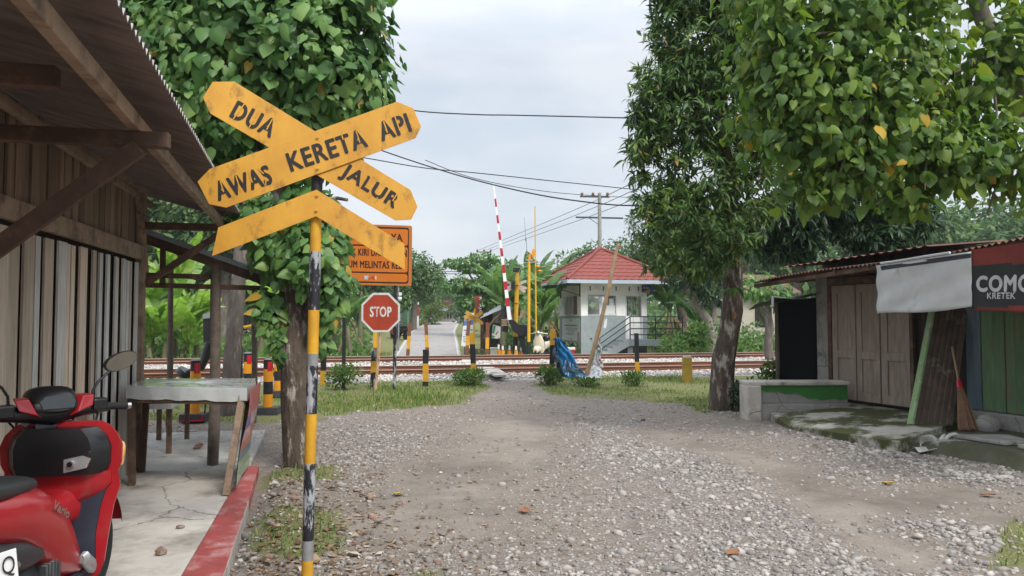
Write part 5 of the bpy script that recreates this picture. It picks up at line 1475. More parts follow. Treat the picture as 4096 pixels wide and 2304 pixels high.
# stairs, platform, railing
PLX = (12.20, 14.75); PY0, PY1 = 30.3, 31.44
mb = MB(); mb.box((13.475, (PY0 + PY1) / 2, ZF - .14), (2.55, PY1 - PY0, .26)); mb.build('platform', BGREY, gh, bevel=.01)
for xv in (12.30, 13.4, 14.45):
    mb = MB(); mb.box((xv, 30.55, .03), (.24 if xv != 13.4 else .08, .24 if xv != 13.4 else .08, .60)); mb.build('platform_leg', BGREY, gh)
mb = MB()
st_ = [Vector((10.95, 0, -.02))]
for i in range(5): st_ += [Vector((10.95 + .25 * i, 0, -.02 + .125 * (i + 1))), Vector((11.20 + .25 * i, 0, -.02 + .125 * (i + 1)))]
st_ += [Vector((12.198, 0, .33)), Vector((11.55, 0, -.02))]
st_ = [Vector((p.x, PY0 + .02, p.z)) for p in st_]
mb.prism(st_, (0, PY1 - PY0 - .05, 0)); mb.box((11.13, (PY0 + PY1) / 2 - .02, -.15), (.6, PY1 - PY0 - .1, .24)); mb.build('stairs', mat('pale_grey_paint', (.42, .45, .46), (.36, .39, .4), .7, 4), gh)
mb = MB()
for dz in (0, .26, .52, .78):
    a, b, c, e = Vector((10.85, PY0, .66 - dz + .02)), Vector((12.24, PY0, 1.60 - dz)), Vector((14.7, PY0, 1.60 - dz)), Vector((14.7, 31.4, 1.6 - dz))
    if dz < .6: mb.tube([a, b], .022, 8)
    mb.tube([b, c], .022, 8); mb.tube([c, e], .022, 8)
for xv, z0, z1 in ((10.85, 0, .70), (12.24, ZF, 1.62), (13.42, ZF, 1.62), (14.7, ZF, 1.62)): mb.tube([(xv, PY0, z0), (xv, PY0, z1)], .028, 8)
mb.build('railing', mat('dark_green_rail', (.018, .035, .038), None, .5), gh)
# posters and the small blue sign
mb = MB(); mb.prism([(X0 - .012, 31.62, .52), (X0 - .012, 34.3, .52), (X0 - .012, 34.3, 1.53), (X0 - .012, 31.62, 1.53)], (.01, 0, 0))
ps = mb.build('poster', mat('poster_white', (.62, .64, .65), (.56, .58, .6), .5, 3), gh)
mb = MB()
for z, a, b, h in ((1.20, .15, .85, .07), (1.08, .2, .9, .03), (1.0, .22, .86, .03), (.93, .35, .7, .03), (.84, .2, .72, .03), (.78, .3, .65, .03), (.6, .46, .56, .05)):
    y0_, y1_ = 34.3 - 2.68 * a, 34.3 - 2.68 * b; mb.box((X0 - .0145, (y0_ + y1_) / 2, z), (.004, abs(y1_ - y0_), h))
mb.build('print_lines', mat('poster_ink', (.28, .28, .30), None, .6), ps)
mb = MB(); mb.box((X0 - .0145, 32.95, 1.44), (.004, .2, .08)); mb.box((X0 - .0145, 31.80, .72), (.004, .3, .38)); mb.build('print_picture', mat('poster_red', (.38, .12, .12), (.5, .35, .33), .6, 12), ps)
bx = thing('corner_sign', 'small blue and orange sign sticking out of the guard hut corner', 'sign', (13.45, 31.0, 2.7))
mb = MB(); mb.box((13.40, 31.25, 2.86), (.40, .05, .34)); mb.build('sign_face', mat('sign_dark_blue', (.05, .05, .16), None, .45), bx)
mb = MB(); mb.prism([(13.22, 31.222, 2.70), (13.59, 31.222, 2.70), (13.59, 31.222, 2.86), (13.42, 31.222, 2.80)], (0, -.004, 0)); mb.build('orange_swoosh', ORANGE, bx)
mb = MB(); mb.box((13.68, 31.25, 2.84), (.14, .05, .40)); mb.build('blue_strip', mat('sign_bright_blue', (.02, .13, .45), None, .45), bx)
mb = MB(); mb.text('KAI', (13.26, 31.218, 2.86), (1, 0, 0), UP, .24, .09, bold=.02); mb.build('lettering', WHITE, bx)
mb = MB()
mb.prism([Vector((11.42 + .0062 * (x - 2380 - 10) * 11.3 / 11.3, 0, 0)) + Vector((0, Y0 - .002, 1.645 - (y - 1263) * .01125)) for x, y in ((2394, 1310), (2397, 1298), (2401, 1290), (2398, 1287), (2402, 1286), (2404, 1276), (2408, 1275), (2407, 1283), (2411, 1282), (2416, 1272), (2420, 1273), (2422, 1280), (2419, 1292), (2418, 1302), (2414, 1309), (2403, 1313))], (0, -.003, 0))
mb.build('white_blot', WHITE, gh)  # white shape standing in for a blanked-out spot on the wall

# crossing keeper seated behind the window (one skinned figure)
pk = thing('person', 'seated person with dark hair and dark red shirt behind the guard hut window', 'person', (10.98, 32.0, .58))


def body_loft(parent):
    ox, oy, oz = 10.98, 32.0, .58
    mb = MB()
    def rg(z, hx, hy, y=0.0, x=0.0): return [Vector((ox + x + hx * math.cos(2 * math.pi * k / 18), oy + y + hy * math.sin(2 * math.pi * k / 18), oz + z)) for k in range(18)]
    mb.loft([rg(.42, .17, .13), rg(.55, .18, .12), rg(.75, .19, .12, -.02), rg(.92, .21, .12, -.03), rg(1.0, .17, .10, -.03), rg(1.05, .065, .065, -.035), rg(1.11, .055, .058, -.04), rg(1.14, .06, .075, -.05), rg(1.20, .074, .092, -.05), rg(1.27, .078, .098, -.045), rg(1.33, .07, .088, -.04), rg(1.37, .04, .05, -.04)])
    for s_ in (-1, 1):
        mb.tube([(ox + s_ * .19, oy - .03, oz + .96), (ox + s_ * .25, oy - .08, oz + .74), (ox + s_ * .15, oy - .32, oz + .68), (ox + s_ * .11, oy - .38, oz + .68)], [.052, .045, .038, .03], 10)
        mb.tube([(ox + s_ * .10, oy, oz + .47), (ox + s_ * .12, oy - .42, oz + .50), (ox + s_ * .12, oy - .45, oz + .08), (ox + s_ * .12, oy - .58, oz + .05)], [.085, .065, .045, .035], 10)
        for k in range(5): mb.tube([(ox + s_ * (.085 + .016 * k), oy - .385, oz + .68), (ox + s_ * (.085 + .016 * k), oy - .44 - .012 * (2 - abs(k - 2)), oz + .675)], [.009, .007], 6)
    mb.m = [0] * len(mb.f)
    return mb


mb = body_loft(pk)
SKIN = mat('skin', (.28, .155, .10), (.25, .135, .09), .6, 8); SHIRT = mat('dark_red_shirt', (.15, .03, .03), (.11, .024, .024), .85, 9)
mb.m = [1 if max(mb.v[i][2] for i in f) > .58 + 1.055 else 0 for f in mb.f]
mb.build('body', [SHIRT, SKIN], pk, smooth=70)
mb = MB(); mb.ball((10.98, 31.965, 1.865), (.085, .105, .095), 8); mb.v = [v for v in mb.v]; mb.build('hair', STEELB, pk, smooth=70)
mb = MB(); mb.box((10.98, 32.05, 1.0), (.44, .42, .05)); mb.box((10.98, 32.28, 1.35), (.42, .04, .5))
for sx in (-.19, .19):
    for sy in (-.16, .18): mb.box((10.98 + sx, 32.05 + sy, .775), (.035, .035, .40))
o = mb.build('chair', TIMBER, loc=(10.98, 32.05, .57)); tag(o, 'dark wooden chair under the seated person in the guard hut', 'chair')
mb = MB(); mb.box((11.2, 31.72, 1.22), (1.2, .18, .04)); mb.box((10.66, 31.72, .88), (.05, .16, .62)); mb.box((11.74, 31.72, .88), (.05, .16, .62)); o = mb.build('desk', TIMBERL, loc=(11.2, 31.72, .57)); tag(o, 'plain narrow desk below the guard hut window', 'desk')
# ------------------------------------------------------------------ crossing gear on the far side
GD = 28.4
YPOLE = mat('signal_yellow', (.66, .36, .015), (.58, .31, .015), .45, 4, dirt=(.45, .26, .05), dscale=5, dpos=(.62, .75))
bg = thing('boom_barrier', 'red and white barrier arm raised from a black gate machine', 'barrier', B(2075, GD))
p0, p1 = P(2040, 1290, GD), P(1974, 735, GD)
mb = MB(); n = 17; L_ = p1 - p0; ax = L_.normalized(); sd_ = ax.cross(FWD).normalized()
ed = [0, .115] + [.115 + .0597 * k for k in range(1, 14)] + [1.0]
for i in range(len(ed) - 1):
    a, b = p0 + L_ * ed[i], p0 + L_ * ed[i + 1]; w0, w1 = .155 - .10 * ed[i], .155 - .10 * ed[i + 1]
    mb.loft([[p + sd_ * (x * w_ / 2) + FWD * (y * .03) for x, y in ((-1, -1), (1, -1), (1, 1), (-1, 1))] for p, w_ in ((a, w0), (b, w1))], i % 2)
mb.build('arm', [WHITE, mat('barrier_red', (.45, .012, .035), None, .45)], bg, bevel=.003)
mb = MB()
mb.prism([P(x, y, GD - .15) for x, y in ((2032, 1280), (2054, 1278), (2075, 1297), (2109, 1300), (2109, 1347), (2083, 1345), (2052, 1325))], FWD * .35)
mb.build('machine_housing', STEELB, bg, bevel=.01)
mb = MB(); mb.prism([P(x, y, GD - .05) for x, y in ((2072, 1345), (2097, 1345), (2110, 1418), (2093, 1418))], FWD * .3); mb.build('pedestal', BLACK, bg, bevel=.01)
mb = MB(); mb.prism([P(x, y, GD + .1) for x, y in ((2006, 1240), (2014, 1226), (2028, 1224), (2034, 1275), (2032, 1330), (2004, 1326))], FWD * .15); mb.build('counterweight_plate', BLACK, bg, bevel=.01)
for (x, y), (u, v) in (((2018, 1290), (10, 14)), ((2092, 1256), (12, 12))):
    mb = MB(); c = P(x, y, GD - .3)
    for k in range(5): mb.box(c + RIGHT * (.045 * (k - 2)) + UP * (.02 * (k - 2)), (.018, .02, .24), 0)
    mb.box(c + UP * .11, (.26, .02, .02)); mb.box(c - UP * .11, (.26, .02, .02)); mb.build('guard_grille', BAMBOO, bg)
sg = thing('signal_post', 'yellow crossing signal post with round black lamp targets and backs of the crossbuck blades', 'signal', B(2060, GD + .5))
a, b = B(2058, GD + .5), P(2070, 1085, GD + .5); c = a.lerp(b, .27)
mb = MB(); mb.cyl(a, c, .085, n=16, mi=1); mb.cyl(c, b, .085, .078, 16, 0)
mb.build('post', [YPOLE, BLACK], sg, smooth=50)
mb = MB(); mb.box(P(2068, 1080, GD + .5), (.30, .25, .17), -rad(YAW)); mb.build('bell_housing', BLACK, sg, bevel=.02)
c = P(2070, 1247, GD + .62); mb = MB(); mb.cyl(c, c + FWD * .03, .17, n=28); mb.build('lamp_target', BLACK, sg)
mb = MB(); mb.box(P(2052, 1141, GD + .42), (.14, .12, .32), -rad(YAW)); mb.build('lamp_box', BLACK, sg, bevel=.01)
PINK = mat('faded_sign_back', (.52, .44, .41), (.40, .30, .27), .7, 6)
c = P(2062, 1142, GD + .75)
for ang in (24, 156, -14, -166, -33, 214):
    dv = RIGHT * math.cos(rad(ang)) + UP * math.sin(rad(ang)); nv = dv.cross(FWD).normalized()
    mb = MB(); mb.prism([c + dv * s_ + nv * w_ for s_, w_ in ((.10, -.055), (.42, -.055), (.47, -.02), (.47, .02), (.42, .055), (.10, .055))], FWD * .012); mb.build('blade', PINK, sg)
mb = MB(); mb.tube([P(2045, 1214, GD), P(2070, 1214, GD + .4)], .02, 8); mb.tube([P(2058, 1142, GD + .3), P(2074, 1143, GD + .4)], .02, 8); mb.build('bracket', STEELB, sg)
yp = thing('warning_light_mast', 'thick yellow mast with a black foot and an orange lamp head', 'mast', B(2115, GD - .4))
a, b = B(2115, GD - .4), P(2116, 1036, GD - .4); c = a.lerp(b, .175)
mb = MB(); mb.cyl(a, c, .06, n=16, mi=1); mb.cyl(c, b, .058, .055, 16, 0); mb.build('pole', [YPOLE, BLACK], yp, smooth=50)
mb = MB(); mb.box(P(2117, 1040, GD - .4), (.28, .12, .06), -rad(YAW)); mb.box(P(2132, 1048, GD - .4), (.3, .06, .05), -rad(YAW)); mb.build('clamp', SILVER, yp)
mb = MB(); q = P(2119, 1026, GD - .4); mb.cyl(q - UP * .1, q + UP * .08, .06, .055, 12); q = P(2133, 1014, GD - .4); mb.loft([ring(0, 0, .09, .13, 12)] and [[q + RIGHT * (.06 * math.cos(t)) + UP * (.17 * math.sin(t)) + FWD * k for t in np.linspace(0, 6.28, 13)[:-1]] for k in (-.1, .15)]); mb.build('lamp_head', ORBOL, yp, smooth=50)
mb = MB(); mb.tube([P(2113, 1066, GD - .4), P(2085, 1070, GD - .3), P(2060, 1120, GD - .2)], .012, 6); mb.build('stay', SILVER, yp)
tm = thing('thin_mast', 'tall thin yellow mast with a black foot between the barrier and the hut', 'mast', B(2144, GD + .8))
a, b = B(2145, GD + .8), P(2140, 826, GD + .8); c = a.lerp(b, .11)
mb = MB(); mb.cyl(a, c, .045, n=12, mi=1); mb.cyl(c, b, .04, .022, 12, 0); mb.build('pole', [YPOLE, BLACK], tm, smooth=50)
for y in (1066, 1084):
    mb = MB(); q = P(2152 if y < 1070 else 2160, y, GD + .7); mb.ball(q, (.09, .07, .045), 6); mb.build('lamp', ORBOL, tm, smooth=60)
mb = MB(); mb.tube([P(2110, 1025, GD), P(2104, 958, GD), P(2097, 868, GD)], [.018, .012, .005], 6); mb.cyl(P(2104, 965, GD), P(2103, 952, GD), .03, n=8)
o = mb.build('whip_antenna', GREYW, loc=P(2110, 1025, GD)); o.parent = yp; o.location = (0, 0, 0); o.data.transform(Matrix.Translation(P(2110, 1025, GD) - ORG[yp.name]))
for x, d, y0, lb in ((1995, 28.6, 1376, 'first orange striped bollard beside the concrete block'), (2011, 28.0, 1381, 'second orange striped bollard, nearest the rails beside the concrete block'), (2038, 28.8, 1380, 'third orange striped bollard in the middle of the row'), (2064, 28.1, 1382, 'orange striped bollard in front of the signal post foot'), (2083, 28.9, 1388, 'orange striped bollard half hidden by the barrier pedestal')):
    b_ = B(x, d); h = P(x, y0, d).z - b_.z; root = thing('bollard', lb, 'bollard', b_, group='orange bollards beyond the tracks')
    mb = MB(); mb.cyl(b_, b_ + UP * h * .25, .075, n=14, mi=1); mb.cyl(b_ + UP * h * .25, b_ + UP * h * .66, .075, n=14, mi=0); mb.cyl(b_ + UP * h * .66, b_ + UP * h, .075, n=14, mi=1); mb.build('tube', [ORBOL, BLACK], root, smooth=50)
    mb = MB(); mb.box(b_ - FWD * .074 + UP * h * .83, (.07, .012, h * .28), -rad(YAW)); mb.build('reflector', WHITE, root)
b_ = B(1975, 28.3); mb = MB(); mb.box(b_ + UP * .22, (.26, .26, .48), -rad(YAW)); mb.box(b_ + UP * .47, (.30, .30, .05), -rad(YAW)); o = mb.build('concrete_block', CONC, loc=b_, bevel=.012); tag(o, 'upright grey concrete block beyond the rails left of the orange bollards', 'block')

# left barrier machine behind the shelter posts, on the near side
lg = thing('boom_barrier', 'yellow post and black machine of the nearer barrier behind the tree trunk on the left', 'barrier', B(950, 15.5))
LD = 15.5
a, b = B(951, LD), P(949, 1125, LD); c = a.lerp(b, .5)
mb = MB(); mb.cyl(a, P(951, 1385, LD), .10, n=16, mi=1); mb.cyl(P(951, 1385, LD), b, .095, n=16, mi=0); mb.build('post', [YPOLE, BLACK], lg, smooth=50)
mb = MB(); mb.cyl(P(949, 1125, LD), P(951, 1112, LD), .10, .07, 14); mb.build('post_cap', STEELB, lg)
mb = MB(); mb.prism([P(x, y, LD - .3) for x, y in ((935, 1268), (985, 1255), (1003, 1200), (1018, 1192), (1030, 1215), (1020, 1262), (985, 1320), (935, 1330))], FWD * .3); mb.build('machine_housing', STEELB, lg, bevel=.01)
mb = MB(); mb.prism([P(x, y, LD + .2) for x, y in ((811, 1275), (838, 1268), (842, 1376), (813, 1372))], FWD * .25); hb = mb.build('control_cabinet', STEELB, lg, bevel=.01)
mb = MB(); mb.prism([P(x, y, LD + .15) for x, y in ((811, 1256), (840, 1250), (840, 1272), (811, 1275))], FWD * .35); mb.build('cabinet_top', SILVER, hb)
mb = MB(); mb.tube([P(838, 1370, LD), P(825, 1420, LD), P(805, 1470, LD), P(740, 1492, LD)], [.09, .10, .08, .05], 10); mb.tube([P(745, 1482, LD), P(730, 1500, LD)], [.15, .17], 12); mb.build('counterweight_arm', STEELB, lg, smooth=60)
mb = MB(); mb.tube([P(975, 1310, LD - .35), P(1010, 1302, LD - .3), P(1060, 1306, LD - .2), P(1075, 1318, LD - .2)], [.035, .03, .04, .03], 8); mb.build('yellow_bracket', YPOLE, lg)

# ------------------------------------------------------------------ far crossbuck, hoardings, stall and scooter
fc = thing('crossing_sign', 'small yellow crossbuck far beyond the tracks in front of the food stall', 'road sign', B(1897, 33))
c = P(1897, 1272, 33)
for ang in (38, 142, -7 + 180, 216, -34):
    dv = RIGHT * math.cos(rad(ang)) + UP * math.sin(rad(ang)); nv = dv.cross(FWD).normalized()
    L2 = .42
    mb = MB(); mb.prism([c + dv * s_ + nv * w_ for s_, w_ in ((0, -.075), (L2, -.075), (L2 + .05, -.03), (L2 + .05, .03), (L2, .075), (0, .075))], FWD * .02); mb.build('blade', YELLOW, fc)
mb = MB(); mb.cyl(B(1893, 33.05), P(1899, 1235, 33.05), .035, n=10); mb.build('post', [YPOLE], fc)
mb = MB(); a = P(1869, 1290, 32.97); mb.prism([a + RIGHT * x + UP * y for x, y in ((0, -.02), (.28, .05), (.28, .09), (0, .03))], FWD * .004); mb.build('lettering', INK, fc)
HP = mat('hoarding_print', (.60, .62, .64), (.50, .53, .56), .5, 4)
for x0, x1, x2, x3, y0, y1, d, lb in ((1852, 1881, 1876, 1845, 1303, 1386, 31.5, 'white standing banner with small dark print, left of the pair beside the road'), (1882, 1893, 1882, 1874, 1300, 1392, 31.8, 'narrower white and blue standing banner, right of the pair beside the road')):
    hb = thing('standing_banner', lb, 'banner', B((x0 + x1) / 2, d), group='white standing banners by the food stall')
    mb = MB(); mb.prism([P(x0, y0, d), P(x1, y0 - 2, d), P(x2, y1 + 2, d - .2), P(x3, y1 - 2, d - .2)], FWD * .01); 
    def fq(u, v): return P(x0, y0, d).lerp(P(x1, y0 - 2, d), u).lerp(P(x3, y1 - 2, d - .2).lerp(P(x2, y1 + 2, d - .2), u), v) - FWD * .006
    for v, u0, u1, h in ((.20, .15, .9, .05), (.32, .4, .65, .04), (.40, .35, .7, .05), (.52, .12, .5, .03), (.6, .2, .8, .025), (.68, .12, .7, .025), (.76, .2, .6, .025)):
        mb.prism([fq(u0, v), fq(u1, v), fq(u1, v + h), fq(u0, v + h)], -FWD * .003, 1)
    mb.build('print_sheet', [HP, mat('hoarding_ink', (.10, .12, .16), None, .6)], hb)
    mb = MB(); mb.prism([fq(.05, -.22), fq(.95, -.22), fq(.95, -.01), fq(.05, -.01)], -FWD * .004); mb.build('blue_header', mat('hoarding_blue', (.08, .15, .38), None, .5), hb)
    mb = MB(); mb.cyl(P(x3 + 2, y1, d + .05), P(x0 + 2, y0 - 20, d + .05), .02, n=8); mb.cyl(P(x2 - 2, y1, d + .05), P(x1 - 2, y0 - 20, d + .05), .02, n=8); mb.build('frame', ALU, hb)
vs_ = thing('vertical_sign', 'tall brown red vertical sign board with white letters above the small crossbuck', 'sign', B(1914, 36))
mb = MB(); mb.prism([P(x, y, 36) for x, y in ((1898, 1183), (1921, 1183), (1921, 1258), (1900, 1258))], FWD * .05); mb.build('sign_face', mat('sign_brown_red', (.25, .055, .03), (.2, .045, .025), .6, 5), vs_)
mb = MB(); a = P(1915, 1188, 35.97); mb.text('R  AJO', a, -UP, RIGHT, .82, .14, bold=.02); mb.build('lettering', WHITE, vs_)
mb = MB(); mb.bar(B(1924, 36.1), P(1924, 1180, 36.1), .05, .05, up=(1, 0, 0)); mb.build('post', TIMBER, vs_)
fs = thing('food_stall', 'dark wooden food stall with a grey sloping roof and hung posters beyond the tracks', 'stall', B(1960, 34))
DF = 34
mb = MB()
for x, y in ((1930, 1260), (1952, 1225), (1997, 1230), (2005, 1258)): mb.bar(B(x, DF + (1.2 if y < 1240 else 0)), P(x, y, DF + (1.2 if y < 1240 else 0)), .07, .07, up=(1, 0, 0))
mb.bar(P(1924, 1290, DF), P(2010, 1294, DF), .05, .06); mb.bar(P(1926, 1347, DF), P(1960, 1347, DF), .05, .5); mb.build('frame', TIMBER, fs)
mb = MB()
for k in range(12): mb.bar(P(1930 + 3.1 * k, 1305, DF + .3), P(1930 + 3.1 * k, 1345, DF + .3), .05, .02, up=(1, 0, 0))
mb.prism([P(x, y, DF + 1.4) for x, y in ((1925, 1262), (2010, 1250), (2010, 1400), (1925, 1400))], FWD * .04); mb.build('slatted_wall', mat('stall_dark_boards', (.075, .06, .05), (.045, .036, .03), .9, 6), fs)
mb = MB(); mb.prism([P(1920, 1275, DF - .5), P(2003, 1240, DF - .3), P(2003, 1222, DF + 1.8), P(1935, 1258, DF + 1.6)], UP * .03); mb.build('roof', mat('grey_sheet', (.30, .32, .34), (.22, .24, .25), .5, 4), fs)
mb = MB(); mb.prism([P(x, y, DF + .9) for x, y in ((1972, 1250), (2003, 1238), (2004, 1291), (1970, 1291))], FWD * .01); mb.build('pale_sheet', mat('blotched_sheet', (.5, .5, .47), (.09, .10, .08), .7, 6), fs)
po = thing('hung_poster', 'tilted white and green poster of food hung on the stall frame', 'poster', P(1995, 1330, DF - .6))
mb = MB(); pc_ = [P(x, y, DF - .6) for x, y in ((1972, 1298), (2018, 1312), (2017, 1358), (1966, 1352))]; mb.prism(pc_, FWD * .02); fcn = mb.build('print_sheet', mat('poster_pale', (.55, .58, .57), (.48, .52, .5), .5, 4), po)
mb = MB()
for pts, m in ((((1974, 1301), (1984, 1304), (1976, 1335), (1969, 1333)), 0), (((1967, 1340), (1980, 1346), (1976, 1351), (1966, 1350)), 0), (((1982, 1335), (1994, 1322), (1992, 1330), (1984, 1342)), 1), (((2000, 1336), (2014, 1342), (2012, 1350), (2003, 1346)), 2), (((1992, 1350), (2014, 1354), (2014, 1357), (1992, 1354)), 1)):
    mb.prism([P(x, y, DF - .605) for x, y in pts], -FWD * .004, m)
mb.build('print_picture', [mat('poster_green', (.06, .26, .12), None, .5), mat('poster_dark_red', (.32, .09, .07), None, .5), mat('poster_lime', (.42, .48, .06), None, .5)], fcn)
for k, (x, d) in enumerate(((1920, 32.6), (1912, 33.2))):
    st2 = thing('stool', ('low dark wooden stool in front of the food stall, nearer the rails', 'low dark wooden stool close under the food stall counter')[k], 'stool', B(x, d), group='stools at the food stall')
    b_ = B(x, d)
    mb = MB(); mb.box(b_ + UP * .36, (.34, .3, .04), -rad(YAW)); mb.build('seat', STICK, st2)
    for sx in (-.13, .13):
        for sy in (-.11, .11): mb = MB(); mb.bar(b_ + RIGHT * sx + FWD * sy, b_ + RIGHT * sx + FWD * sy + UP * .35, .04, .04, up=(1, 0, 0)); mb.build('leg', STICK, st2)
    mb = MB(); mb.bar(b_ + RIGHT * -.13 - FWD * .11 + UP * .12, b_ + RIGHT * .13 - FWD * .11 + UP * .12, .03, .03); mb.build('stretcher', STICK, st2)
wp = thing('white_panel', 'pale blotched signboard leaning by the road left of the food stall', 'signboard', B(1857, 33.2))
mb = MB(); mb.prism([P(x, y, 33.2) for x, y in ((1856, 1268), (1868, 1268), (1868, 1300), (1856, 1300))], FWD * .03); mb.build('board', WHITEW, wp); mb = MB(); mb.bar(B(1858, 33.25), P(1858, 1262, 33.25), .04, .04, up=(1, 0, 0)); mb.build('post', STICK, wp)


def far_scooter(pos, rz, m, label, name='scooter'):
    r_ = thing(name, label, 'scooter', pos, rz)
    def pt(mb, n, mm, par=r_): return mb.build(n, mm, par, smooth=45, local=True)
    for nm, y in (('front_wheel', .6), ('rear_wheel', -.6)): mb = MB(); mb.wheel((0, y, .24), .18, .06, n=20, m=8); mb.cyl((-.04, y, .24), (.04, y, .24), .12, n=14); pt(mb, nm, RUBBER)
    mb = MB(); mb.loft([ring(.42, .30, .10, .08), ring(.52, .42, .17, .12), ring(.62, .44, .14, .12), ring(.78, .36, .08, .09)]); pt(mb, 'front_fender', m)
    mb = MB(); mb.loft([shell(*a) for a in ((.24, .14, .36, .05), (.4, .20, .37, .07), (.7, .22, .38, .08), (.92, .13, .40, .06), (1.0, .06, .42, .05))]); pt(mb, 'leg_shield', m)
    mb = MB(); mb.loft([ring(-.85, .62, .06, .06), ring(-.6, .58, .19, .17), ring(-.2, .55, .18, .17), ring(.0, .42, .12, .12), ring(.12, .28, .12, .04)]); pt(mb, 'body', m)
    mb = MB(); mb.box((0, .15, .25), (.3, .5, .05)); pt(mb, 'footboard', DGREY)
    mb = MB(); mb.loft([ring(-.8, .80, .1, .03), ring(-.5, .79, .15, .05), ring(-.1, .74, .12, .045), ring(0, .70, .05, .02)]); pt(mb, 'seat', SEAT)
    mb = MB(); mb.tube([(-.34, .30, 1.0), (-.15, .38, 1.03), (0, .40, 1.02), (.15, .38, 1.03), (.34, .30, 1.0)], [.02, .02, .06, .02, .02], 10); pt(mb, 'handlebar', m)
    mb = MB(); mb.ball((0, .46, 1.03), (.085, .06, .085), 8); pt(mb, 'headlight', CHROME)
    for s_ in (-1, 1): mb = MB(); mb.tube([(s_ * .2, .36, 1.03), (s_ * .26, .34, 1.2)], .008, 6); mb.ball((s_ * .28, .34, 1.23), (.06, .015, .05), 6); pt(mb, 'mirror', STEELB)
    return r_


CREAM = mat('cream_paint', (.62, .55, .42), (.58, .51, .39), .3, 4, coat=.4)
far_scooter(B(2166, 28.6), rad(148), CREAM, 'cream scooter with a rounded front standing beyond the rails left of the guard hut')
hm = MB(); q = P(2186, 1352, 28.4); hm.ball(q, (.14, .16, .13), 8); o = hm.build('helmet', STEELB, loc=q, smooth=60); tag(o, 'black helmet resting on the handlebar of the cream scooter', 'helmet')
far_scooter(B(1582, 44), rad(15), mat('dull_red_paint', (.20, .02, .022), None, .4), 'red scooter parked on the left roadside beyond the stop sign')
far_scooter(B(1601, 43), rad(25), STEELB, 'black scooter parked on the left roadside beyond the stop sign')
rp2 = P(-66, 2306, 2.35); rz2 = rad(62); hd2 = Vector((-math.sin(rz2), math.cos(rz2), 0))
ps2 = rp2 + hd2 * .96; ps2.z = .08
s2 = far_scooter(ps2, rz2, STEELB, 'black scooter at the lower left edge, only its white number plate in view')
mb = MB(); zz2 = rp2.z - .08
mb.prism([(-.125, -.96, zz2 - .05), (.125, -.96, zz2 - .05), (.125, -.945, zz2 + .05), (-.125, -.945, zz2 + .05)], (0, .004, 0)); pl2 = mb.build('number_plate', WHITE, s2, local=True, bevel=.002)
mb = MB(); mb.text('Q', (.065, -.962, zz2 - .03), (1, 0, 0), (0, .12, .99), .045, .066); mb.build('plate_lettering', INK, pl2, local=True)
mb = MB(); mb.bar((0, -.82, zz2 + .05), (0, -.945, zz2), .10, .02, up=(0, 1, 0)); mb.build('plate_bracket', STEELB, s2, local=True)
b_ = B(2283, 32.0); mb = MB(); mb.box(b_ + UP * .28, (.36, .30, .40), -rad(YAW)); mb.box(b_ + UP * .44, (.37, .31, .10), -rad(YAW), 1)
for sx in (-.15, .15): mb.box(b_ + RIGHT * sx + UP * .05, (.04, .25, .12), -rad(YAW), 2)
o = mb.build('red_box', [mat('box_red', (.38, .03, .025), None, .5), WHITE, STEELB], loc=b_, bevel=.008); tag(o, 'red box with a white lid band standing under the guard hut', 'box')

# ------------------------------------------------------------------ far house, roadside wall pieces
fh = thing('village_house', 'far low house with rusty red tiled roof and pale blue awning at the road bend', 'house', B(1780, 96))
D_ = 96
a0, a1 = B(1742, D_), B(1812, D_)
mb = MB(); mb.prism([a0, a1, a1 + FWD * 5, a0 + FWD * 5], UP * 2.2); mb.build('wall', mat('far_wall', (.30, .28, .25), (.2, .18, .16), .9, 1), fh)
mb = MB(); mb.prism([P(x, y, D_ - .7) for x, y in ((1742, 1237), (1812, 1240), (1808, 1201), (1757, 1201))], FWD * .1 + UP * .02); mb.prism([P(1757, 1201, D_ - .6), P(1808, 1201, D_ - .6), P(1812, 1232, D_ + 6), P(1742, 1232, D_ + 6)], UP * .06); mb.build('roof', mat('old_red_tiles', (.17, .075, .06), (.11, .05, .042), .9, 3), fh)
mb = MB(); mb.prism([P(x, y, D_ - 2) for x, y in ((1737, 1243), (1791, 1244), (1789, 1234), (1745, 1234))], FWD * .5); mb.build('awning', mat('pale_blue_awning', (.32, .40, .50), None, .7), fh)
mb = MB()
for x in (1775, 1788, 1800): mb.prism([P(x, 1248, D_ - .05), P(x + 7, 1248, D_ - .05), P(x + 7, 1274, D_ - .05), P(x, 1274, D_ - .05)], FWD * .03)
mb.build('window', DARKIN, fh)
h2 = thing('village_house', 'pale house half hidden behind the trunks right of the mango tree', 'house', B(3040, 44))
a0, a1 = B(2960, 44), B(3160, 44)
mb = MB(); mb.prism([a0, a1, a1 + FWD * 5, a0 + FWD * 5], UP * 2.9); mb.build('wall', mat('pale_house_wall', (.50, .47, .40), (.40, .37, .31), .9, 1), h2)
mb = MB(); mb.prism([a0 + UP * 2.9 - FWD * .6 - RIGHT * .5, a1 + UP * 2.9 - FWD * .6 + RIGHT * .5, a1 + UP * 4.1 + FWD * 2.5, a0 + UP * 4.1 + FWD * 2.5], UP * .08); mb.build('roof', mat('old_brown_tiles', (.16, .09, .065), (.11, .06, .045), .9, 3), h2)
mb = MB(); mb.prism([a0 + RIGHT * .9 + UP * .9 - FWD * .02, a0 + RIGHT * 1.9 + UP * .9 - FWD * .02, a0 + RIGHT * 1.9 + UP * 2.1 - FWD * .02, a0 + RIGHT * .9 + UP * 2.1 - FWD * .02], FWD * .05); mb.build('window', DARKIN, h2)
gp = thing('gate_pillar', 'far roadside post banded red and white under the left trees', 'post', B(1666, 60))
b_ = B(1666, 60); mb = MB()
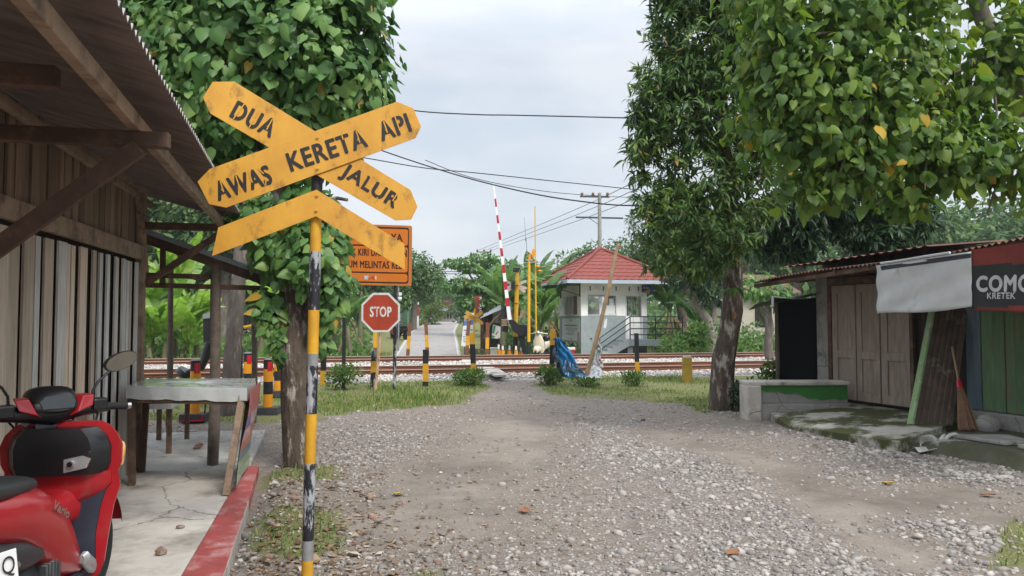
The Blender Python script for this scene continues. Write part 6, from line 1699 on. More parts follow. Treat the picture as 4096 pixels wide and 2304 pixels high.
for z0, z1, m in ((0, .55, 0), (.55, .95, 0), (.95, 1.85, 1), (1.85, 2.3, 0)): mb.cyl(b_ + UP * z0, b_ + UP * z1, .19, n=14, mi=m)
mb.build('shaft', [WHITEW, mat('band_red', (.30, .03, .03), None, .7)], gp)
b_ = B(1474, 34); mb = MB(); mb.box(b_ + UP * .3, (.26, .26, .6), -rad(YAW)); mb.box(b_ + UP * .62, (.36, .36, .07), -rad(YAW)); mb.box(b_ + UP * .05, (.36, .36, .1), -rad(YAW)); o = mb.build('stone_pedestal', CONC, loc=b_, bevel=.01); tag(o, 'small grey stone pedestal in the garden left of the road', 'pedestal')
for x, d, lb in ((1690 - 250, 33.5, 'pale boulder in the garden left of the stone pedestal'), (1428, 30.5, 'pale boulder beside the rails left of the stop sign pipe')):
    pebble(B(x, d), .26, CONCL, 'garden_stone', lb, 'stone', .6, int(x))
fn_ = thing('green_fence', 'low green sheet fence along the far left of the village road', 'fence', B(1640, 62))
mb = MB(); mb.prism([B(1600, 60), B(1662, 64), B(1662, 64) + UP * 1.5, B(1600, 60) + UP * 1.5], FWD * .05); mb.build('sheet', mat('green_sheet', (.05, .13, .06), (.035, .09, .045), .7, 3), fn_)
for x, d in ((1602, 59.9), (1631, 61.9), (1660, 63.8)): mb = MB(); mb.cyl(B(x, d), B(x, d) + UP * 1.75, .06, n=8); mb.build('post', GREYW, fn_)
cam_ = thing('street_camera', 'white street camera and lamp on a thin pole behind the notice board post', 'camera', B(1597, 36))
mb = MB(); mb.cyl(B(1594, 36), P(1594, 1150, 36), .04, n=8); mb.build('pole', GREYW, cam_)
mb = MB(); mb.box(P(1601, 1176, 35.9), (.12, .15, .15), -rad(YAW)); mb.build('housing', WHITE, cam_)
mb = MB(); mb.loft([ring(0, 0, .07, .07, 12)] and [[P(1599, 1195, 35.9) + RIGHT * (r_ * math.cos(t)) + FWD * (r_ * math.sin(t)) + UP * z for t in np.linspace(0, 6.28, 13)[:-1]] for r_, z in ((.09, .09), (.10, 0), (.06, -.09))]); mb.build('dome', WHITE, cam_)

# crossing slabs
for k, (pts, lb) in enumerate(((((1930, 1478), (1990, 1470), (2018, 1487), (1943, 1493)), 'large pale slab laid against the nearest rail at the footpath'), (((1958, 1489), (2010, 1487), (2024, 1497), (1978, 1498)), 'small pale slab in front of the large one at the footpath'),
                               (((1908, 1466), (1970, 1466), (1982, 1470), (1912, 1473)), 'thin slab lying between the two nearer rails'), (((1846, 1432), (1884, 1431), (1896, 1447), (1850, 1448)), 'pale slab between the two tracks at the footpath'),
                               (((1858, 1447), (1900, 1447), (1908, 1454), (1862, 1456)), 'worn slab just behind the nearer track at the footpath'))):
    q = [onz(x, y, .21 if k < 3 else .22) for x, y in pts]
    mb = MB(); mb.prism([p - UP * .05 for p in q], UP * .05); o = mb.build('crossing_slab', CONCL, loc=q[0] - UP * .05, bevel=.008); tag(o, lb, 'slab', 'slabs of the foot crossing')
# ------------------------------------------------------------------ leaves
HEART = (np.array([(0, .10, 0), (.24, -.04, -.02), (.46, .12, -.07), (.47, .40, -.08), (.28, .72, -.08), (0, 1.05, -.12), (0, .5, .02), (-.24, -.04, -.02), (-.46, .12, -.07), (-.47, .40, -.08), (-.28, .72, -.08)]),
         [(0, 1, 2, 6), (6, 2, 3, 4), (6, 4, 5, 5), (0, 6, 8, 7), (6, 10, 9, 8), (6, 5, 10, 10)])
LANCE = (np.array([(0, 0, 0), (.11, .28, -.01), (.125, .58, -.06), (0, 1.0, -.22), (-.11, .28, -.01), (-.125, .58, -.06), (0, .5, .0)]),
         [(0, 1, 2, 6), (6, 2, 3, 3), (0, 6, 5, 4), (6, 3, 5, 5)])
DIAM = (np.array([(0, 0, 0), (.30, .45, -.06), (0, 1.0, -.10), (-.30, .45, -.06)]), [(0, 1, 2, 2), (0, 2, 3, 3)])


def unit(a): return a / np.maximum(np.linalg.norm(a, axis=-1, keepdims=True), 1e-9)


def leaves(name, pos, axis, nrm, size, tmpl, m, parent=None, org=None):
    T, Fc = tmpl
    ax = unit(axis); nr = unit(nrm - ax * (nrm * ax).sum(-1, keepdims=True)); sd = np.cross(ax, nr)
    k = len(pos); wx = rng.uniform(.72, 1.15, (k, 1, 1)); cz = rng.uniform(.2, 2.6, (k, 1, 1)); bx = rng.normal(0, .16, (k, 1, 1))
    V = pos[:, None] + size[:, None, None] * ((T[None, :, 0:1] * wx + bx * T[None, :, 1:2] ** 2) * sd[:, None] + T[None, :, 1:2] * ax[:, None] + T[None, :, 2:3] * cz * nr[:, None])
    tri = []
    for f in Fc:
        tri.append((f[0], f[1], f[2]))
        if f[3] != f[2]: tri.append((f[0], f[2], f[3]))
    tri = np.array(tri)
    A = (tri[None] + (np.arange(len(pos)) * len(T))[:, None, None]).reshape(-1, 3)
    return npmesh(name, V.reshape(-1, 3), A, m, parent, org)


def lumps_points(lumps, n, lo=.62, hi=1.0):
    """lumps: (centre xyz, radii xyz, weight) -> points through the outer part of the lumps, with outward directions"""
    wt = np.array([l[2] if len(l) > 2 else l[1][0] * l[1][2] for l in lumps], float); wt /= wt.sum()
    k = rng.choice(len(lumps), n, p=wt)
    c = np.array([l[0] for l in lumps], float)[k]; r = np.array([l[1] for l in lumps], float)[k]
    d = unit(rng.normal(size=(n, 3)))
    rr = lo + (hi - lo) * rng.random(n) ** .6
    rr = rr * (1 + .16 * np.sin(d[:, 0] * 5 + k * 1.7) * np.cos(d[:, 2] * 4 + k) + .10 * np.sin(11 * d[:, 1] + 7 * d[:, 2] + k))
    return c + d * r * rr[:, None], unit(d / r)


VINE = leafmat('vine_leaf', [(0, (.045, .115, .03)), (.5, (.09, .195, .048)), (.85, (.165, .28, .075)), (.99, (.23, .34, .10)), (1, (.40, .27, .04))], .48, .3, .4)
WARU = leafmat('broad_leaf', [(0, (.055, .12, .024)), (.5, (.115, .20, .034)), (.86, (.185, .27, .042)), (.985, (.24, .31, .05)), (1, (.50, .33, .03))], .5, .4, .35)
MANGO = leafmat('mango_leaf', [(0, (.036, .085, .024)), (.5, (.078, .15, .034)), (.85, (.145, .225, .05)), (.985, (.16, .22, .04)), (1, (.28, .17, .06))], .45, .25)
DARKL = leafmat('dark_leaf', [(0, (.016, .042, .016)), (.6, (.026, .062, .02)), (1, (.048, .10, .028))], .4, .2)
FARL = leafmat('far_leaf', [(0, (.05, .10, .036)), (.5, (.078, .145, .045)), (.9, (.125, .20, .06)), (1, (.17, .23, .07))], .55, .3, .3)
PALEL = leafmat('pale_leaf', [(0, (.07, .12, .03)), (.6, (.11, .17, .04)), (1, (.17, .21, .055))], .55, .35, .3)
BUSH = leafmat('bush_leaf', [(0, (.045, .10, .022)), (.5, (.075, .15, .03)), (1, (.13, .20, .045))], .5, .35, .3)


def droopers(pos, out, down=.8, spread=.7):
    n = len(pos)
    ax = unit(out * spread + rng.normal(0, .45, (n, 3)) + np.array([0, 0, -down]))
    nr = unit(out * .6 + rng.normal(0, .45, (n, 3)) + np.array([0, 0, .9]))
    return ax, nr


def branch_tree(root, trunk_pts, trunk_r, limbs, m, jit=.18):
    mb = MB(); mb.tube(trunk_pts, trunk_r, 14, jit=jit); t = mb.build('trunk', m, root, smooth=70)
    mb = MB()
    for pts, rs in limbs: mb.tube(pts, rs, 8, jit=.1)
    if limbs: mb.build('limb', m, t, smooth=70)
    return t


def spl(p, q, n, bow, sag=0.0, r0=.05, r1=.015):
    p, q = Vector(p), Vector(q)
    return [p.lerp(q, i / n) + Vector(bow) * math.sin(math.pi * i / n) + UP * (sag * math.sin(math.pi * i / n)) + Vector((random.uniform(-1, 1), random.uniform(-1, 1), random.uniform(-1, 1))) * (.02 * (p - q).length * (0 < i < n)) for i in range(n + 1)], list(np.linspace(r0, r1, n + 1))


# vine covered tree on the left ---------------------------------------------------------
vb = B(1205, 7.55)
vt = thing('vine_covered_tree', 'leaning tree overgrown with heart shaped vine leaves behind the crossbuck', 'tree', vb)
tp = [B(1212, 7.55) - UP * .1, P(1200, 1780, 7.55), P(1183, 1600, 7.55), P(1178, 1430, 7.55), P(1176, 1280, 7.57), P(1186, 1130, 7.6), P(1160, 900, 7.6), P(1110, 650, 7.65), P(1080, 300, 7.7)]
lb_ = [spl(P(1110, 700, 7.6), P(860, 500, 7.4), 6, (0, 0, .1), 0, .06, .02), spl(P(1100, 560, 7.6), P(1420, 330, 7.6), 6, (0, 0, .1), 0, .06, .02), spl(P(1150, 880, 7.6), P(1390, 800, 7.4), 6, (0, 0, .1), 0, .04, .015), spl(P(1080, 300, 7.7), P(900, -100, 7.8), 6, (0, 0, 0), 0, .07, .02), spl(P(1080, 300, 7.7), P(1300, -80, 7.7), 6, (0, 0, 0), 0, .07, .02), spl(P(1165, 900, 7.6), P(880, 760, 7.7), 7, (0, 0, .05), -.1, .03, .012)]
branch_tree(vt, tp, [.185, .165, .155, .15, .14, .13, .12, .10, .09], lb_, BARKD)
def at(x, y, d): return tuple(P(x, y, d))
lum = [(at(1000, 130, 7.7), (1.28, 1.1, 1.35)), (at(1240, 180, 7.6), (.86, .9, .95)), (at(1330, 60, 7.7), (.5, .6, .8)), (at(820, 320, 7.7), (.95, .9, .95)), (at(1370, 370, 7.5), (.52, .6, .45)), (at(1180, 520, 7.7), (.75, .7, .55)), (at(780, -250, 7.8), (1.3, 1.1, 1.3)), (at(1180, -260, 7.8), (.85, 1.0, 1.0)),
       (at(860, 620, 8.2), (.85, .7, .5))]
pos, o_ = lumps_points(lum, 15000, .68); ax, nr = droopers(pos, o_, .9, .45)
nr = unit(nr + .5 * o_)
rr, dd = frameco(pos[:, 0], pos[:, 1])
ok = ~((pos[:, 0] < -.95) & (pos[:, 1] < 8.3) & (pos[:, 2] < 2.75 - .26 * (pos[:, 0] + .95)))
ok &= ~((pos[:, 2] < 3.25) & (rr / dd < -.30) & (rng.random(len(pos)) < .55))
leaves('crown', pos[ok], ax[ok], nr[ok], np.clip(np.exp(rng.normal(math.log(.096), .36, ok.sum())), .035, .18), HEART, VINE, vt)
lum = [(at(1260, 1010, 7.42), (.34, .36, .42)), (at(1325, 950, 7.4), (.20, .22, .26)), (at(1240, 860, 7.5), (.42, .36, .30)), (at(1325, 1110, 7.38), (.20, .22, .28)), (at(1300, 1220, 7.4), (.15, .17, .22)), (at(1110, 1260, 7.5), (.16, .14, .26)), (at(1060, 1220, 7.5), (.12, .12, .2)), (at(1120, 1000, 7.5), (.28, .26, .3)), (at(1130, 1380, 7.5), (.09, .09, .2)), (at(1060, 880, 7.5), (.35, .3, .25)), (at(1285, 1350, 7.45), (.07, .08, .16))]
pos, o_ = lumps_points(lum, 3000, .55); ax, nr = droopers(pos, o_, 1.1, .3); nr = unit(nr * .6 + o_ - np.array(FWD)[None] * .5)
leaves('hanging_vine', pos, ax, nr, np.clip(rng.normal(.095, .027, len(pos)), .04, .16), HEART, VINE, vt)

# broad leaved tree at the right ---------------------------------------------------------
wt_ = thing('broad_leaved_tree', 'tree with large round heart shaped leaves leaning over the kiosk from the right', 'tree', B(4520, 9.6))
tp = [B(4520, 9.6) - UP * .1, P(4380, 1000, 9.3), P(4180, 560, 8.9), P(4060, 330, 8.7), P(3930, 70, 8.6), P(3820, -250, 8.5)]
lb_ = [spl(P(4000, 220, 8.7), P(3780, 300, 8.5), 4, (0, 0, 0), .02, .06, .045), spl(P(3780, 300, 8.5), P(3560, 190, 8.3), 5, (0, 0, .0), .03, .045, .02), spl(P(3700, 260, 8.4), P(3150, 620, 8.1), 8, (0, 0, .1), .1, .035, .012), spl(P(4120, 480, 8.8), P(3500, 820, 8.3), 8, (0, 0, .1), .12, .035, .01), spl(P(3560, 200, 8.3), P(3080, 200, 8.1), 6, (0, 0, .1), .1, .03, .01), spl(P(4180, 560, 8.9), P(3950, 860, 8.4), 6, (0, 0, .1), .1, .03, .01), spl(P(3560, 190, 8.3), P(3300, 420, 8.0), 6, (0, 0, .05), .05, .022, .008), spl(P(3450, 470, 8.1), P(3330, 800, 8.0), 6, (0, 0, .0), .05, .02, .007), spl(P(3780, 300, 8.5), P(3700, 760, 8.0), 7, (0, 0, .1), .05, .025, .008), spl(P(3600, 700, 8.2), P(3420, 700, 7.9), 5, (0, 0, 0), .03, .016, .006), spl(P(3980, 170, 8.6), P(3990, 620, 8.1), 7, (0, 0, .1), .05, .022, .007)]
branch_tree(wt_, tp, [.16, .14, .12, .11, .09, .07], lb_, BARKP)
lum = [(at(3330, 120, 8.2), (.62, .7, .75)), (at(3240, 380, 8.1), (.55, .55, .55)), (at(3440, 420, 8.3), (.75, .7, .65)), (at(3600, 220, 8.4), (.7, .7, .6)), (at(3380, 650, 8.2), (.55, .5, .45)), (at(3620, 590, 8.3), (.70, .6, .5)), (at(3820, 650, 8.3), (.55, .5, .34)), (at(3560, -40, 8.4), (.8, .8, .5)), (at(3120, 60, 8.0), (.38, .4, .5)), (at(3240, 730, 8.3), (.34, .35, .26)), (at(3620, 810, 8.3), (.30, .3, .16)), (at(3940, 560, 8.4), (.5, .5, .5)), (at(4040, 180, 8.4), (.42, .5, .6)), (at(4080, 640, 8.2), (.40, .5, .4)), (at(3050, 250, 8.6), (.42, .45, .5)), (at(3080, 480, 8.7), (.42, .45, .45)), (at(3020, -60, 8.6), (.45, .5, .5)), (at(3760, 480, 8.6), (.5, .5, .5)), (at(3300, 560, 8.5), (.5, .5, .4)), (at(3700, -330, 8.5), (.9, .8, .6)), (at(3950, -250, 8.6), (.7, .7, .6)), (at(3350, -320, 8.5), (.8, .8, .55)), (at(4300, 300, 8.9), (.7, .7, .7)), (at(4250, -100, 8.8), (.7, .7, .6)), (at(3160, 560, 8.2), (.36, .36, .3)), (at(3900, 350, 8.6), (.35, .4, .3))]
pos, o_ = lumps_points(lum, 11500, .22)
p2, q2 = lumps_points(lum[:16], 1500, 1.0, 1.35); pos, o_ = np.concatenate([pos, p2]), np.concatenate([o_, q2]); ax, nr = droopers(pos, o_, 1.0, .5)
leaves('crown', pos, ax, nr, np.clip(np.exp(rng.normal(math.log(.096), .38, len(pos))), .035, .19), HEART, WARU, wt_)


# mango trees ------------------------------------------------------------------------------
def rosettes(lumps, n, per, ln, lo=.6):
    pos, o_ = lumps_points(lumps, n, lo)
    P_ = np.repeat(pos, per, 0); O_ = np.repeat(o_, per, 0); k = len(P_)
    ax = unit(O_ * .55 + rng.normal(0, .75, (k, 3)) + np.array([0, 0, -.35])); nr = unit(O_ * .4 + rng.normal(0, .3, (k, 3)) + np.array([0, 0, .9]))
    return P_ + rng.normal(0, .03, (k, 3)), ax, nr, np.clip(rng.normal(ln, ln * .2, k), ln * .5, ln * 1.5)


mt = thing('mango_tree', 'tall dense mango tree with a scarred leaning trunk right of the guard hut', 'tree', B(2886, 12.35))
MD = 12.35
tp = [B(2884, MD) - UP * .1, P(2886, 1560, MD), P(2893, 1440, MD), P(2912, 1340, MD), P(2930, 1240, MD), P(2932, 1140, MD), P(2936, 1000, MD), P(2925, 850, MD), P(2900, 600, MD), P(2880, 300, MD), P(2870, -60, MD)]
lb_ = [spl(P(2930, 950, MD), P(2700, 740, MD), 6, (0, 0, .05), .0, .10, .03), spl(P(2920, 800, MD), P(3200, 600, MD + .4), 6, (0, 0, .05), .1, .08, .02), spl(P(2910, 700, MD), P(2650, 420, MD - .2), 6, (0, 0, .05), .1, .07, .02), spl(P(2890, 450, MD), P(2700, 150, MD), 6, (0, 0, 0), 0, .06, .02), spl(P(2880, 300, MD), P(3080, 60, MD), 6, (0, 0, 0), 0, .06, .02), spl(P(2930, 1020, MD), P(2760, 1000, MD - .6), 5, (0, 0, 0), .05, .035, .012)]
t_ = branch_tree(mt, tp, [.20, .185, .18, .165, .17, .15, .14, .13, .11, .09, .06], lb_, BARKD)
mb = MB(); q = P(2937, 1262, MD - .175); mb.ball(q, (.035, .03, .07), 6); mb.build('bark_scar', mat('fresh_wood_scar', (.36, .17, .08), (.2, .09, .04), .8, 12), t_)
lum = [(at(2830, 150, MD), (.92, .9, 1.0)), (at(2700, 420, MD - .1), (.72, .7, .75)), (at(2920, 430, MD), (.75, .8, .9)), (at(2600, 560, MD - .2), (.42, .45, .35)), (at(2810, 700, MD), (.80, .8, .65)), (at(2720, 880, MD - .3), (.62, .6, .5)), (at(2880, 950, MD - .4), (.55, .5, .45)), (at(3010, 760, MD + .2), (.65, .7, .6)), (at(2760, -60, MD), (.75, .7, .6)), (at(3000, 60, MD), (.75, .7, .9)), (at(3080, 480, MD + .3), (.6, .6, .7)), (at(2640, 330, MD), (.42, .4, .4)), (at(2650, 1030, MD - .5), (.36, .36, .22)), (at(2780, 1060, MD - .4), (.42, .4, .24)), (at(2560, 700, MD), (.16, .2, .2)), (at(2560, 470, MD), (.2, .2, .18))]
lum += [(at(3060, 260, MD + .4), (.6, .6, .7)), (at(2690, 60, MD), (.35, .4, .5)), (at(2620, 420, MD), (.35, .4, .35)), (at(2560, 580, MD), (.26, .3, .26)), (at(2600, 800, MD - .2), (.3, .3, .25)), (at(2780, 280, MD), (.7, .7, .5)), (at(2860, -330, MD), (.9, .9, .8)), (at(3010, -250, MD), (.7, .7, .7))]
pos, ax, nr, sz = rosettes(lum, 3400, 9, .165, .45); leaves('crown', pos, ax, nr, sz, LANCE, MANGO, mt)
c_ = P(2945, 1150, MD - .45); n_ = 13
ax = unit(np.stack([np.cos(np.linspace(0, 6.28, n_)), np.sin(np.linspace(0, 6.28, n_)), -.15 + 0 * np.linspace(0, 1, n_)], 1) + rng.normal(0, .12, (n_, 3)))
leaves('leaf_shoot', np.repeat(np.array(c_)[None], n_, 0), ax, np.tile([0, 0, 1.0], (n_, 1)), rng.uniform(.24, .36, n_), LANCE, BUSH, mt)
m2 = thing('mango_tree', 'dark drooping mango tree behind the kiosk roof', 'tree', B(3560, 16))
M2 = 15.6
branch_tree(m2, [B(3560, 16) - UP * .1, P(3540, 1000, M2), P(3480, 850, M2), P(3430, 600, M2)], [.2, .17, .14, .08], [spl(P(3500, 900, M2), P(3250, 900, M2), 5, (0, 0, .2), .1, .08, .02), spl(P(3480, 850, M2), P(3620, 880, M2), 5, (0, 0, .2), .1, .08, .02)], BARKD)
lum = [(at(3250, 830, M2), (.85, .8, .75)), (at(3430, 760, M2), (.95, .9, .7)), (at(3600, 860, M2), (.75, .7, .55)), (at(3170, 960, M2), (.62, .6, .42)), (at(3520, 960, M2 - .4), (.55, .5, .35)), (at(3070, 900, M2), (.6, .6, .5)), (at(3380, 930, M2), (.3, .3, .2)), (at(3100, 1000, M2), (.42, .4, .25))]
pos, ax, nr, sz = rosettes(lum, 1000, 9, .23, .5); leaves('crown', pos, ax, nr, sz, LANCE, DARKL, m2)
m3 = thing('mango_tree', 'farther mango tree with its crown rising beside the guard hut roof', 'tree', B(2740, 38))
M3 = 38
branch_tree(m3, [B(2740, M3) - UP * .1, P(2730, 1250, M3), P(2700, 1100, M3), P(2680, 900, M3)], [.3, .25, .22, .12], [], BARKD)
lum = [(at(2640, 900, M3), (1.5, 1.4, 1.6)), (at(2620, 1010, M3), (1.2, 1.2, 1.0)), (at(2750, 960, M3), (1.7, 1.6, 1.6)), (at(2700, 820, M3), (1.5, 1.4, 1.2)), (at(2800, 1080, M3), (1.3, 1.2, 1.1)), (at(2690, 1075, M3), (1.2, 1.0, .8))]
pos, ax, nr, sz = rosettes(lum, 1100, 7, .36, .6); leaves('crown', pos, ax, nr, sz, LANCE, MANGO, m3)


# generic background trees ---------------------------------------------------------------------
def gtree(name, label, base, h, lumps, n, sz, m, bark, r=.22, group=None, droop=.5):
    root = thing(name, label, 'tree', base, group=group); b_ = Vector(base)
    top = Vector(lumps[0][0]) + b_
    tpts = [b_ - UP * .2 + (top - b_) * t + Vector((.25 * math.sin(4 * t), .2 * math.sin(3 * t), 0)) * t for t in np.linspace(0, 1, 7)]
    mb = MB(); mb.tube(tpts, list(np.linspace(r, r * .35, 7)), 10, jit=.15)
    tr = mb.build('trunk', bark, root, smooth=70)
    mb = MB()
    for l in lumps[1:6]: mb.tube(*spl(tpts[3], Vector(l[0]) + b_, 5, (0, 0, .2), 0, r * .45, .03), 7)
    mb.build('limb', bark, tr, smooth=70)
    L2 = [((l[0][0] + b_.x, l[0][1] + b_.y, l[0][2] + b_.z), l[1]) for l in lumps]
    pos, o_ = lumps_points(L2, n, .45); ax, nr = droopers(pos, o_, droop, .7)
    leaves('crown', pos, ax, nr, np.clip(rng.normal(sz, sz * .25, n), sz * .4, sz * 1.8), DIAM, m, root)
    return root


def rl(n, R, z0, z1, r0, r1, flat=.8):
    out_ = [((0, 0, z1), (r0, r0, r0 * flat))]
    for i in range(n):
        a = 6.28 * i / n + random.uniform(-.4, .4); z = random.uniform(z0, z1); k = R * random.uniform(.5, 1.0); rr_ = random.uniform(r1, r0)
        out_.append(((k * math.cos(a), k * math.sin(a), z), (rr_, rr_, rr_ * flat)))
    return out_


random.seed(21)
gA = gtree('roadside_tree', 'tall leafy tree standing first on the left of the village road beside the notice board', B(1652, 55), 7, rl(9, 1.6, 2.2, 4.9, 1.25, .8, .9), 4600, .26, FARL, BARKG, .28)
gB = gtree('roadside_tree', 'rounded tree farther along the left of the road, behind the tallest one', B(1712, 92), 7, rl(8, 2.2, 2.2, 5.0, 1.5, 1.0, .85), 4000, .32, FARL, BARKG, .26)
gC = gtree('background_tree', 'broad green tree in the far dip where the road bends', B(1850, 125), 8, rl(9, 4.0, 2.4, 6.0, 2.2, 1.5, .8), 4400, .45, FARL, BARKG, .35, group='trees far beyond the tracks')
kt = gtree('layered_tree', 'tiered broad leaved tree spreading flat layers above the food stall', B(1935, 46), 6, [((0, 0, 4.9), (1.0, 1.0, .22)), ((-1.5, .2, 4.55), (1.1, .9, .24)), ((1.0, 0, 4.5), (1.3, 1.0, .25)), ((-.6, 0, 4.2), (1.0, .9, .2)), ((-1.5, 0, 3.15), (1.15, 1.0, .38)), ((.4, -.4, 3.3), (1.6, 1.2, .45)), ((1.6, .2, 3.2), (1.2, 1.0, .4)), ((-.8, -.4, 2.2), (1.0, .9, .45)), ((.8, 0, 2.1), (1.6, 1.1, .5))], 7600, .22, VINE, BARKG, .2)
# more of the far trees: copies of the three kinds, each turned and scaled
spots = [(1990, 92, gA, .95, 'tree far behind the layered tree, right of the road bend'), (1900, 165, gC, 1.0, 'hazy tree straight above the end of the road'), (1700, 140, gC, .95, 'hazy tree left of the road end behind the rounded tree'), (2130, 75, gB, 1.0, 'tree behind the banana plants left of the guard hut'),
         (2375, 70, gB, 1.28, 'tree top showing just left of the guard hut roof peak'), (2490, 80, gA, 1.55, 'tree top showing just right of the guard hut roof peak'), (1560, 70, gA, 1.15, 'tree hidden mostly behind the notice board'), (1440, 60, gB, 1.25, 'tree behind the stop sign and the vine leaves'),
         (1250, 52, gA, 1.5, 'background tree right behind the vine tree trunk'), (1010, 46, gB, 1.6, 'background tree between the thin shelter post and the vine tree'), (880, 42, gA, 1.6, 'background tree behind the shelter roof edge'), (730, 44, gB, 1.8, 'background tree above the banana plants left of the shelter post'),
         (600, 50, gA, 1.8, 'background tree beside the corner post of the plank stall'), (450, 48, gB, 1.8, 'background tree hidden behind the plank stall'), (3000, 60, gB, 1.6, 'background tree right of the mango trunk'), (3180, 50, gA, 1.6, 'background tree above the left end of the kiosk roof'),
         (3400, 66, gB, 2.0, 'background tree showing through the mango leaves behind the kiosk'), (3650, 60, gA, 1.9, 'background tree above the hanging white banner'), (3900, 70, gB, 2.1, 'pale background tree above the red and black banner'), (2850, 75, gC, 1.2, 'background tree behind the mango trunk and the guard hut'), (4200, 60, gB, 1.9, 'background tree at the right edge behind the broad leaved tree'),
         (1130, 90, gC, 1.5, 'tall background tree far behind the vine tree'), (860, 90, gC, 1.6, 'tall background tree far behind the shelter'), (640, 85, gC, 1.6, 'tall background tree far behind the plank stall corner'), (2280, 115, gC, .95, 'distant tree behind the left slope of the guard hut roof'), (2650, 110, gC, 1.3, 'distant tree right of the guard hut')]
for i, (x, d, src, sc_, lb) in enumerate(spots):
    dup(src, B(x, d), random.uniform(0, 6.28), sc_ * random.uniform(.95, 1.05), lb, 'trees far beyond the tracks')
# trunks on the left and right
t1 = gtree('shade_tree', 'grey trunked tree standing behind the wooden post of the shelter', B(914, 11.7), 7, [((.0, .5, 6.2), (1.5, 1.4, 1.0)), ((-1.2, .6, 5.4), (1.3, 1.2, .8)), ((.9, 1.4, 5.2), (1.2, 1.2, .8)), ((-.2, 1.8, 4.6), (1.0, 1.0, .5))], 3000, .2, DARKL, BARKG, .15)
lt = thing('leaning_tree', 'pale leaning trunk with a fork beyond the tracks left of the mango trunk', 'tree', B(2862, 30))
branch_tree(lt, [B(2862, 30) - UP * .1, P(2850, 1340, 30), P(2830, 1280, 30), P(2790, 1220, 30), P(2750, 1165, 30), P(2735, 1100, 30)], [.22, .2, .19, .16, .14, .1], [spl(P(2850, 1320, 30), P(2858, 1200, 30), 4, (0, 0, 0), 0, .14, .1)], BARKP)
lum = [(at(2740, 1080, 30), (1.2, 1.1, .8)), (at(2850, 1150, 30), (1.0, 1.0, .7)), (at(2800, 1050, 30.5), (1.4, 1.2, .8)), (at(2790, 1130, 29.6), (.5, .5, .4))]
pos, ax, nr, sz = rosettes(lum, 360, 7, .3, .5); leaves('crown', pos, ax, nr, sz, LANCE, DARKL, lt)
for x, d, lb in ((3085, 24, 'dark crooked trunk between the mango tree and the side post of the kiosk'),):
    g2 = thing('garden_tree', lb, 'tree', B(x, d)); branch_tree(g2, [B(x, d) - UP * .1, P(x - 12, 1400, d), P(x - 6, 1300, d), P(x - 20, 1230, d), P(x - 22, 1180, d)], [.16, .14, .13, .12, .09], [], BARKG)
    lum = [(at(x - 30, 1150, d), (.8, .8, .5)), (at(x + 20, 1190, d), (.5, .5, .4))]; pos, o_ = lumps_points(lum, 500, .3); ax, nr = droopers(pos, o_); leaves('crown', pos, ax, nr, rng.uniform(.15, .3, 500), DIAM, VINE, g2)

# banana plants ---------------------------------------------------------------------------------
BANL = leafmat('banana_leaf', [(0, (.13, .25, .045)), (.5, (.20, .33, .06)), (.8, (.28, .40, .09)), (1, (.36, .43, .13))], .42, .42)
BAND = leafmat('dry_banana_leaf', [(0, (.14, .09, .05)), (1, (.26, .18, .10))], .8, .2)
BANS = mat('banana_stem', (.17, .19, .085), (.12, .10, .06), .7, 5, .2, stretch=(1, 1, .3))


BANL2 = leafmat('deep_banana_leaf', [(0, (.06, .13, .035)), (.5, (.09, .18, .045)), (.85, (.135, .235, .06)), (1, (.19, .28, .08))], .45, .35)


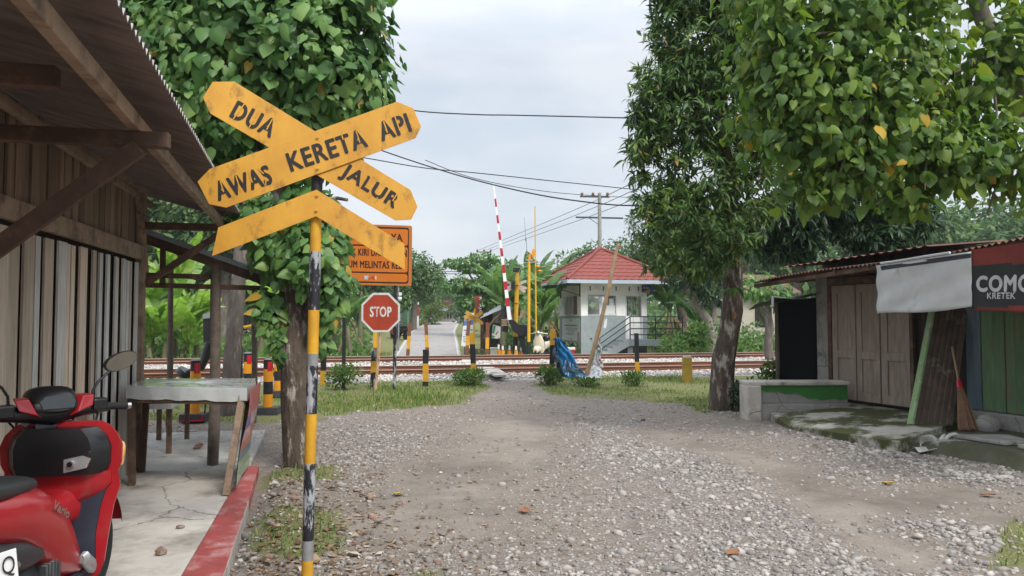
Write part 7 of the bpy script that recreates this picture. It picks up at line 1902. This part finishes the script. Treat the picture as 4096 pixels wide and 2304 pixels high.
def banana(label, base, h, nl, ln, seed, dry=3, lm=None):
    r_ = random.Random(seed); root = thing('banana_plant', label, 'plant', base, group='banana plants along the far side of the tracks'); b_ = Vector(base)
    mb = MB(); lean = Vector((r_.uniform(-.12, .12), r_.uniform(-.12, .12), 0))
    mb.tube([b_ - UP * .1 + (UP + lean) * (h * t) for t in np.linspace(0, 1, 6)], [.14, .13, .115, .10, .085, .06], 10, jit=.1); mb.build('trunk', BANS, root, smooth=60)
    top = b_ + (UP + lean) * h
    gm, dm = MB(), MB()
    for k in range(nl + dry):
        isd = k >= nl; a = 2.4 * k + r_.uniform(-.4, .4); el = rad(r_.uniform(48, 82)) if not isd else rad(-35)
        if k == 0: el = rad(86)
        L_ = ln * r_.uniform(.8, 1.15) * (.55 if isd else 1); W = L_ * r_.uniform(.125, .155) * (.38 if isd else 1)
        hd = Vector((math.cos(a), math.sin(a), 0)); cv = rad(r_.uniform(35, 95)) if not isd else rad(50)
        s0 = top - UP * (.05 if not isd else r_.uniform(.1, .5)); p = s0.copy(); pts = []
        NS = 14
        for i in range(NS + 1):
            t = i / NS; e = el - cv * t * t; pts.append((p.copy(), e)); p = p + (hd * math.cos(e) + UP * math.sin(e)) * (L_ / NS)
        side = Vector((-hd.y, hd.x, 0)); mb = dm if isd else gm
        mb.tube([q for q, _ in pts], list(np.linspace(.022, .006, NS + 1)), 5)
        for sgn in (-1, 1):
            i = 2
            while i < NS:
                ww = lambda t: W * min(1, (t - .12) * 7) * (1 - max(0, (t - .6) / .4) ** 2.2) + .004
                tear = .012 if r_.random() < .6 else 0
                t0, t1 = i / NS, (i + 1) / NS
                (q0, e0), (q1, e1) = pts[i], pts[i + 1]
                q1b = q0.lerp(q1, 1 - tear * 8)
                dr0 = r_.uniform(.15, .5) + (.6 if isd else 0)
                nrm0 = (UP * math.cos(e0) - hd * math.sin(e0))
                f0 = q0 + side * (sgn * ww(t0)) - nrm0 * (ww(t0) * dr0) + (q1 - q0) * .5; f1 = q1b + side * (sgn * ww(t1)) - nrm0 * (ww(t1) * dr0) + (q1 - q0) * .5
                m0 = q0 + side * (sgn * ww(t0) * .5) + nrm0 * (ww(t0) * .06); m1 = q1b + side * (sgn * ww(t1) * .5) + nrm0 * (ww(t1) * .06)
                mb.add([q0, q1b, m1, m0, f0, f1], [(0, 1, 2, 3), (3, 2, 5, 4)])
                i += 1
    gm.build('crown', lm or BANL, root, smooth=30)
    if dm.v: dm.build('dry_leaf', BAND, root, smooth=30)
    return root


bl_ = [(660, 26.0, .9, 9, 2.2, 'low spreading banana plant right behind the rails left of the shelter post'), (600, 25.9, .7, 9, 2.0, 'low banana plant at the corner post of the plank stall'), (760, 26.5, .5, 7, 1.6, 'low banana plant behind the left barrier counterweight'), (615, 26.8, 2.0, 8, 2.3, 'tall banana plant beside the corner post of the plank stall'), (700, 27.6, 2.5, 8, 2.4, 'banana plant with pale upright leaves seen between the stall and the shelter post'), (790, 27.2, 1.5, 7, 1.9, 'lower banana plant half hidden by the left barrier cabinet'), (1035, 28.5, 1.9, 7, 2.0, 'banana plant seen between the thin shelter post and the vine trunk'),
       (1340, 31, 2.6, 8, 2.6, 'banana plant behind the left post of the notice board'), (1440, 34, 3.0, 8, 2.7, 'banana plant rising just above the stop sign'), (1405, 29.5, 1.5, 7, 2.0, 'low banana plant left of the stop sign'),
       (2010, 31.2, 2.3, 8, 2.3, 'banana plant leaning leftwards above the food stall'), (2065, 34.5, 2.3, 9, 2.2, 'tall banana plant behind the signal post'), (2150, 33.5, 2.0, 8, 2.2, 'banana plant right behind the thin yellow mast'), (2225, 39.5, 2.9, 9, 2.4, 'tallest banana plant, close to the left wall of the guard hut'), (2115, 37.5, 2.7, 9, 2.4, 'banana plant with leaves high behind the yellow mast'), (2180, 29.9, 1.3, 6, 1.5, 'short banana plant behind the cream scooter'),
       (2660, 35, 2.2, 8, 2.5, 'banana plant right of the guard hut door'), (2705, 33.5, 2.0, 7, 2.3, 'banana plant with a brown stem right of the guard hut platform'), (2790, 31.5, 1.4, 7, 1.8, 'low banana plant left of the mango trunk')]
for i, (x, d, h, nl, ln, lb) in enumerate(bl_): banana(lb, B(x, d), h, nl, ln, 40 + i, 3 if d > 30 else 2, BANL2 if x > 1300 else BANL)

# shrubs and undergrowth --------------------------------------------------------------------------
def bush(name, label, base, r, h, n, sz, m=BUSH, group='low shrubs along the tracks'):
    b_ = Vector(base); root = thing(name, label, 'shrub', b_, group=group)
    mb = MB()
    for k in range(7): a = k * .9; mb.tube([b_ - UP * .03, b_ + Vector((math.cos(a) * r * .5, math.sin(a) * r * .5, h * .7))], [.012, .005], 5)
    mb.build('stem', STICK, root)
    lum = [((b_.x + random.uniform(-.5, .5) * r, b_.y + random.uniform(-.5, .5) * r, b_.z + h * random.uniform(.3, .75)), (r * .55, r * .55, h * .35)) for _ in range(6)]
    pos, o_ = lumps_points(lum, n, .2); pos[:, 2] = np.maximum(pos[:, 2], b_.z + .02)
    ax = unit(o_ + rng.normal(0, .5, (n, 3)) + np.array([0, 0, .25])); nr = unit(rng.normal(0, .5, (n, 3)) + np.array([0, 0, .9]))
    leaves('foliage', pos, ax, nr, np.clip(rng.normal(sz, sz * .3, n), sz * .4, sz * 2), DIAM, m, root)


bush('shrub', 'green shrub around the left post of the notice board', B(1372, 15.5), .42, .62, 700, .075)
bush('shrub', 'grassy tuft at the foot of the post left of the gravel path', B(1882, 16.5), .44, .32, 800, .07)
bush('shrub', 'small green shrub at the foot of the blue banner', B(2195, 16.5), .36, .42, 700, .07)
bush('shrub', 'weeds between the blue banner and the white banner', B(2345, 16.2), .42, .20, 420, .06)
bush('shrub', 'small shrub at the foot of the lone post', B(2540, 16.5), .32, .36, 500, .06)
bush('shrub', 'dark green shrub beside the parapet wall', B(2985, 12.4), .45, .65, 900, .07, DARKL)
bush('shrub', 'shrub beside the side post of the kiosk', B(3085, 13.6), .35, .85, 700, .08, BUSH)
bush('shrub', 'bright papaya like shrub left of the mango trunk', B(2795, 28.5), .7, 1.25, 700, .16, BUSH)
bush('shrub', 'bright low shrub right of the guard hut platform', B(2720, 28.2), .9, .9, 900, .13, BUSH)
bush('shrub', 'leafy shrub at the roadside in front of the far house', B(1725, 66), 1.5, 2.2, 1200, .22, PALEL)
bush('shrub', 'leafy shrub at the road bend right of the far house', B(1836, 72), 1.4, 2.0, 1000, .22, FARL)
n = 26000
x = rng.uniform(-15, 22, n); y = rng.uniform(27.6, 40, n)
hmax = .25 + .9 * np.clip((y - 28) / 6, 0, 1) * (.6 + .5 * wnoise(x, y, .8)) + .3 * (np.abs(x) > 6)
kp = (pdist(x, y, ROADC) > 2.0 + .08 * (y - 27)) & ~((x > 9.2) & (x < 15) & (y > 30) & (y < 36)) & ~((x > 4.2) & (x < 9.6) & (y < 31)) & ~((x > 9) & (x < 16) & (y < 31)) & ~((x > 5) & (x < 8) & (y < 36))
x, y, hmax = x[kp], y[kp], hmax[kp]; n = len(x)
pos = np.stack([x, y, np.interp(y, GY, GZ) + hmax * rng.random(n)], 1)
o = leaves('undergrowth', pos, unit(rng.normal(0, .7, (n, 3)) + np.array([0, 0, .3])), unit(rng.normal(0, .5, (n, 3)) + np.array([0, -.3, .8])), rng.uniform(.12, .34, n), DIAM, BUSH); kind(o, 'stuff', 'low green undergrowth beyond the railway tracks')
n = 16000
d = rng.uniform(42, 150, n); x_ = rng.uniform(-.75, .75, n) * d
X_, Y_ = RIGHT.x * x_ + FWD.x * d, RIGHT.y * x_ + FWD.y * d
kp = pdist(X_, Y_, ROADC) > 2.6 + .01 * d; X_, Y_, d = X_[kp], Y_[kp], d[kp]; n = len(X_)
pos = np.stack([X_, Y_, np.interp(Y_, GY, GZ) + rng.random(n) ** 1.3 * np.clip(2.4 + 1.4 * wnoise(X_, Y_, .2), .6, 4.2)], 1)
o = leaves('far_thicket', pos, unit(rng.normal(0, .7, (n, 3)) + np.array([0, 0, .3])), unit(rng.normal(0, .5, (n, 3)) + np.array([0, -.3, .8])), rng.uniform(.5, 1.0, n) * (.6 + d / 180), DIAM, FARL); kind(o, 'stuff', 'distant green thicket filling the ground under the far trees')

# fallen leaves
LM = [mat('fallen_leaf_yellow', (.48, .30, .03), None, .7), mat('fallen_leaf_brown', (.26, .11, .05), None, .8)]
for (x, y, m, lb) in ((1594, 1974, 0, 'yellow fallen leaf on the gravel beside the sign pole'), (3553, 1936, 0, 'pale yellow fallen leaf on the bare wheel track'), (2098, 2045, 1, 'tan fallen leaf on the gravel in the middle of the yard'), (3953, 1977, 1, 'rusty brown fallen leaf near the right edge'), (2932, 2217, 1, 'brown fallen leaf on the gravel ridge')):
    q = Gd(x / 1.59, y / 1.59); q.z = float(gheight(np.array([q.x]), np.array([q.y]))[0]) + .012
    mb = MB(); a_ = random.uniform(0, 6.28); ux, uy = Vector((math.cos(a_), math.sin(a_), 0)), Vector((-math.sin(a_), math.cos(a_), 0))
    mb.grid(lambda u, v: q + ux * ((v - .5) * .11) + uy * ((u - .5) * .085 * math.sin(math.pi * min(.97, max(.03, v)))) + UP * (.02 * abs(u - .5) + .015 * v), 4, 8)
    tag(mb.build('fallen_leaf', LM[m], loc=q), lb, 'leaf', 'fallen leaves on the gravel')

# ------------------------------------------------------------------ poles and cables
up1 = thing('utility_pole', 'tall concrete utility pole with two cross arms rising behind the guard hut', 'utility pole', B(2400, 44))
UD = 44
mb = MB(); mb.cyl(B(2400, UD), P(2398, 772, UD), .15, .10, 14); mb.build('pole', CONC, up1, smooth=50)
mb = MB(); mb.bar(P(2320, 786, UD), P(2438, 788, UD), .08, .09); mb.build('upper_arm', ALU, up1)
mb = MB(); mb.bar(P(2303, 869, UD), P(2492, 873, UD), .08, .09); mb.tube([P(2355, 871, UD), P(2398, 900, UD)], .02, 6); mb.build('lower_arm', ALU, up1)
for x in (2328, 2372, 2430):
    mb = MB(); mb.cyl(P(x, 786, UD), P(x, 779, UD), .05, n=8); mb.cyl(P(x, 780, UD), P(x, 771, UD), .10, .07, 10); mb.build('insulator', RAILR, up1)
up2 = thing('utility_pole', 'distant utility pole top with a short cross arm above the layered tree', 'utility pole', B(1935, 110))
mb = MB(); mb.cyl(B(1935, 110), P(1934, 1002, 110), .17, .14, 10); mb.build('pole', CONC, up2)
mb = MB(); mb.bar(P(1907, 1008, 110), P(1965, 1008, 110), .12, .14); mb.tube([P(1920, 1009, 110), P(1934, 1020, 110), P(1950, 1009, 110)], .03, 6); mb.build('cross_arm', ALU, up2)
for x in (1909, 1936, 1963): mb = MB(); mb.cyl(P(x, 1006, 110), P(x, 998, 110), .16, .12, 8); mb.build('insulator', RAILR, up2)
CAB = mat('black_cable', (.03, .032, .035), None, .6)
def cable(pts, r_, lb, nm='cable'):
    q = [P(*p) for p in pts]; sm = []
    for i in range(len(q) - 1):
        a, b, c, e = q[max(i - 1, 0)], q[i], q[i + 1], q[min(i + 2, len(q) - 1)]
        for k in range(8):
            t = k / 8; sm.append(.5 * ((2 * b) + (c - a) * t + (2 * a - 5 * b + 4 * c - e) * t * t + (3 * b - a - 3 * c + e) * t ** 3))
    sm.append(q[-1]); mb = MB(); mb.tube(sm, r_, 6); tag(mb.build(nm, CAB, loc=q[0]), lb, 'cable', 'overhead cables')


cable([(1150, 350, 14), (1400, 395, 13.6), (1655, 442, 13), (1900, 458, 12.8), (2067, 461, 12.7), (2480, 471, 12.4), (2750, 480, 12), (3300, 470, 11.6)], .011, 'highest cable, crossing from the vine tree to the mango tree')
cable([(1250, 600, 15), (1450, 630, 15), (1700, 672, 15.5), (1908, 692, 16), (2240, 727, 17), (2560, 760, 18)], .011, 'middle cable, nearly straight, passing in front of the mango tree')
cable([(1380, 540, 14), (1530, 603, 14), (1828, 700, 13.5), (2100, 768, 13), (2306, 803, 12.6), (2528, 822, 12.2), (2780, 800, 12), (3020, 742, 11.8)], .012, 'lowest sagging cable, curving up into the mango tree on the right')
cable([(1700, 640, 20), (1908, 716, 21), (2220, 770, 23), (2560, 792, 25)], .010, 'thin cable between the middle one and the sagging one')
for x0, y0, x1, y1, lb in ((1909, 1003, 2980, 520, 'power line from the left insulator of the distant pole, highest of three'), (1936, 1003, 2990, 560, 'power line from the middle insulator of the distant pole, second of three'), (1963, 1003, 3000, 610, 'power line from the right insulator of the distant pole, lowest of three')):
    cable([(x0, y0, 110), (x0 + (x1 - x0) * .35, y0 + (y1 - y0) * .35 + 12, 66), (x0 + (x1 - x0) * .62, y0 + (y1 - y0) * .62 + 8, 40), (x1, y1, 24)], .022, lb)
cable([(1640, 1084, 62), (1850, 1087, 58), (2020, 1086, 54), (2300, 1080, 50)], .03, 'upper of two far cables crossing the road low')
cable([(1640, 1092, 62), (1850, 1096, 58), (2020, 1095, 54), (2300, 1090, 50)], .03, 'lower of two far cables crossing the road low')

# ------------------------------------------------------------------ hazy air
hz = MB(); hz.box((20, 190, 24), (620, 520, 52)); o = hz.build('haze', [])
hm_ = bpy.data.materials.new('hazy_air'); hm_.use_nodes = True; t_ = hm_.node_tree; t_.nodes.remove(t_.nodes['Principled BSDF'])
pv = t_.nodes.new('ShaderNodeVolumePrincipled'); pv.inputs['Color'].default_value = (.80, .85, .90, 1); pv.inputs['Density'].default_value = .0006; pv.inputs['Anisotropy'].default_value = .2
t_.links.new(pv.outputs[0], t_.nodes['Material Output'].inputs['Volume'])
o.data.materials.append(hm_); kind(o, 'stuff', 'thin pale haze filling the air of the whole scene')
